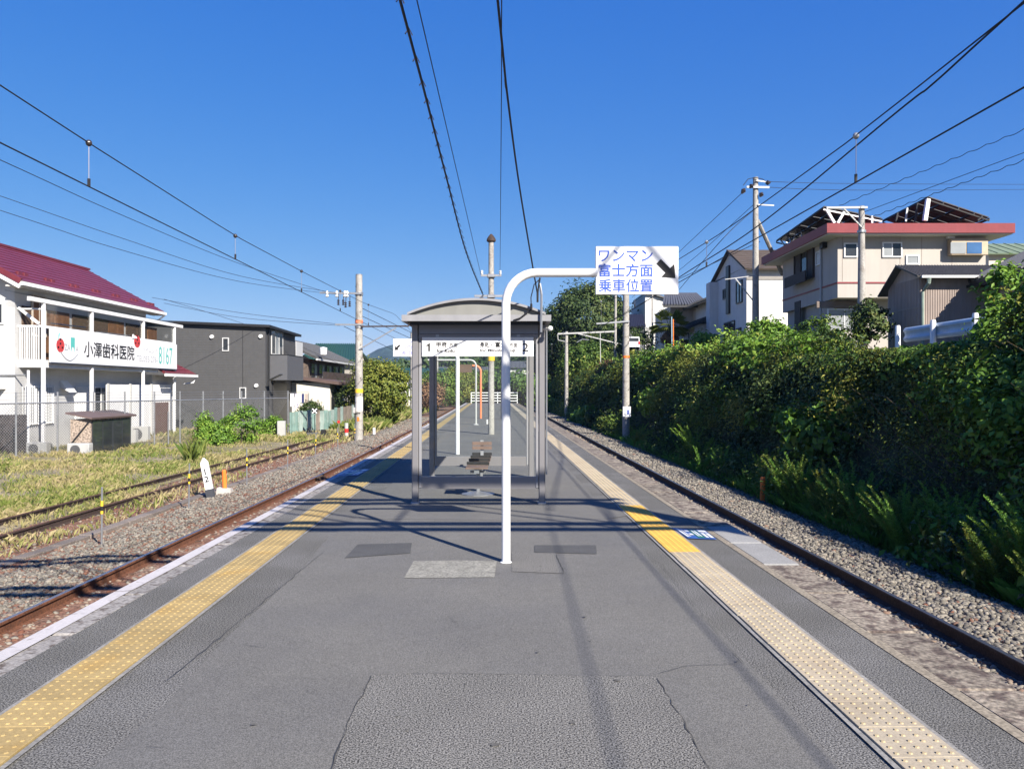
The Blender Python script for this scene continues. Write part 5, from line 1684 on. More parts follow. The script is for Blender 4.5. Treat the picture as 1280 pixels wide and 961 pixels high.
up2, ub2 = utility(1077, 28.5, 258, 'pale steel pole with an arm in front of the beige red-eaved house', 0.13)
seg(1031, 261, 1082, 260.5, 0.06, 0.07, M_grey_paint, 'side_arm', up2, 28.5, -0.14)
seg(1053, 262, 1076, 286, 0.04, 0.04, M_grey_paint, 'strut', up2, 28.5, -0.14)
mb = MB(); mb.tube([(ub2.x, ub2.y, ZZ(291, 28.5)), (ub2.x, ub2.y, ZZ(288, 28.5))], 0.15, 12); mb.build('clamp', M_galv, up2)
up3, ub3 = utility(815.5, 78, 362, 'thin distant utility pole beside the far white house', 0.10)
fl = thing('marker_pole', 'thin pale blue pole with an orange top by the dark-roofed porch', 'pole', P(840, 448, 56))
MB().tube([P(840, 448, 56), P(839.5, 396, 56)], 0.035, 8).build('shaft', mat('pale_blue_paint', (0.35, 0.5, 0.6), 0.5), fl)
MB().tube([P(841.8, 446, 56), P(841.5, 399, 56)], 0.035, 8).build('orange_tube', M_orange, fl)

# ------------------------------------------------------------------ guard rail on the bank top
gx = 11.3
gr = thing('guard_rail', 'pale blue-white steel guard rail along the road edge in front of the shed', 'guard rail', (gx, 20, 2.3))
for k in range(9):
    y = 23.9 - 2.0 * k
    MB().tube([(gx, y, 2.1), (gx, y, 3.30), (gx, y, 3.36)], [0.075, 0.075, 0.06], 10).build('rail_post', M_pole_white, gr, smooth=True)
prof = [(0.0, 2.86), (-0.05, 2.90), (-0.07, 2.96), (-0.03, 3.02), (-0.02, 3.07), (-0.03, 3.12), (-0.07, 3.18), (-0.05, 3.24), (0.0, 3.28)]
for a, b in ((23.7, 20.0), (19.98, 16.0), (15.98, 12.0), (11.98, 7.6)):
    mb = MB()
    for (xa, za), (xb, zb) in zip(prof[:-1], prof[1:]):
        mb.add([(gx + 0.13 + xa, a, za), (gx + 0.13 + xb, a, zb), (gx + 0.13 + xb, b, zb), (gx + 0.13 + xa, b, za), (gx + 0.126 + xa + 0.01, a, za), (gx + 0.126 + xb + 0.01, a, zb), (gx + 0.126 + xb + 0.01, b, zb), (gx + 0.126 + xa + 0.01, b, za)], [(0, 1, 2, 3), (7, 6, 5, 4)])
    mb.build('rail_beam', mat('guard_rail_paint', (0.44, 0.56, 0.67), 0.5, var=0.08, streak=0.1), gr)

# ------------------------------------------------------------------ left-hand small things
xs_ = [(127, 677, 13.7), (236, 632, 18.0), (308.6, 604, 22.2), (359.5, 586, 26.3), (394, 574, 30.2), (422.5, 563.5, 34.2), (444, 555, 38.3)]
labs = ['nearest thin grey stake with yellow and black tape beside the left ballast', 'thin taped stake just left of the tilted white kilometre post', 'thin taped stake just right of the short orange post', 'thin stake in front of the green tin fence gate end',
        'thin stake in front of the black and white cross disc', 'thin stake left of the red and white post', 'farthest thin stake, at the foot of the weathered mast']
for (px, py, d_), lab in zip(xs_, labs):
    x = X(px, d_)
    o = thing('marker_stake', lab, 'marker stake', (x, d_, GZ - 0.03), 'taped stakes along the left ballast')
    tl = random.gauss(0, 0.015)
    def at(z): return (x + tl * z, d_, GZ + z)
    MB().tube([at(-0.1), at(1.02)], 0.016, 8).build('rod', M_galv, o)
    MB().tube([at(0.70), at(0.79)], 0.022, 8).build('yellow_tape', M_yellow, o)
    MB().tube([at(0.62), at(0.70)], 0.0215, 8).build('black_tape', M_black, o)
    MB().tube([at(0.57), at(0.62)], 0.022, 8).build('yellow_tape', M_yellow, o)
# kilometre post "12"
kd = 20.0
b = P(264, 620, kd)
kp = thing('kilometre_post', 'tilted white pointed post marked 12 beside the left ballast', 'marker post', (b.x, b.y, GZ - 0.05))
tilt = -0.19
def K(a, z, y=0.0):
    return Vector((b.x + a * math.cos(tilt) + z * math.sin(tilt), b.y + y, GZ - 0.03 + z * math.cos(tilt) - a * math.sin(tilt)))
mb = MB(); mb.poly([K(-0.085, 0.24, -0.05), K(0.085, 0.24, -0.05), K(0.085, 0.90, -0.05), K(0.0, 1.02, -0.05), K(-0.085, 0.90, -0.05)], 0.10, (0, 1, 0)); mb.build('shaft', M_pole_white, kp)
mb = MB(); mb.poly([K(-0.09, -0.1, -0.055), K(0.09, -0.1, -0.055), K(0.09, 0.24, -0.055), K(-0.09, 0.24, -0.055)], 0.11, (0, 1, 0)); mb.build('base', mat('dark_base_paint', (0.07, 0.075, 0.09), 0.8), kp)
xd, zd = (K(1, 0) - K(0, 0)), (K(0, 1) - K(0, 0))
lettering('numeral', '1', M_black_ink, kp, K(-0.02, 0.60, -0.052), xd, zd, 0.15, None, 0.02)
lettering('numeral', '2', M_black_ink, kp, K(-0.05, 0.42, -0.052), xd, zd, 0.15, 0.10, 0.02)
lettering('numeral', '1/2', M_grey_ink, kp, K(-0.045, 0.29, -0.052), xd, zd, 0.08, 0.09, 0.0)
od = 20.7
b = P(281, 610, od)
op = thing('orange_post', 'short orange post in a pale concrete block beside the kilometre post', 'marker post', (b.x, b.y, GZ))
MB().tube([(b.x, b.y, GZ + 0.1), (b.x - 0.02, b.y, GZ + 0.58), (b.x - 0.02, b.y, GZ + 0.61)], [0.055, 0.055, 0.035], 10).build('post', M_orange, op)
mb = MB(); mb.hexa([(b.x - 0.19, b.y - 0.12, GZ - 0.05), (b.x + 0.19, b.y - 0.12, GZ - 0.05), (b.x + 0.19, b.y + 0.12, GZ - 0.05), (b.x - 0.19, b.y + 0.12, GZ - 0.05), (b.x - 0.17, b.y - 0.10, GZ + 0.16), (b.x + 0.18, b.y - 0.10, GZ + 0.14), (b.x + 0.17, b.y + 0.10, GZ + 0.13), (b.x - 0.17, b.y + 0.10, GZ + 0.17)]); mb.build('block', mat('pale_block', (0.55, 0.52, 0.48), 0.9, var=0.15), op)
b = P(953, 619, 19.6)
op = thing('orange_post', 'lone orange post at the weedy edge of the right ballast', 'marker post', (b.x, b.y, -1.2))
MB().tube([(b.x, b.y, -1.25), (b.x + 0.01, b.y, -0.64), (b.x + 0.01, b.y, -0.60)], [0.058, 0.058, 0.05], 12).build('post', M_orange, op)
MB().tube([(b.x + 0.01, b.y, -0.66), (b.x + 0.01, b.y, -0.645)], 0.062, 12).build('ring', M_orange_pale, op)
# red and white post, red disc, cross disc, relay box, point motor, white marker
b = P(433, 546, 44)
o = thing('limit_post', 'round grey-white post with a red band left of the weathered mast', 'marker post', (b.x, b.y, GZ))
MB().tube([(b.x, b.y, GZ - 0.1), (b.x, b.y, GZ + 0.80)], 0.10, 12).build('post', M_grey_paint, o)
MB().tube([(b.x, b.y, GZ + 0.28), (b.x, b.y, GZ + 0.50)], 0.103, 12).build('red_band', M_red, o)
b = P(423.5, 540, 46)
o = thing('reflector_post', 'small red round reflector on a thin post beside the red-banded post', 'reflector', (b.x, b.y, GZ))
MB().tube([(b.x, b.y, GZ - 0.1), (b.x, b.y, GZ + 0.7)], 0.02, 6).build('rod', M_galv, o)
MB().tube([(b.x, b.y - 0.03, GZ + 0.78), (b.x, b.y, GZ + 0.78)], 0.08, 12).build('disc', M_red, o)
b = P(393.5, 540, 46)
o = thing('cross_sign', 'small black disc with a white cross in front of the green tin fence', 'sign', (b.x, b.y, GZ))
MB().tube([(b.x, b.y, GZ - 0.1), (b.x, b.y, GZ + 1.2)], 0.025, 6).build('rod', M_black, o)
zc = ZZ(513.5, 46)
MB().cbox(b.x - 0.15, b.x + 0.15, b.y - 0.05, b.y - 0.03, zc - 0.15, zc + 0.15, 0.01).build('plate', M_black_ink, o)
for s_ in (-1, 1):
    mb = MB(); mb.bar((b.x - 0.13 * s_, b.y - 0.054 - 0.001 * s_, zc - 0.13), (b.x + 0.13 * s_, b.y - 0.054 - 0.001 * s_, zc + 0.13), 0.006, 0.06, up=(0, 0, 1)); mb.build('cross_stroke', M_sign_white, o)
b = P(385, 545, 44)
o = thing('point_machine', 'dark point lever and motor box beside the siding', 'point machine', (b.x, b.y, GZ))
MB().cbox(b.x - 0.05, b.x + 0.55, b.y - 0.2, b.y + 0.2, GZ, GZ + 0.28, 0.04).build('motor_box', mat('motor_grey', (0.12, 0.12, 0.12), 0.7), o)
mb = MB(); mb.tube([(b.x - 0.05, b.y, GZ), (b.x - 0.03, b.y, GZ + 0.35), (b.x + 0.06, b.y, GZ + 0.55), (b.x + 0.16, b.y, GZ + 0.35), (b.x + 0.18, b.y, GZ)], 0.06, 7); mb.build('lever_loop', M_black, o)
MB().cbox(b.x + 0.7, b.x + 0.95, b.y - 0.1, b.y + 0.1, GZ, GZ + 0.45, 0.03).build('gear_box', M_black, o)
b = P(467.5, 543, 46)
o = thing('white_marker', 'small white cylinder marker with a black foot right of the weathered mast', 'marker post', (b.x, b.y, GZ))
MB().tube([(b.x, b.y, GZ + 0.08), (b.x, b.y, GZ + 0.40), (b.x, b.y, GZ + 0.45)], [0.08, 0.08, 0.05], 10).build('post', M_pole_white, o)
MB().tube([(b.x, b.y, GZ - 0.05), (b.x, b.y, GZ + 0.08)], 0.085, 10).build('foot', M_black, o)
b = P(352, 541, 43)
o = thing('relay_cabinet', 'small white relay cabinet at the end of the field fence', 'cabinet', (b.x, b.y, GZ))
MB().cbox(b.x - 0.2, b.x + 0.2, b.y - 0.15, b.y + 0.15, GZ + 0.15, GZ + 0.95, 0.02).build('case', M_grey_paint, o)
for s_ in (-0.15, 0.15):
    MB().cbox(b.x + s_ - 0.03, b.x + s_ + 0.03, b.y - 0.05, b.y + 0.05, GZ - 0.1, GZ + 0.15, 0.005).build('leg', M_galv, o)

# ------------------------------------------------------------------ buildings: helpers
def window(parent, o, xd, w, h, m_pane, m_frame, panes=2, fr=0.05, proud=0.05, zd=(0, 0, 1), sill=False, rail=None):
    """framed window on a wall: o lower-left corner on the wall face seen from outside, xd along the wall"""
    o, xd, zd = Vector(o), Vector(xd).normalized(), Vector(zd)
    n = xd.cross(zd)
    f = MB()
    def bx(a0, a1, b0, b1, d0, d1, mb):
        c = [o + xd * a + zd * b_ + n * dd for dd in (d0, d1) for a, b_ in ((a0, b0), (a1, b0), (a1, b1), (a0, b1))]
        mb.hexa(c)
    bx(0, w, 0, fr, -0.02, proud, f); bx(0, w, h - fr, h, -0.02, proud, f)
    bx(0, fr, fr, h - fr, -0.02, proud, f); bx(w - fr, w, fr, h - fr, -0.02, proud, f)
    for k in range(1, panes):
        c = w * k / panes
        bx(c - fr * 0.4, c + fr * 0.4, fr, h - fr, -0.02, proud * 0.8, f)
    fo = f.build('window', m_frame, parent)
    for k in range(panes):
        g_ = MB()
        bx(w * k / panes + fr * 0.6, w * (k + 1) / panes - fr * 0.6, fr * 0.9, h - fr * 0.9, 0.004, proud * (0.35 if k % 2 else 0.55), g_)
        g_.build('pane', m_pane if not isinstance(m_pane, (list, tuple)) else m_pane[k % len(m_pane)], fo)
    if sill:
        s_ = MB(); bx(-0.06, w + 0.06, -0.06, -0.003, -0.02, proud + 0.05, s_); s_.build('sill', m_frame, fo)
    return fo
def quad_wall(mb, a, b, z0, z1, t):
    """vertical wall from a to b (x, y), thickness t to the left of the direction"""
    a, b = Vector((*a, 0)), Vector((*b, 0))
    n = Vector((0, 0, 1)).cross((b - a).normalized()) * t
    mb.hexa([Vector((p.x, p.y, z)) for z in (z0, z1) for p in (a, b, b + n, a + n)])
def roof_plane(parent, c0, c1, c2, c3, m, n_rib=0, rib=0.05, t=0.12, courses=0, name='roof', ribw=None):
    """roof slope: c0,c1 along the eave, c2,c3 along the ridge; ribs run from eave to ridge, courses along it"""
    c = [Vector(p) for p in (c0, c1, c2, c3)]
    nrm = (c[1] - c[0]).cross(c[3] - c[0]).normalized()
    if nrm.z < 0:
        nrm = -nrm
    mb = MB()
    mb.hexa([p - nrm * t for p in c] + c)
    o = mb.build(name, m, parent)
    if n_rib or courses:
        r_ = MB()
        for k in range(n_rib + 1):
            s_ = k / n_rib if n_rib else 0
            a, b = c[0].lerp(c[1], s_), c[3].lerp(c[2], s_)
            w = ribw or rib
            r_.bar(a + nrm * rib * 0.35, b + nrm * rib * 0.35, w, rib, up=nrm)
        for k in range(1, courses):
            s_ = k / courses
            a, b = c[0].lerp(c[3], s_), c[1].lerp(c[2], s_)
            r_.bar(a + nrm * 0.006, b + nrm * 0.006, 0.05, 0.028, up=nrm)
        r_.build('roof_seam', m, o, kind='stuff')
    return o

M_side_w = mat('white_siding', (0.70, 0.70, 0.70), 0.6, var=0.05, vscale=1.5, wave=('Z', 3.2, 0.7), streak=0.04)
M_trim_w = mat('white_trim', (0.80, 0.80, 0.80), 0.5, var=0.04)
M_red_roof = mat('dark_red_metal_roof', (0.19, 0.030, 0.042), 0.42, var=0.12, vscale=1.2, streak=0.12, spec=0.5)
M_wood_in = mat('balcony_wood', (0.24, 0.115, 0.055), 0.6, var=0.3, vscale=3, streak=0.3)
M_mesh_in = mat('bamboo_screen', (0.13, 0.085, 0.06), 0.8, var=0.3, vscale=30, fine=0.5, fscale=20)
M_soffit = mat('soffit_board', (0.62, 0.60, 0.57), 0.8, var=0.05)
M_dark_siding = mat('charcoal_siding', (0.105, 0.105, 0.110), 0.65, var=0.08, wave=('Z', 3.0, 0.55), streak=0.05)
M_dark_siding2 = mat('slate_balcony_panel', (0.12, 0.122, 0.135), 0.6, var=0.05)
M_dark_trim = mat('near_black_trim', (0.025, 0.025, 0.028), 0.5)
M_beige = mat('beige_stucco', (0.50, 0.46, 0.415), 0.85, var=0.05, vscale=1.2, streak=0.05)
M_maroon = mat('maroon_fascia', (0.30, 0.055, 0.065), 0.55, var=0.08, streak=0.06, wave=('Z', 4.2, 0.3))
M_cream = mat('cream_stucco', (0.62, 0.55, 0.47), 0.85, var=0.05, streak=0.05)
M_white_stucco = mat('white_stucco', (0.68, 0.66, 0.63), 0.85, var=0.06, streak=0.06)
M_brown_roof = mat('brown_slate_roof', (0.10, 0.075, 0.06), 0.8, var=0.2, vscale=2)
M_grey_tile = mat('grey_roof_tile', (0.12, 0.12, 0.125), 0.5, var=0.2, vscale=5, spec=0.5)
M_green_tile = mat('green_roof_tile', (0.03, 0.085, 0.065), 0.4, var=0.15, vscale=5, spec=0.5)
M_dark_wood = mat('dark_shutter_wood', (0.055, 0.038, 0.032), 0.7, var=0.2, streak=0.2)
M_corr = mat('corrugated_shed_sheet', (0.44, 0.355, 0.31), 0.6, var=0.10, vscale=1.2, streak=0.12)
M_corr_roof = mat('shed_roof_sheet', (0.12, 0.115, 0.115), 0.7, var=0.15, streak=0.1)
M_solar = mat('solar_panel_back', (0.055, 0.055, 0.06), 0.5, var=0.15)
M_frame_steel = mat('weathered_frame_steel', (0.05, 0.05, 0.052), 0.7, var=0.1, spec=0.2)
M_brown_door = mat('brown_panel', (0.16, 0.085, 0.065), 0.7, var=0.1)
M_frame_al = mat('aluminium_frame', (0.68, 0.68, 0.68), 0.4, metal=0.2, var=0.03)
M_frame_dk = mat('bronze_frame', (0.06, 0.05, 0.045), 0.45, var=0.05)

# ------------------------------------------------------------------ dental clinic with the red roof
bx0, y0c, y1c = -18.75, 32.5, 43.2          # balcony line, near and far end
wx = -19.65                                   # wall behind the balcony
ck = thing('clinic', 'white two-storey clinic with dark red metal roof and glazed balcony', 'building', (-22, 38, GZ))
zb_top, zf0, zf1 = 4.98, ZZ(459, 32.5), ZZ(447, 32.5)
mb = MB(); mb.box(-27.5, wx, y0c - 0.25, y1c + 0.6, GZ - 0.2, 5.55)
mb.build('wall', M_side_w, ck)
# gable triangle
rg_x, rg_z, ev_z, ev_x = -23.2, 8.0, 5.72, -19.05
mb = MB(); mb.poly([(wx - 0.004, y0c - 0.25, 5.55), (rg_x, y0c - 0.25, 7.62), (-26.8, y0c - 0.25, 5.55)], 0.2, (0, 1, 0)); mb.build('gable', M_side_w, ck)
ry0_, ry1_ = y0c - 0.9, y1c + 1.5
rf = roof_plane(ck, (ev_x, ry0_, ev_z), (ev_x, ry1_, ev_z), (rg_x, ry1_ - 0.2, rg_z), (rg_x, ry0_, rg_z), M_red_roof, 0, 0.05, 0.10, 12)
roof_plane(ck, (-27.4, ry0_, ev_z), (-27.4, ry1_, ev_z), (rg_x, ry1_ - 0.2, rg_z), (rg_x, ry0_, rg_z), M_red_roof, 0, 0.05, 0.10, 0)
mb = MB(); mb.bar((rg_x, ry0_ - 0.02, rg_z + 0.02), (rg_x, ry1_, rg_z + 0.02), 0.22, 0.10); mb.build('ridge_cap', M_red_roof, ck)
mb = MB(); mb.bar((ev_x + 0.05, ry0_ - 0.04, ev_z - 0.05), (rg_x, ry0_ - 0.04, rg_z - 0.04), 0.09, 0.22, up=(0, 0, 1)); mb.build('verge_trim', M_red_roof, ck)
mb = MB(); mb.bar((ev_x + 0.02, ry0_ - 0.01, ev_z - 0.24), (rg_x, ry0_ - 0.01, rg_z - 0.23), 0.08, 0.2, up=(0, 0, 1)); mb.build('barge_board', M_trim_w, ck)
mb = MB(); mb.box(ev_x - 0.02, ev_x + 0.12, ry0_ - 0.02, ry1_ + 0.05, ev_z - 0.20, ev_z - 0.06); mb.build('gutter', M_trim_w, ck)
mb = MB(); mb.box(wx + 0.002, ev_x - 0.03, ry0_ + 0.05, ry1_ - 0.05, ev_z - 0.24, ev_z - 0.18); mb.build('eave_soffit', M_soffit, ck)
for k in range(7):
    y = ry0_ + 0.9 + k * 1.95
    for q in (0, 0.42):
        MB().cbox(ev_x - 0.75, ev_x - 0.62, y + q, y + q + 0.30, ev_z + 0.30, ev_z + 0.46, 0.02).build('snow_guard', M_red_roof, rf)
mb = MB(); mb.tube([(ev_x + 0.05, ry1_, ev_z - 0.2), (ev_x - 0.3, ry1_ - 0.1, ev_z - 0.5), (ev_x - 0.7, ry1_ - 0.3, ev_z - 0.55)], 0.045, 8); mb.build('downpipe', M_trim_w, ck)
# balcony
bal = MB(); bal.box(wx + 0.002, bx0, y0c, y1c, zf0, zf0 + 0.30)
bo = bal.build('balcony', M_trim_w, ck)
def y_for(px, x):
    return x * FPX / (px - 640)
py_ = [y_for(53, bx0), y_for(113.5, bx0), y_for(178, bx0), y_for(217, bx0)]
for y in py_:
    MB().cbox(bx0 - 0.02, bx0 + 0.10, y - 0.07, y + 0.07, GZ - 0.1, zb_top - 0.06, 0.01).build('balcony_post', M_trim_w, bo)
MB().box(bx0 - 0.03, bx0 + 0.12, y0c - 0.9, py_[3] + 1.0, zb_top - 0.06, zb_top + 0.10).build('balcony_beam', M_trim_w, bo)
mb = MB(); mb.slab((wx, y0c - 0.9, zb_top + 0.32), (bx0 + 0.1, y0c - 0.9, zb_top + 0.105), (bx0 + 0.1, py_[3] + 0.9, zb_top + 0.105), (wx, py_[3] + 0.9, zb_top + 0.32), 0.05); mb.build('balcony_roof', glass_mat('clear_roof_sheet', (0.88, 0.88, 0.88), 0.02), bo)
zs1, zs0 = ZZ(409.5, 32.5), ZZ(452, 32.5)
MB().box(bx0 - 0.02, bx0 + 0.06, py_[0] + 0.072, py_[3] - 0.072, zs1, zs1 + 0.10).build('top_rail', M_trim_w, bo)
# glazed openings and the room behind
for k, (ya, yb) in enumerate(zip(py_[:-1], py_[1:])):
    MB().box(bx0 + 0.0, bx0 + 0.012, ya + 0.073, yb - 0.073, zs1 + 0.11, zb_top - 0.07).build('balcony_glass', M_glass, bo)
    nbl = 3
    for j in range(nbl):
        a, b = ya + 0.1 + (yb - ya - 0.2) * j / nbl, ya + 0.1 + (yb - ya - 0.2) * (j + 1) / nbl
        MB().box(wx + 0.003, wx + 0.05, a, b - 0.08, zf0 + 0.4, zb_top - 0.15).build('shutter', M_wood_in if (k == 0 and j > 0) or j == 2 else M_mesh_in, bo)
    if k == 0:
        window(bo, (wx + 0.06, ya + 0.7, zf0 + 1.3), (0, 1, 0), 1.0, 1.7, M_wood_in, M_cream, 2)
MB().tube([(bx0 - 0.5, py_[0] + 1.5, zb_top - 0.75), (bx0 - 0.5, py_[1] + 0.5, zb_top - 0.72)], 0.03, 6).build('clothes_pole', M_galv, bo)
MB().tube([(bx0 - 0.5, py_[1] + 1.5, zb_top - 0.85), (bx0 - 0.5, py_[2] - 0.3, zb_top - 0.82)], 0.03, 6).build('clothes_pole', M_galv, bo)
# balcony end railing towards the viewer
for k in range(9):
    x = wx + 0.06 + (bx0 - wx - 0.16) * k / 8
    MB().box(x - 0.018, x + 0.018, y0c - 0.02, y0c + 0.02, zf0 + 0.3, zs1 + 0.02).build('baluster', M_trim_w, bo)
MB().box(wx, bx0, y0c - 0.03, y0c + 0.03, zs1 + 0.021, zs1 + 0.10).build('end_rail', M_trim_w, bo)
MB().bar((wx + 0.02, y0c - 0.06, zb_top - 0.25), (bx0 - 0.05, y0c - 0.06, zs1 + 0.15), 0.08, 0.10).build('end_brace', M_trim_w, bo)
MB().bar((wx + 0.02, y0c - 0.02, zb_top - 0.30), (bx0 - 0.03, y0c - 0.02, zb_top - 0.30), 0.05, 0.06).build('end_rail', M_trim_w, bo)
# ground-floor features
window(ck, (wx + 0.01, y0c + 0.45, 0.05), (0, 1, 0), 1.9, 1.55, M_curtain, M_trim_w, 3, 0.05, 0.06)
for k in range(14):
    y = y0c + 0.5 + 1.8 * k / 13
    MB().box(wx + 0.085, wx + 0.11, y, y + 0.03, 0.03, 1.62).build('window_bar', M_trim_w, ck)
window(ck, (wx + 0.01, py_[1] + 0.35, 0.0), (0, 1, 0), 3.4, 1.6, [M_curtain, M_window], M_trim_w, 3, 0.06, 0.06)
for k in range(22):
    y = py_[1] + 0.4 + 1.5 * k / 21
    MB().box(wx + 0.085, wx + 0.11, y, y + 0.03, 0.0, 1.6).build('window_bar', M_trim_w, ck)
for px in (145, 172, 198):
    y = y_for(px, wx + 0.9)
    MB().box(wx + 0.5, wx + 0.58, y - 0.05, y + 0.05, GZ, 1.75).build('screen_post', M_grey_paint, ck)
MB().box(wx + 0.42, wx + 0.498, y_for(145, wx + 0.9), y_for(198, wx + 0.9), GZ + 0.3, 1.7).build('screen_panel', M_trim_w, ck)
MB().box(wx + 0.42, wx + 0.498, y_for(198, wx + 0.9) + 0.06, y1c + 2.6, GZ + 0.3, 1.72).build('screen_panel', M_trim_w, ck)
MB().box(wx + 0.50, wx + 0.54, y_for(202.5, wx + 0.9), y1c + 2.2, GZ - 0.05, 0.75).build('brown_panel', M_brown_door, ck)
# hood vents
for y in (y0c + 3.0,):
    mb = MB(); mb.add([(wx, y, 1.55), (wx + 0.4, y, 1.35), (wx + 0.4, y + 0.6, 1.35), (wx, y + 0.6, 1.55), (wx, y, 1.85), (wx, y + 0.6, 1.85)], [(0, 1, 2, 3), (0, 4, 1), (1, 4, 5, 2), (2, 5, 3)]); mb.build('vent_hood', M_trim_w, ck)
mb = MB(); x_, z_ = X(2, y0c - 0.3), ZZ(483, y0c - 0.3)
mb.add([(x_ - 0.5, y0c - 0.26, z_ + 0.15), (x_ + 0.15, y0c - 0.26, z_ + 0.15), (x_ + 0.15, y0c - 0.7, z_ - 0.1), (x_ - 0.5, y0c - 0.7, z_ - 0.1), (x_ + 0.15, y0c - 0.26, z_ - 0.1)], [(0, 1, 2, 3), (1, 4, 2)]); mb.build('vent_hood', M_trim_w, ck)
window(ck, (X(-40, y0c - 0.26), y0c - 0.256, ZZ(406, y0c)), (1, 0, 0), 1.42, 0.85, M_window, M_trim_w, 1, 0.06, 0.05)
MB().box(X(-30, y0c - 0.3), X(36, y0c - 0.3), y0c - 0.30, y0c - 0.254, GZ - 0.1, ZZ(518, y0c)).build('lattice_door', mat('dark_lattice', (0.055, 0.045, 0.045), 0.7, var=0.3, fine=0.4, fscale=12), ck)
mb = MB(); mb.tube([(X(-20, y0c - 0.35), y0c - 0.3, ZZ(469.5, y0c)), (X(31, y0c - 0.35), y0c - 0.3, ZZ(469, y0c))], 0.035, 6); mb.build('wall_pipe', M_galv, ck)
mb = MB(); mb.tube([(X(35, y0c - 0.35), y0c - 0.33, ZZ(463, y0c)), (X(35, y0c - 0.35), y0c - 0.33, GZ)], 0.05, 8); mb.build('wall_pipe', M_trim_w, ck)
# low wing with small red roof at the far end
mb = MB(); mb.box(-22, wx + 0.35, y1c + 0.61, y1c + 3.6, GZ - 0.2, 2.25); mb.build('wing_wall', M_side_w, ck)
yw0, yw1 = y1c + 0.3, y1c + 4.6
roof_plane(ck, (-18.5, yw0, 2.36), (-18.5, yw1, 2.36), (-20.6, yw1 - 1.9, 3.75), (-20.6, yw0, 3.75), M_red_roof, 0, 0.05, 0.08, 7)
mb = MB(); mb.box(-18.52, -18.40, yw0, yw1 + 0.05, 2.16, 2.30); mb.build('gutter', M_trim_w, ck)
mb = MB(); mb.tube([(-18.46, yw1, 2.2), (-18.6, yw1 - 0.2, 1.85), (-19.0, yw1 - 0.6, 1.75)], 0.05, 8); mb.build('downpipe', M_trim_w, ck)
# pipes and meters
mb = MB(); mb.tube([(wx + 0.1, y0c + 0.1, 1.6), (wx + 0.1, y0c + 0.1, GZ)], 0.04, 6); mb.build('wall_pipe', M_grey_paint, ck)

# clinic signboard, along the balcony
CX = bx0 + 0.115
cs = thing('clinic_sign', 'long white clinic signboard with black characters on the balcony', 'sign', (CX, 38, zs0))
ya, yb = py_[0] + 0.28, py_[3] + 0.05
MB().cbox(CX - 0.012, CX + 0.05, ya, yb, zs0, zs1 + 0.0, 0.006).build('board', M_sign_white, cs)
MB().box(CX - 0.010, CX + 0.075, ya, yb, zs0 - 0.055, zs0 - 0.003).build('sign_trim', mat('sign_dark_trim', (0.05, 0.06, 0.09), 0.5), cs)  # dark blue-grey strip along the board's lower edge
SXF = CX + 0.052
def fy(px):
    return y_for(px, SXF)
Hs = zs1 - zs0
def sign_text(body, pa, pb, f0, f1, m, bold=0.0):
    ya_, yb_ = fy(pa), fy(pb)
    lettering('lettering', body, m, cs, Vector((SXF + 0.001, ya_, zs0 + Hs * f0)), (0, 1, 0), (0, 0, 1), Hs * (f1 - f0), yb_ - ya_, bold)
sign_text('小澤歯科医院', 105, 168, 0.22, 0.74, M_black_ink, 0.015)
sign_text('ZA', 80.5, 88, 0.38, 0.58, M_grey_ink, 0.01)
sign_text('A', 94.5, 98, 0.36, 0.56, M_grey_ink, 0.01)
mb = MB()
yw = fy(88.5); ww = fy(93.5) - yw
mb.poly([(SXF, yw, zs0 + Hs * 0.80), (SXF, yw, zs0 + Hs * 0.55), (SXF, yw + ww * 0.1, zs0 + Hs * 0.34), (SXF, yw + ww * 0.35, zs0 + Hs * 0.5), (SXF, yw + ww * 0.65, zs0 + Hs * 0.5), (SXF, yw + ww * 0.9, zs0 + Hs * 0.34), (SXF, yw + ww, zs0 + Hs * 0.55), (SXF, yw + ww, zs0 + Hs * 0.80)], 0.003, (1, 0, 0))
mb.build('tooth_mark', M_teal_ink, cs)
def ladybird(pc, fz, ry, rz):
    yc, zc = fy(pc), zs0 + Hs * fz
    mb = MB(); mb.poly([(SXF, yc + ry * math.cos(a), zc + rz * math.sin(a)) for a in np.linspace(0, 6.283, 22)[:-1]], 0.004, (1, 0, 0))
    o_ = mb.build('ladybird', M_red_ink, cs)
    for a, b in ((0.0, 0.25), (-0.5, -0.3), (0.5, -0.3), (0.0, 0.85)):
        mb = MB(); mb.poly([(SXF + 0.0042, yc + a * ry + 0.2 * ry * math.cos(t), zc + b * rz + 0.17 * rz * math.sin(t)) for t in np.linspace(0, 6.283, 10)[:-1]], 0.002, (1, 0, 0))
        mb.build('spot', M_black_ink, o_)
ladybird(75.5, 0.52, 0.30, 0.29)
ladybird(171.5, 0.93, 0.34, 0.31)
mb = MB(); mb.tube([(SXF + 0.01, fy(75.5) + (fy(97) - fy(75.5)) * t, zs0 + Hs * (0.32 - 0.24 * math.sin(math.pi * t))) for t in np.linspace(0, 1, 14)], 0.016, 5); mb.build('smile_line', M_grey_ink, cs)
mb = MB(); mb.tube([(SXF + 0.01, fy(72.0), zs0 + Hs * 0.66), (SXF + 0.01, fy(73.2), zs0 + Hs * 0.84), (SXF + 0.01, fy(74.6), zs0 + Hs * 0.90), (SXF + 0.01, fy(74.2), zs0 + Hs * 0.80)], 0.012, 5); mb.build('leaf_line', M_teal_ink, cs)
for k in range(3):
    yc = fy(166 + k * 1.8); mb = MB(); mb.tube([(SXF + 0.01, yc, zs1 + 0.04), (SXF + 0.01, yc + 0.02, zs1 + 0.22 - k * 0.05)], 0.04, 6); mb.build('tooth_mark', M_trim_w, cs)
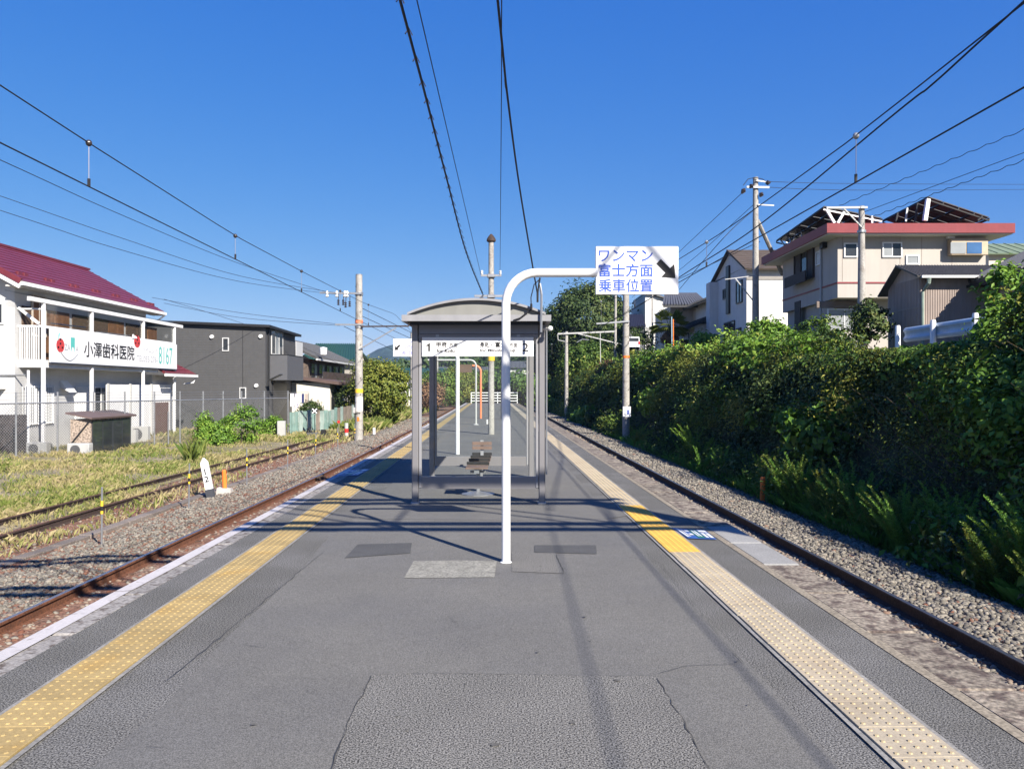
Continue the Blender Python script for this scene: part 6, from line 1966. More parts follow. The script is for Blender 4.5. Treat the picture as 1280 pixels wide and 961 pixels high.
sign_text('8167', 198.5, 215.5, 0.16, 0.84, M_teal_ink, 0.0)
sign_text('TEL055-276-', 171, 197, 0.20, 0.42, M_grey_ink)
sign_text('ハイムシバ', 178, 197, 0.55, 0.74, M_grey_ink)

# storage shed and outdoor units in front of the clinic
sx_, sy_ = X(96, 31.9), 31.9
st = thing('storage_shed', 'low brown-roofed glazed storage lean-to behind the field fence', 'shed', (sx_, sy_, GZ))
xa, xb, yb_ = X(88, 32.0), X(113, 32.0), 35.4
MB().box(xa, xb, 32.0, yb_, GZ - 0.1, 0.30).build('wall', mat('speckled_shed_panel', (0.40, 0.32, 0.26), 0.8, var=0.1, fine=0.5, fscale=14), st)
mb = MB(); mb.slab((xa - 0.10, 31.8, 0.52), (xb + 0.15, 31.8, 0.31), (xb + 0.15, yb_ + 0.2, 0.31), (xa - 0.10, yb_ + 0.2, 0.52), 0.07); mb.build('roof', mat('shed_brown_roof', (0.17, 0.12, 0.115), 0.6, var=0.1), st)
for k in range(4):
    y = 32.1 + k * 0.82
    MB().box(xb + 0.002, xb + 0.05, y, y + 0.74, GZ + 0.1, 0.22).build('pane', M_window, st)
MB().bar((xa + 0.05, 31.97, GZ + 0.5), (xb - 0.05, 31.97, 0.2), 0.03, 0.06).build('brace', M_dark_trim, st)
for k, (px, d_, w_, h_, lab) in enumerate([(48, 32.2, 0.8, 0.62, 'white outdoor air conditioner unit by the balcony post'), (100, 31.6, 0.85, 0.62, 'white outdoor unit with a round fan in front of the speckled shed'), (175, 40.0, 0.9, 0.95, 'grey outdoor unit in front of the white screen'), (166, 39.0, 0.4, 0.8, 'narrow grey meter cabinet left of the grey outdoor unit')]):
    x = X(px, d_)
    h_ *= 0.8
    o = thing('outdoor_unit', lab, 'outdoor unit', (x, d_, GZ))
    MB().cbox(x - w_ / 2, x + w_ / 2, d_ - 0.16, d_ + 0.16, GZ + 0.05, GZ + 0.05 + h_, 0.02).build('case', M_grey_paint, o)
    if w_ > 0.5:
        mb = MB(); mb.tube([(x - 0.1, d_ - 0.185, GZ + 0.05 + h_ / 2), (x - 0.1, d_ - 0.162, GZ + 0.05 + h_ / 2)], min(w_, h_) * 0.38, 16); mb.build('fan_grille', mat('fan_dark', (0.10, 0.10, 0.105), 0.6), o)

# ------------------------------------------------------------------ field fence: posts, top rail, wires, mesh
fa, fb = Vector((X(20, 30.4), 30.4, GZ)), Vector((X(360, 45.5), 45.5, GZ))
fdir = (fb - fa).normalized()
ff = thing('field_fence', 'grey steel post and wire-mesh fence between the field and the clinic', 'fence', (fa + fb) / 2)
def fence_at(px):
    # point of the fence line seen at photo column px
    k = (px - 640) / FPX
    t = (k * fa.y - fa.x) / (fdir.x - k * fdir.y)
    return fa + fdir * t
fpx = [-45, 20, 72, 117, 156, 193, 225, 254, 279, 302, 330.5, 360]
for px in fpx:
    q = fence_at(px)
    MB().tube([(q.x, q.y, GZ - 0.2), (q.x, q.y, 1.38)], 0.035, 8).build('fence_post', M_galv, ff)
q0, q1 = fence_at(-45), fence_at(360)
MB().tube([(q0.x, q0.y, 0.95), (q1.x, q1.y, 0.98)], 0.028, 8).build('top_rail', M_galv, ff)
for z in (1.10, 1.22, 1.34):
    MB().tube([(q0.x, q0.y, z), (q1.x, q1.y, z)], 0.006, 4).build('barbed_wire', M_galv, ff)
mb = MB()
L_ = (q1 - q0).length
n_ = int(L_ / 0.11)
for k in range(n_):
    for s_ in (-1, 1):
        a = q0 + fdir * (k * 0.11)
        b = a + fdir * (s_ * 1.9)
        za, zb = GZ + 0.1, 0.93
        t0, t1 = (k * 0.11), (k * 0.11 + s_ * 1.9)
        if t1 < 0 or t1 > L_:
            continue
        mb.add([(a.x, a.y, za), (b.x, b.y, zb), (b.x, b.y, zb + 0.018), (a.x, a.y, za + 0.018)], [(0, 1, 2, 3)])
mb.build('wire_mesh', M_galv, ff, kind='stuff')
q = fence_at(215)
o = thing('fence_stub_post', 'short extra grey post standing in front of the white screen', 'post', (q.x, q.y - 0.4, GZ))
MB().tube([(q.x, q.y - 0.4, GZ), (q.x, q.y - 0.4, 0.45)], 0.035, 8).build('shaft', M_galv, o)

# ------------------------------------------------------------------ dark house
dkh = thing('dark_house', 'charcoal two-storey house with a single-pitch roof and corner balcony', 'house', (-18, 55, GZ))
hx, hy0, hy1 = -15.5, 51.3, 58.3
zt = ZZ(410, hy0)
mb = MB(); mb.hexa([(-25, hy0, GZ - 0.2), (hx, hy0, GZ - 0.2), (hx, hy1, GZ - 0.2), (-25, hy1, GZ - 0.2), (-25, hy0, zt + 0.42), (hx, hy0, zt), (hx, hy1, zt - 0.1), (-25, hy1, zt + 0.3)])
mb.build('wall', M_dark_siding, dkh)
mb = MB(); mb.slab((-25.3, hy0 - 0.3, zt + 0.44), (hx + 0.35, hy0 - 0.3, zt + 0.02), (hx + 0.35, hy1 + 0.4, zt - 0.10), (-25.3, hy1 + 0.4, zt + 0.32), 0.16); mb.build('roof', M_dark_trim, dkh)
window(dkh, (X(278, hy0), hy0 - 0.004, ZZ(439, hy0)), (1, 0, 0), 0.42, 0.85, M_window, M_frame_al, 1, 0.06)
window(dkh, (X(299.5, hy0), hy0 - 0.004, ZZ(498, hy0)), (1, 0, 0), 0.42, 0.7, M_window, M_frame_al, 1, 0.06)
for px, py in ((265, 421), (326, 420.5), (320.5, 482)):
    q = P(px, py, hy0); mb = MB(); mb.tube([(q.x, hy0, q.z), (q.x, hy0 - 0.12, q.z)], [0.13, 0.11], 10); mb.build('wall_vent', M_trim_w, dkh)
window(dkh, (hx + 0.004, hy0 + 1.2, ZZ(443, 53)), (0, 1, 0), 2.6, 1.55, [M_window, M_curtain], M_frame_al, 3, 0.06)
bx_ = -14.4
mb = MB(); mb.box(hx + 0.002, bx_, hy0 + 1.0, hy0 + 5.0, ZZ(475, 52.5), ZZ(444, 52.5)); bo2 = mb.build('balcony', M_dark_siding2, dkh)
MB().box(hx + 0.003, bx_ + 0.02, hy0 + 0.98, hy0 + 5.02, ZZ(444, 52.5) + 0.002, ZZ(444, 52.5) + 0.05).build('balcony_cap', M_dark_trim, bo2)
mb = MB(); mb.box(bx_ - 0.05, bx_ - 0.01, hy0 + 3.2, hy0 + 4.9, ZZ(444, 52.5) + 0.05, ZZ(444, 52.5) + 1.0); mb.build('privacy_screen', M_frame_al, bo2)
MB().box(hx + 0.003, hx + 0.08, hy0 + 1.4, hy0 + 4.6, GZ, ZZ(478, 52.5)).build('entrance_recess', M_dark_trim, dkh)
mb = MB(); mb.tube([(hx + 0.05, hy0 + 0.5, zt), (hx + 0.05, hy0 + 0.5, GZ)], 0.05, 8); mb.build('downpipe', M_dark_trim, dkh)
mb = MB(); mb.bar(P(337, 475, 51.0), P(352, 468, 51.0), 0.5, 0.06); mb.build('porch_canopy', M_dark_trim, dkh)
mb = MB(); mb.tube([(hx - 1.4, hy0 - 0.05, zt + 0.06), (hx - 1.4, hy0 - 0.05, GZ)], 0.012, 4); mb.build('panel_joint', M_dark_trim, dkh)

# laundry
la = thing('laundry_rack', 'white and dark laundry hanging beside the dark house entrance', 'laundry', (X(372, 52), 52, GZ))
MB().bar(P(360, 491, 52), P(386, 490, 52), 0.03, 0.03).build('pole', M_galv, la)
for k, (px, w_, h_, col) in enumerate([(363, 4.5, 16, 0), (368.5, 4, 18, 1), (373, 3.5, 14, 0), (377, 3, 12, 2), (381, 4, 13, 3)]):
    c0, c1 = P(px, 492 + h_, 52), P(px + w_, 492, 52)
    mb = MB(); mb.box(c0.x, c1.x, 51.97 + k * 0.01, 52.0 + k * 0.01, c0.z, c1.z)
    mb.build('garment', [M_trim_w, mat('lilac_cloth', (0.55, 0.52, 0.62), 0.9), mat('navy_cloth', (0.04, 0.05, 0.16), 0.9), mat('tan_cloth', (0.45, 0.38, 0.33), 0.9)][col], la)
for s_ in (360, 386):
    MB().tube([P(s_, 491, 52), Vector((X(s_, 52), 52, GZ))], 0.03, 6).build('stand', M_galv, la)

# ------------------------------------------------------------------ older houses behind
oh = thing('old_tiled_house', 'older wooden house with grey tiled roof behind the dark house', 'house', (-15.5, 66, GZ))
MB().box(-20, -15.0, 60, 73, GZ - 0.2, 3.7).build('wall', mat('brown_old_wall', (0.16, 0.12, 0.10), 0.8, var=0.2, streak=0.2), oh)
roof_plane(oh, (-14.2, 59.3, 3.75), (-14.2, 74, 3.75), (-17.6, 73.4, 5.35), (-17.6, 59.3, 5.35), M_grey_tile, 44, 0.08, 0.12, 0)
roof_plane(oh, (-21.2, 59.3, 3.75), (-21.2, 74, 3.75), (-17.6, 73.4, 5.35), (-17.6, 59.3, 5.35), M_grey_tile, 0, 0.08, 0.12, 0)
mb = MB(); mb.poly([(-14.9, 59.9, 3.7), (-17.6, 59.9, 5.2), (-20, 59.9, 3.7)], 0.1, (0, 1, 0)); mb.build('gable', M_grey_paint, oh)
mb = MB(); mb.box(-14.25, -14.1, 59.3, 74, 3.55, 3.68); mb.build('gutter', M_frame_al, oh)
for k in range(5):
    window(oh, (-14.99, 60.8 + k * 2.5, 2.0), (0, 1, 0), 2.0, 1.4, [M_window, M_curtain], M_frame_dk, 2, 0.07)
MB().box(-15, -14.0, 60.5, 72.5, 1.75, 1.9).build('balcony_floor', M_dark_wood, oh)
for k in range(26):
    y = 60.6 + k * 0.46
    MB().box(-14.05, -14.0, y, y + 0.3, 1.91, 2.75).build('balcony_slat', M_dark_wood, oh)
mb = MB(); mb.lathe(P(404, 439, 60) + Vector((0, 0, 0)), [(0.02, -0.3), (0.25, -0.25), (0.3, 0.25), (0.02, 0.32)], 10); mb.build('satellite_dish', M_trim_w, oh, smooth=True)
ch = thing('cream_annex', 'cream single-storey annex with a brown lean-to roof', 'house', (-14, 59, GZ))
xa_, xb_ = X(368, 57.5), X(412.5, 57.5)
MB().box(xa_ - 0.5, xb_, 57.5, 64, GZ - 0.2, ZZ(478, 57.5)).build('wall', mat('cream_annex_wall', (0.66, 0.63, 0.56), 0.85, var=0.04), ch)
mb = MB(); mb.hexa([(xa_ - 0.6, 57.1, ZZ(472, 57.5)), (xb_ + 0.7, 57.1, ZZ(481, 57.5)), (xb_ + 0.7, 64.3, ZZ(481, 57.5)), (xa_ - 0.6, 64.3, ZZ(472, 57.5)), (xa_ - 0.6, 57.1, ZZ(469, 57.5)), (xb_ + 0.7, 57.1, ZZ(477, 57.5)), (xb_ + 0.7, 64.3, ZZ(477, 57.5)), (xa_ - 0.6, 64.3, ZZ(469, 57.5))]); mb.build('roof', mat('brown_leanto_roof', (0.13, 0.085, 0.075), 0.7), ch)
MB().box(xb_ + 0.001, xb_ + 0.05, 57.9, 58.9, GZ, 0.9).build('door', M_dark_trim, ch)
gh = thing('green_roof_house', 'house with green tiled hip roof behind the weathered mast', 'house', (X(415, 88), 90, GZ))
x0, x1 = X(385, 88), X(440, 88)
MB().box(x0, x1, 88, 98, GZ - 0.2, ZZ(452, 88)).build('wall', mat('pale_house_wall', (0.40, 0.37, 0.33), 0.8), gh)
roof_plane(gh, (x0 - 0.8, 87, ZZ(452, 88)), (x1 + 0.8, 87, ZZ(452, 88)), (x1 - 0.4, 92, ZZ(430, 92)), (x0, 92, ZZ(430, 92)), M_green_tile, 20, 0.12, 0.15, 0)
roof_plane(gh, (x0 - 0.8, 97, ZZ(452, 88)), (x1 + 0.8, 97, ZZ(452, 88)), (x1 - 0.4, 92, ZZ(430, 92)), (x0, 92, ZZ(430, 92)), M_green_tile, 0, 0.12, 0.15, 0)
mb = MB(); mb.poly([(x1 + 0.0, 87.6, ZZ(452, 88)), (x1 - 0.1, 92, ZZ(433, 92)), (x1, 96.4, ZZ(452, 88))], 0.1, (-1, 0, 0)); mb.build('gable', M_cream, gh)
for k, (px, d_, w_, h_, lab, m1) in enumerate([(552, 132, 8, 2.6, 'low white shed roof far left of the platform end', M_grey_tile), (520, 118, 7, 4.2, 'far house with green roof glimpsed between shelter posts', M_green_tile), (640, 170, 12, 4.2, 'far grey-roofed house beyond the platform end fence', M_grey_tile), (618, 150, 6, 3.0, 'far pale house behind the white end fence', M_brown_roof), (575, 180, 13, 6.0, 'far house on the hillside behind the orange pole', M_grey_tile), (660, 190, 10, 7.6, 'far white house high on the right behind the shelter', M_grey_tile)]):
    x = X(px, d_)
    o = thing('far_house', lab, 'house', (x, d_, GZ), 'small houses far beyond the platform')
    MB().box(x - w_ / 2, x + w_ / 2, d_, d_ + 7, -1.4, h_ - 1.3).build('wall', M_white_stucco if k % 2 else M_cream, o)
    roof_plane(o, (x - w_ / 2 - 0.5, d_ - 0.6, h_ - 1.35), (x + w_ / 2 + 0.5, d_ - 0.6, h_ - 1.35), (x + w_ / 2 + 0.5, d_ + 3.5, h_ + 0.3), (x - w_ / 2 - 0.5, d_ + 3.5, h_ + 0.3), m1, 12, 0.12, 0.15, 0)
    window(o, (x - w_ * 0.3, d_ - 0.004, h_ - 2.9), (1, 0, 0), 1.8, 1.1, M_window, M_frame_al, 2, 0.1)
    window(o, (x + w_ * 0.1, d_ - 0.004, h_ - 2.9), (1, 0, 0), 1.8, 1.1, M_window, M_frame_al, 2, 0.1)
# green tin fence
tf = thing('tin_fence', 'patched pale green tin fence in front of the cream annex', 'fence', (X(395, 52), 52, GZ))
c0, c1, c2 = P(362, 515, 46), P(410, 512, 50), P(443, 505, 55.5)
tcol = [mat('green_tin', (0.26, 0.40, 0.36), 0.6, var=0.2, streak=0.2), mat('pale_green_tin', (0.38, 0.48, 0.44), 0.6, var=0.2, streak=0.2), mat('rusted_tin', (0.30, 0.25, 0.21), 0.7, var=0.25, streak=0.2)]
for a, b, n_ in ((c0, c1, 9), (c1, c2, 9)):
    for k in range(n_):
        p, q = a.lerp(b, k / n_), a.lerp(b, (k + 0.97) / n_)
        zt_ = p.z + random.uniform(-0.06, 0.06)
        mb = MB()
        m_ = 6
        for j in range(m_):
            u0, u1 = p.lerp(q, j / m_), p.lerp(q, (j + 1) / m_)
            off = 0.03 if j % 2 else 0.0
            mb.hexa([(u0.x, u0.y - off, GZ - 0.1), (u1.x, u1.y - off, GZ - 0.1), (u1.x, u1.y - off + 0.02, GZ - 0.1), (u0.x, u0.y - off + 0.02, GZ - 0.1), (u0.x, u0.y - off, zt_), (u1.x, u1.y - off, zt_), (u1.x, u1.y - off + 0.02, zt_), (u0.x, u0.y - off + 0.02, zt_)])
        mb.build('tin_sheet', tcol[[0, 0, 1, 0, 1, 0, 2, 1, 0][k] if a is c0 else [0, 1, 0, 2, 1, 2, 2, 2, 1][k]], tf)
plant('dark_shrub', 'grey-leaved shrub above the green tin fence', 'shrub', (X(390, 52), 52, GZ), (X(390, 52), 52, 0.15), (0.8, 0.7, 0.5), 45, 40, 0.13, 0.25, M_leaf_dark, 77, 0.04, 5)

# ------------------------------------------------------------------ houses on the terrace
# beige house with maroon eaves
bh = thing('beige_house', 'beige two-storey house with maroon eaves and solar panels on its flat roof', 'house', (17, 38, ZT))
HX, HY = 13.77, 34.5
zr_, zt_ = ZZ(291, 33.8), ZZ(279, 33.8)
MB().box(HX, X(1232, HY), HY, HY + 7.0, ZZ(372, HY) , zr_ + 0.02).build('wall', M_beige, bh)
MB().box(HX + 0.25, X(1232, HY), HY + 0.9, HY + 7.0, ZT - 0.2, ZZ(372, HY) - 0.002).build('lower_wall', M_beige, bh)
mb = MB(); mb.box(13.05, X(1269, 33.8), 33.8, HY + 8.2, zr_, zt_); mb.build('roof', M_maroon, bh)
MB().box(13.12, X(1269, 33.8) - 0.07, 33.87, HY + 8.1, zr_ - 0.05, zr_ - 0.003).build('soffit', M_soffit, bh)
MB().box(HX - 0.02, X(1232, HY) + 0.02, HY - 0.025, HY - 0.003, ZZ(354.5, HY), ZZ(352.5, HY)).build('trim_band', M_maroon, bh)
MB().box(HX - 0.025, HX - 0.003, HY - 0.02, HY + 7, ZZ(354.5, HY), ZZ(352.5, HY)).build('trim_band', M_maroon, bh)
def win_px(parent, px0, px1, py0, py1, d_, panes, mp, mf, fr=0.05, proud=0.06):
    return window(parent, (X(px0, d_), d_ - 0.004, ZZ(py1, d_)), (1, 0, 0), X(px1, d_) - X(px0, d_), ZZ(py0, d_) - ZZ(py1, d_), mp, mf, panes, fr, proud)
win_px(bh, 1054.5, 1071.5, 304, 322, HY, 1, M_window, M_trim_w)
win_px(bh, 1102.5, 1127, 303, 322, HY, 2, [M_curtain, M_window], M_trim_w)
win_px(bh, 1132, 1148.5, 319, 331, HY, 1, M_curtain, M_trim_w)
bw = MB(); bw.box(X(1184, HY), X(1229, HY), HY - 0.35, HY - 0.001, ZZ(320, HY), ZZ(300.5, HY)); bwo = bw.build('bay_window', mat('tan_frame', (0.52, 0.40, 0.28), 0.5), bh)
for k, (a, b) in enumerate(((1188, 1207), (1208.5, 1227))):
    MB().box(X(a, HY - 0.35), X(b, HY - 0.35), HY - 0.375, HY - 0.352, ZZ(317, HY - 0.35), ZZ(303, HY - 0.35)).build('pane', [M_curtain, mat('sky_pane', (0.07, 0.16, 0.34), 0.1, spec=0.8, var=0.2)][k], bwo)
MB().cbox(X(1182, HY), X(1191, HY), HY - 0.2, HY - 0.003, ZZ(299, HY), ZZ(290.5, HY) , 0.02).build('extractor_hood', M_trim_w, bh)
win_px(bh, 1034, 1076, 386, 413, HY + 0.9, 2, M_curtain, M_frame_al)
mb = MB(); mb.cbox(X(1029, HY), X(1084, HY), HY + 0.75, HY + 0.897, ZZ(385, HY + .9), ZZ(377, HY + .9), 0.02); mb.build('shutter_box', mat('brown_shutter_box', (0.22, 0.17, 0.14), 0.6), bh)
# track-facing side of the beige house: px 1047 -> 980
def yx(px, x):
    return x * FPX / (px - 640)
ya_, yb_ = yx(1018.5, HX), yx(994.5, HX)
fo = window(bh, (HX - 0.004, yb_, ZZ(350, 38.0)), (0, -1, 0), yb_ - ya_, 1.55, [M_dark_wood, M_window, M_dark_wood], M_dark_wood, 3, 0.08, 0.10)
MB().box(HX - 0.45, HX - 0.40, ya_, yb_ + 0.3, ZZ(356, 38.5), ZZ(343, 38.5)).build('window_rail', M_dark_wood, bh)
window(bh, (HX - 0.004, yx(1020.5, HX), ZZ(333, 37)), (0, -1, 0), yx(1020.5, HX) - yx(1026, HX), 0.62, M_curtain, M_frame_al, 1, 0.05)
MB().cbox(HX - 0.22, HX - 0.003, yx(1033, HX) - 0.12, yx(1033, HX) + 0.25, ZZ(309, 35.5), ZZ(300, 35.5), 0.02).build('wall_box', M_dark_trim, bh)
MB().box(HX - 0.04, HX - 0.003, yx(1001, HX), yx(994, HX), ZT, ZZ(376, 39)).build('door', M_dark_wood, bh)
mb = MB(); mb.tube([(HX - 0.05, yx(1027.5, HX), zr_), (HX - 0.05, yx(1027.5, HX), ZT)], 0.05, 8); mb.build('downpipe', M_grey_paint, bh)
# wall joints
for px in (1053, 1125, 1152, 1190):
    MB().box(X(px, HY) - 0.012, X(px, HY) + 0.012, HY - 0.006, HY - 0.001, ZZ(352, HY), zr_ - 0.06).build('wall_joint', mat('joint_grey', (0.36, 0.31, 0.27), 0.9), bh)
# solar arrays with frames
def solar(label, A, B, C, posts, nx_, ny_):
    A, B, C = Vector(A), Vector(B), Vector(C)
    D_ = B + C - A
    o = thing('solar_array', label, 'solar panel', (A + B + C + D_) / 4, 'solar arrays on the beige house')
    n = (B - A).cross(C - A).normalized()
    if n.z < 0: n = -n
    for i_ in range(nx_):
        for j in range(ny_):
            def q(s, t): return A + (B - A) * s + (C - A) * t
            s0, s1, t0, t1 = i_ / nx_ + 0.008, (i_ + 1) / nx_ - 0.008, j / ny_ + 0.008, (j + 1) / ny_ - 0.008
            c = [q(s0, t0), q(s1, t0), q(s1, t1), q(s0, t1)]
            MB().hexa([p for p in c] + [p + n * 0.04 for p in c]).build('panel', M_solar, o)
    for i_ in range(nx_ + 1):
        s_ = i_ / nx_
        a, b = A + (B - A) * s_, C + (B - A) * s_
        MB().bar(a - n * 0.06, b - n * 0.06, 0.05, 0.09, up=n).build('beam', M_frame_steel, o)
    for j in range(ny_ + 1):
        s_ = j / ny_
        a, b = A + (C - A) * s_, B + (C - A) * s_
        MB().bar(a - n * 0.14, b - n * 0.14, 0.05, 0.06, up=n).build('purlin', M_pole_white if j == 0 and 'left' in label else M_frame_steel, o)
    for a, b, m_, w_ in posts:
        MB().bar(a, b, w_, w_, up=(0, 1, 0)).build('strut', m_, o)
solar('left solar array seen from below, over the track-side eave', P(1030, 258, 35.0), P(1103, 273, 35.0), P(971, 300, 42.5),
      [(P(1033, 262, 35), P(1043, 279, 35), M_pole_white, 0.1), (P(1055, 265, 35), P(1047, 279, 35), M_pole_white, 0.1), (P(1090, 270, 35), P(1090, 279, 35), M_pole_white, 0.07), (P(975, 299, 42), P(982, 309, 41), M_galv, 0.06), (P(985, 295, 41.2), P(982, 309, 41), M_galv, 0.05), (P(985, 295, 41.2), P(990, 305, 40), M_galv, 0.05), (P(996, 288, 40), P(990, 305, 40), M_galv, 0.05), (P(1000, 284, 40), P(1003, 298, 38.5), M_galv, 0.05)], 5, 4)
solar('right dark solar array rising to a point over the front eave', P(1160, 246, 35.0), P(1237, 272, 35.6), P(1104, 275, 38.5),
      [(P(1160, 249, 34.9), P(1156, 276, 34.9), M_pole_white, 0.16), (P(1147, 254, 35.4), P(1144, 277, 35.4), M_frame_steel, 0.07), (P(1134, 260, 36), P(1132, 277, 36), M_galv, 0.07), (P(1122, 266, 36.6), P(1120, 277, 36.6), M_frame_steel, 0.07), (P(1228, 270, 35.4), P(1222, 276, 35.4), M_frame_steel, 0.07)], 4, 4)

# corrugated shed
cg = thing('corrugated_shed', 'brownish corrugated shed beside the road, behind the guard rail', 'shed', (15, 28.5, ZT))
gx0, gy0, gy1 = 13.5, 27.0, 29.3
zE, zA = ZZ(346, 27.0), ZZ(333, 28.2)
mb = MB(); mb.box(gx0, 16.9, gy0, gy1, ZT - 0.2, zE); mb.build('wall', M_corr, cg)
mb = MB(); mb.poly([(gx0 + 0.001, gy0, zE), (gx0 + 0.001, 28.2, zA - 0.05), (gx0 + 0.001, gy1, zE - 0.12)], 0.05, (1, 0, 0)); mb.build('gable', M_corr, cg)
mb = MB()
n_ = 60
for k in range(n_):
    x = gx0 + 0.02 + 3.36 * k / n_
    mb.box(x, x + 0.032, gy0 - 0.022, gy0 - 0.0005, ZT - 0.1, zE - 0.03)
mb.build('corrugation', M_corr, cg, kind='stuff')
mb = MB()
for k in range(22):
    y = gy0 + 0.03 + 2.25 * k / 22
    mb.box(gx0 - 0.018, gx0 - 0.0005, y, y + 0.05, ZT - 0.1, zE - 0.03)
mb.build('corrugation', M_corr, cg, kind='stuff')
for z in (3.35, 4.2):
    MB().box(gx0 - 0.03, gx0 - 0.019, gy0, gy1, z, z + 0.03).build('lap_joint', M_corr, cg)
roof_plane(cg, (gx0 - 0.25, gy0 - 0.35, zE - 0.01), (17.3, gy0 - 0.35, zE - 0.01), (17.3, 28.2, zA + 0.03), (gx0 - 0.25, 28.2, zA + 0.03), M_corr_roof, 42, 0.03, 0.05, 0)
roof_plane(cg, (gx0 - 0.25, gy1 + 0.3, zE - 0.35), (17.3, gy1 + 0.3, zE - 0.35), (17.3, 28.2, zA + 0.03), (gx0 - 0.25, 28.2, zA + 0.03), M_corr_roof, 0, 0.03, 0.05, 0)
mb = MB(); mb.box(gx0 - 0.15, 17.2, gy0 - 0.45, gy0 - 0.36, zE - 0.09, zE - 0.01); mb.build('gutter', M_frame_al, cg)
mb = MB(); mb.tube([(gx0 + 0.1, gy0 - 0.40, zE - 0.08), (gx0 + 0.1, gy0 - 0.38, zE - 0.25), (gx0 + 0.05, gy0 - 0.08, zE - 0.5), (gx0 + 0.05, gy0 - 0.08, ZT)], [0.07, 0.06, 0.05, 0.05], 8); mb.build('downpipe', mat('verdigris_pipe', (0.26, 0.33, 0.28), 0.6, var=0.2), cg)
# tiled eave house at the far right
te = thing('tiled_eave_house', 'house at the right edge with thick grey roof tiles along its eave', 'house', (18, 23, ZT))
MB().box(15.9, 22, 17.5, 26.6, ZT - 0.2, 4.95).build('wall', M_cream, te)
roof_plane(te, (15.1, 27.0, 5.02), (15.1, 17.0, 5.02), (18.6, 17.0, 6.75), (18.6, 27.0, 6.75), M_grey_tile, 36, 0.13, 0.16, 0, ribw=0.15)
mb = MB(); mb.box(15.16, 15.9, 17.1, 26.9, 4.86, 4.90); mb.build('soffit', M_dark_wood, te)
mb = MB(); mb.box(15.03, 15.15, 17.0, 27.0, 4.83, 4.92); mb.build('gutter', M_dark_trim, te)
window(te, (15.896, 25.4, 3.0), (0, -1, 0), 1.6, 1.5, M_window, M_frame_dk, 2, 0.07)
window(te, (15.896, 22.4, 3.0), (0, -1, 0), 1.6, 1.5, M_window, M_frame_dk, 2, 0.07)
# green hill-like roof glimpse
gb = thing('green_roof_shed', 'pale green roof glimpsed beyond the beige house', 'shed', (X(1250, 60), 60, ZT))
x0 = X(1236, 60)
MB().box(x0, x0 + 8, 60, 66, ZT, ZZ(315, 60)).build('wall', M_cream, gb)
roof_plane(gb, (x0 - 0.5, 59.5, ZZ(318, 60)), (x0 + 8, 59.5, ZZ(318, 60)), (x0 + 8, 63, ZZ(304, 63)), (x0 - 0.5, 63, ZZ(305, 63)), mat('pale_green_roof', (0.20, 0.26, 0.17), 0.6), 10, 0.06, 0.1, 0)

# white gabled house
wh = thing('white_gabled_house', 'white gabled house with a brown roof behind the tall utility pole', 'house', (17, 56, ZT))
wx_, wy0, wy1 = 14.95, 52.0, 60.3
ze, za = ZZ(333, 52), ZZ(315, 56.0)
MB().box(wx_, 22, wy0, wy1, ZT - 0.2, ze).build('wall', M_white_stucco, wh)
ym = yx(913, wx_)
mb = MB(); mb.poly([(wx_ + 0.001, wy0, ze), (wx_ + 0.001, ym, za), (wx_ + 0.001, wy1, ZZ(352, wy1))], 0.15, (1, 0, 0)); mb.build('gable', M_white_stucco, wh)
roof_plane(wh, (wx_ - 0.25, wy0 - 0.5, ze - 0.18), (22.5, wy0 - 0.5, ze - 0.18), (22.5, ym, za + 0.12), (wx_ - 0.25, ym, za + 0.12), M_brown_roof, 0, 0.05, 0.12, 9)
roof_plane(wh, (wx_ - 0.25, wy1 + 0.4, ZZ(352, wy1) - 0.1), (22.5, wy1 + 0.4, ZZ(352, wy1) - 0.1), (22.5, ym, za + 0.12), (wx_ - 0.25, ym, za + 0.12), M_brown_roof, 0, 0.05, 0.12, 0)
MB().box(wx_ - 0.02, 20, wy0 - 0.05, wy0 - 0.003, ZZ(349.5, wy0), ZZ(345.5, wy0)).build('front_wall_band', mat('grey_band', (0.33, 0.31, 0.29), 0.8), wh)  # plain grey band across the front wall
for pa, pb, za_, zb__ in ((921, 928.5, 379, 351), (904.5, 909.5, 374, 361), (906, 919, 427, 402), (921, 927, 430, 410)):
    y1_, y0_ = yx(pa, wx_), yx(pb, wx_)
    window(wh, (wx_ - 0.004, y1_, ZZ(za_, (y0_ + y1_) / 2)), (0, -1, 0), y1_ - y0_, (za_ - zb__) / FPX * (y0_ + y1_) / 2, M_window, M_frame_dk, 2 if y1_ - y0_ > 1 else 1, 0.08, 0.08)
for pa, pb, za_, zb__ in ((909.5, 913, 392, 332),):
    y1_, y0_ = yx(pa, wx_), yx(pb, wx_)
    MB().box(wx_ - 0.14, wx_ - 0.004, y0_, y1_, ZZ(za_, 56), ZZ(zb__, 56)).build('vertical_fin', M_frame_dk, wh)
MB().box(wx_ - 0.6, wx_ - 0.004, yx(897.5, wx_), wy1, ZT, ZZ(355, wy1)).build('corner_pier', M_white_stucco, wh)
MB().cbox(X(958, 51), X(972, 51), 50.6, 51.9, ZT, ZZ(406, 51), 0.03).build('garden_wall', M_conc_pole, wh)

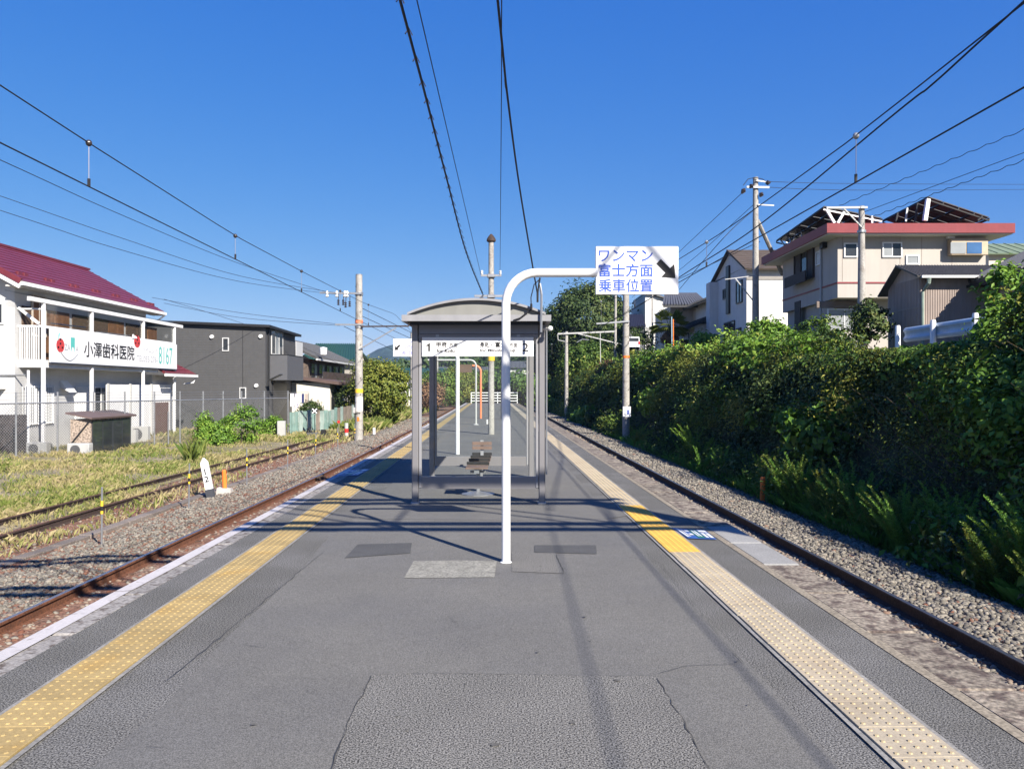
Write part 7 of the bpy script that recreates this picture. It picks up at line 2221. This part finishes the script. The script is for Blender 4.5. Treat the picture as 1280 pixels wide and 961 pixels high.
# tiled cream house and its porch
tc = thing('tiled_cream_house', 'cream house with grey roof tiles and a dark porch roof left of the gabled house', 'house', (18, 72, ZT))
tx, ty0, ty1 = 15.45, 68.6, 78
MB().box(tx, 24, ty0, ty1, ZT - 0.2, ZZ(381, ty0)).build('wall', M_cream, tc)
MB().box(X(838, ty0 + 1), tx + 0.0, ty0 + 1.0, ty1 - 1, ZT - 0.2, ZZ(381, ty0)).build('wall', M_cream, tc)
zz0, zz1 = ZZ(382, ty0 - 0.7), ZZ(366.5, 72)
roof_plane(tc, (X(829, ty0 - 0.8), ty0 - 0.8, zz0), (tx + 0.9, ty0 - 0.8, zz0), (tx + 0.9, 72.6, zz1), (X(832, 72.6), 72.6, zz1), M_grey_tile, 16, 0.14, 0.16, 0, ribw=0.16)
roof_plane(tc, (tx - 0.9, 64.5, ZZ(381, 66)), (tx - 0.9, 78, ZZ(381, 66)), (tx + 2.4, 78, ZZ(362, 66)), (tx + 2.4, 62.5, ZZ(362, 66)), M_grey_tile, 26, 0.14, 0.16, 0, ribw=0.16)
window(tc, (tx - 0.004, yx(883, tx) , ZZ(392, 65)), (0, -1, 0), 1.2, 1.0, M_window, M_frame_al, 2, 0.08)
MB().box(tx + 0.003, 22, 61.5, ty0 - 0.003, ZT - 0.2, ZZ(372, 64)).build('wall', M_white_stucco, tc)
roof_plane(tc, (X(845, 66) - 0.4, 60.5, ZZ(409, 62) - 0.2), (X(845, 66) - 0.4, 70, ZZ(409, 62) - 0.2), (tx + 0.2, 70, ZZ(391, 62)), (tx + 0.2, 60.5, ZZ(391, 62)), mat('dark_porch_tile', (0.035, 0.035, 0.05), 0.5), 14, 0.1, 0.14, 0)
MB().box(X(868, 61), tx, 61, 69.5, ZT - 0.2, ZZ(405, 61)).build('porch_wall', M_white_stucco, tc)
MB().box(X(849, 63), X(866, 63), 62.9, 63, ZT, ZZ(416, 63)).build('porch_opening', M_dark_trim, tc)
MB().box(X(849, 62.7), X(860, 62.7), 62.6, 62.7, ZZ(425, 63), ZZ(418, 63)).build('porch_panel', M_trim_w, tc)
# far white house, dark-roofed house, garage
fw = thing('far_white_house', 'far tall white house left of the palm, behind a thin pole', 'house', (X(820, 96), 98, ZT))
x0, x1 = X(806.5, 95), X(836, 95)
MB().box(x0, x1, 95, 106, ZT - 0.2, ZZ(375, 95)).build('wall', M_white_stucco, fw)
mb = MB(); mb.poly([(x0, 95, ZZ(375, 95)), (X(807, 95), 95, ZZ(367, 95)), (x1, 95, ZZ(376, 95))], 9, (0, 1, 0)); mb.build('gable', M_white_stucco, fw)
roof_plane(fw, (X(796.5, 106), 106, ZZ(378, 105)), (X(796.5, 106), 94.6, ZZ(378, 105)), (X(807, 95), 94.6, ZZ(366, 95)), (X(807, 95), 106, ZZ(366, 95)), M_grey_tile, 0, 0.1, 0.2, 0)
mb = MB(); mb.slab((X(807, 95), 94.6, ZZ(366.2, 95)), (x1 + 0.4, 94.6, ZZ(376.5, 95)), (x1 + 0.4, 105, ZZ(376.5, 95)), (X(807, 95), 105, ZZ(366.2, 95)), 0.2); mb.build('roof', M_grey_tile, fw)
df = thing('dark_roof_house', 'low house with a dark blue-black roof behind the tall mast', 'house', (X(795, 84), 86, ZT))
MB().box(X(786, 84), X(806, 84), 84.5, 92, ZT - 0.2, ZZ(407, 84)).build('wall', mat('grey_blue_wall', (0.18, 0.18, 0.20), 0.8), df)
roof_plane(df, (X(784, 84), 84, ZZ(408, 84)), (X(807, 84), 84, ZZ(408, 84)), (X(803.5, 88), 88, ZZ(393, 88)), (X(784, 88), 88, ZZ(393, 88)), mat('navy_roof', (0.022, 0.022, 0.04), 0.6), 10, 0.06, 0.12, 0)
# parked van on the bank-top road, mostly hidden
vd = 60.0
vn = thing('parked_van', 'small white parked van at the bank top beside the tall mast', 'van', (X(797, vd), vd, ZT))
vx0, vx1 = X(785, vd), X(800, vd)
zv0, zv1 = ZZ(437, vd), ZZ(421, vd)
mb = MB(); mb.hexa([(vx0, vd, zv0 + 0.2), (vx1, vd, zv0 + 0.2), (vx1, vd + 3.2, zv0 + 0.2), (vx0, vd + 3.2, zv0 + 0.2), (vx0 + 0.04, vd + 0.08, zv1), (vx1 - 0.04, vd + 0.08, zv1), (vx1 - 0.04, vd + 2.6, zv1), (vx0 + 0.04, vd + 2.6, zv1)])
mb.build('body', mat('white_car_paint', (0.72, 0.74, 0.76), 0.3, coat=0.5), vn)
MB().box(vx0 + 0.09, vx1 - 0.09, vd + 0.02, vd + 0.06, zv0 + 0.62, zv1 - 0.08).build('rear_window', M_window, vn)
for x in (vx0 + 0.06, vx1 - 0.06):
    MB().box(x - 0.045, x + 0.045, vd - 0.02, vd + 0.02, zv0 + 0.4, zv0 + 0.6).build('tail_light', M_red, vn)
    for y in (vd + 0.6, vd + 2.6):
        mb = MB(); mb.tube([(x - 0.07, y, zv0 + 0.23), (x + 0.07, y, zv0 + 0.23)], 0.24, 12); mb.build('wheel', M_black, vn)

# ------------------------------------------------------------------ thin air between here and the mountains
hz = MB(); hz.box(-2600, 3400, -150, 2300, -3.2, 190)
hm = bpy.data.materials.new('haze_air')
hm.use_nodes = True
hm.node_tree.nodes.clear()
ho = hm.node_tree.nodes.new('ShaderNodeOutputMaterial')
hv = hm.node_tree.nodes.new('ShaderNodeVolumePrincipled')
hv.inputs['Color'].default_value = (0.36, 0.66, 1.0, 1)
hv.inputs['Density'].default_value = 0.00013
hm.node_tree.links.new(hv.outputs[0], ho.inputs['Volume'])
hz.build('haze', hm, kind='stuff')
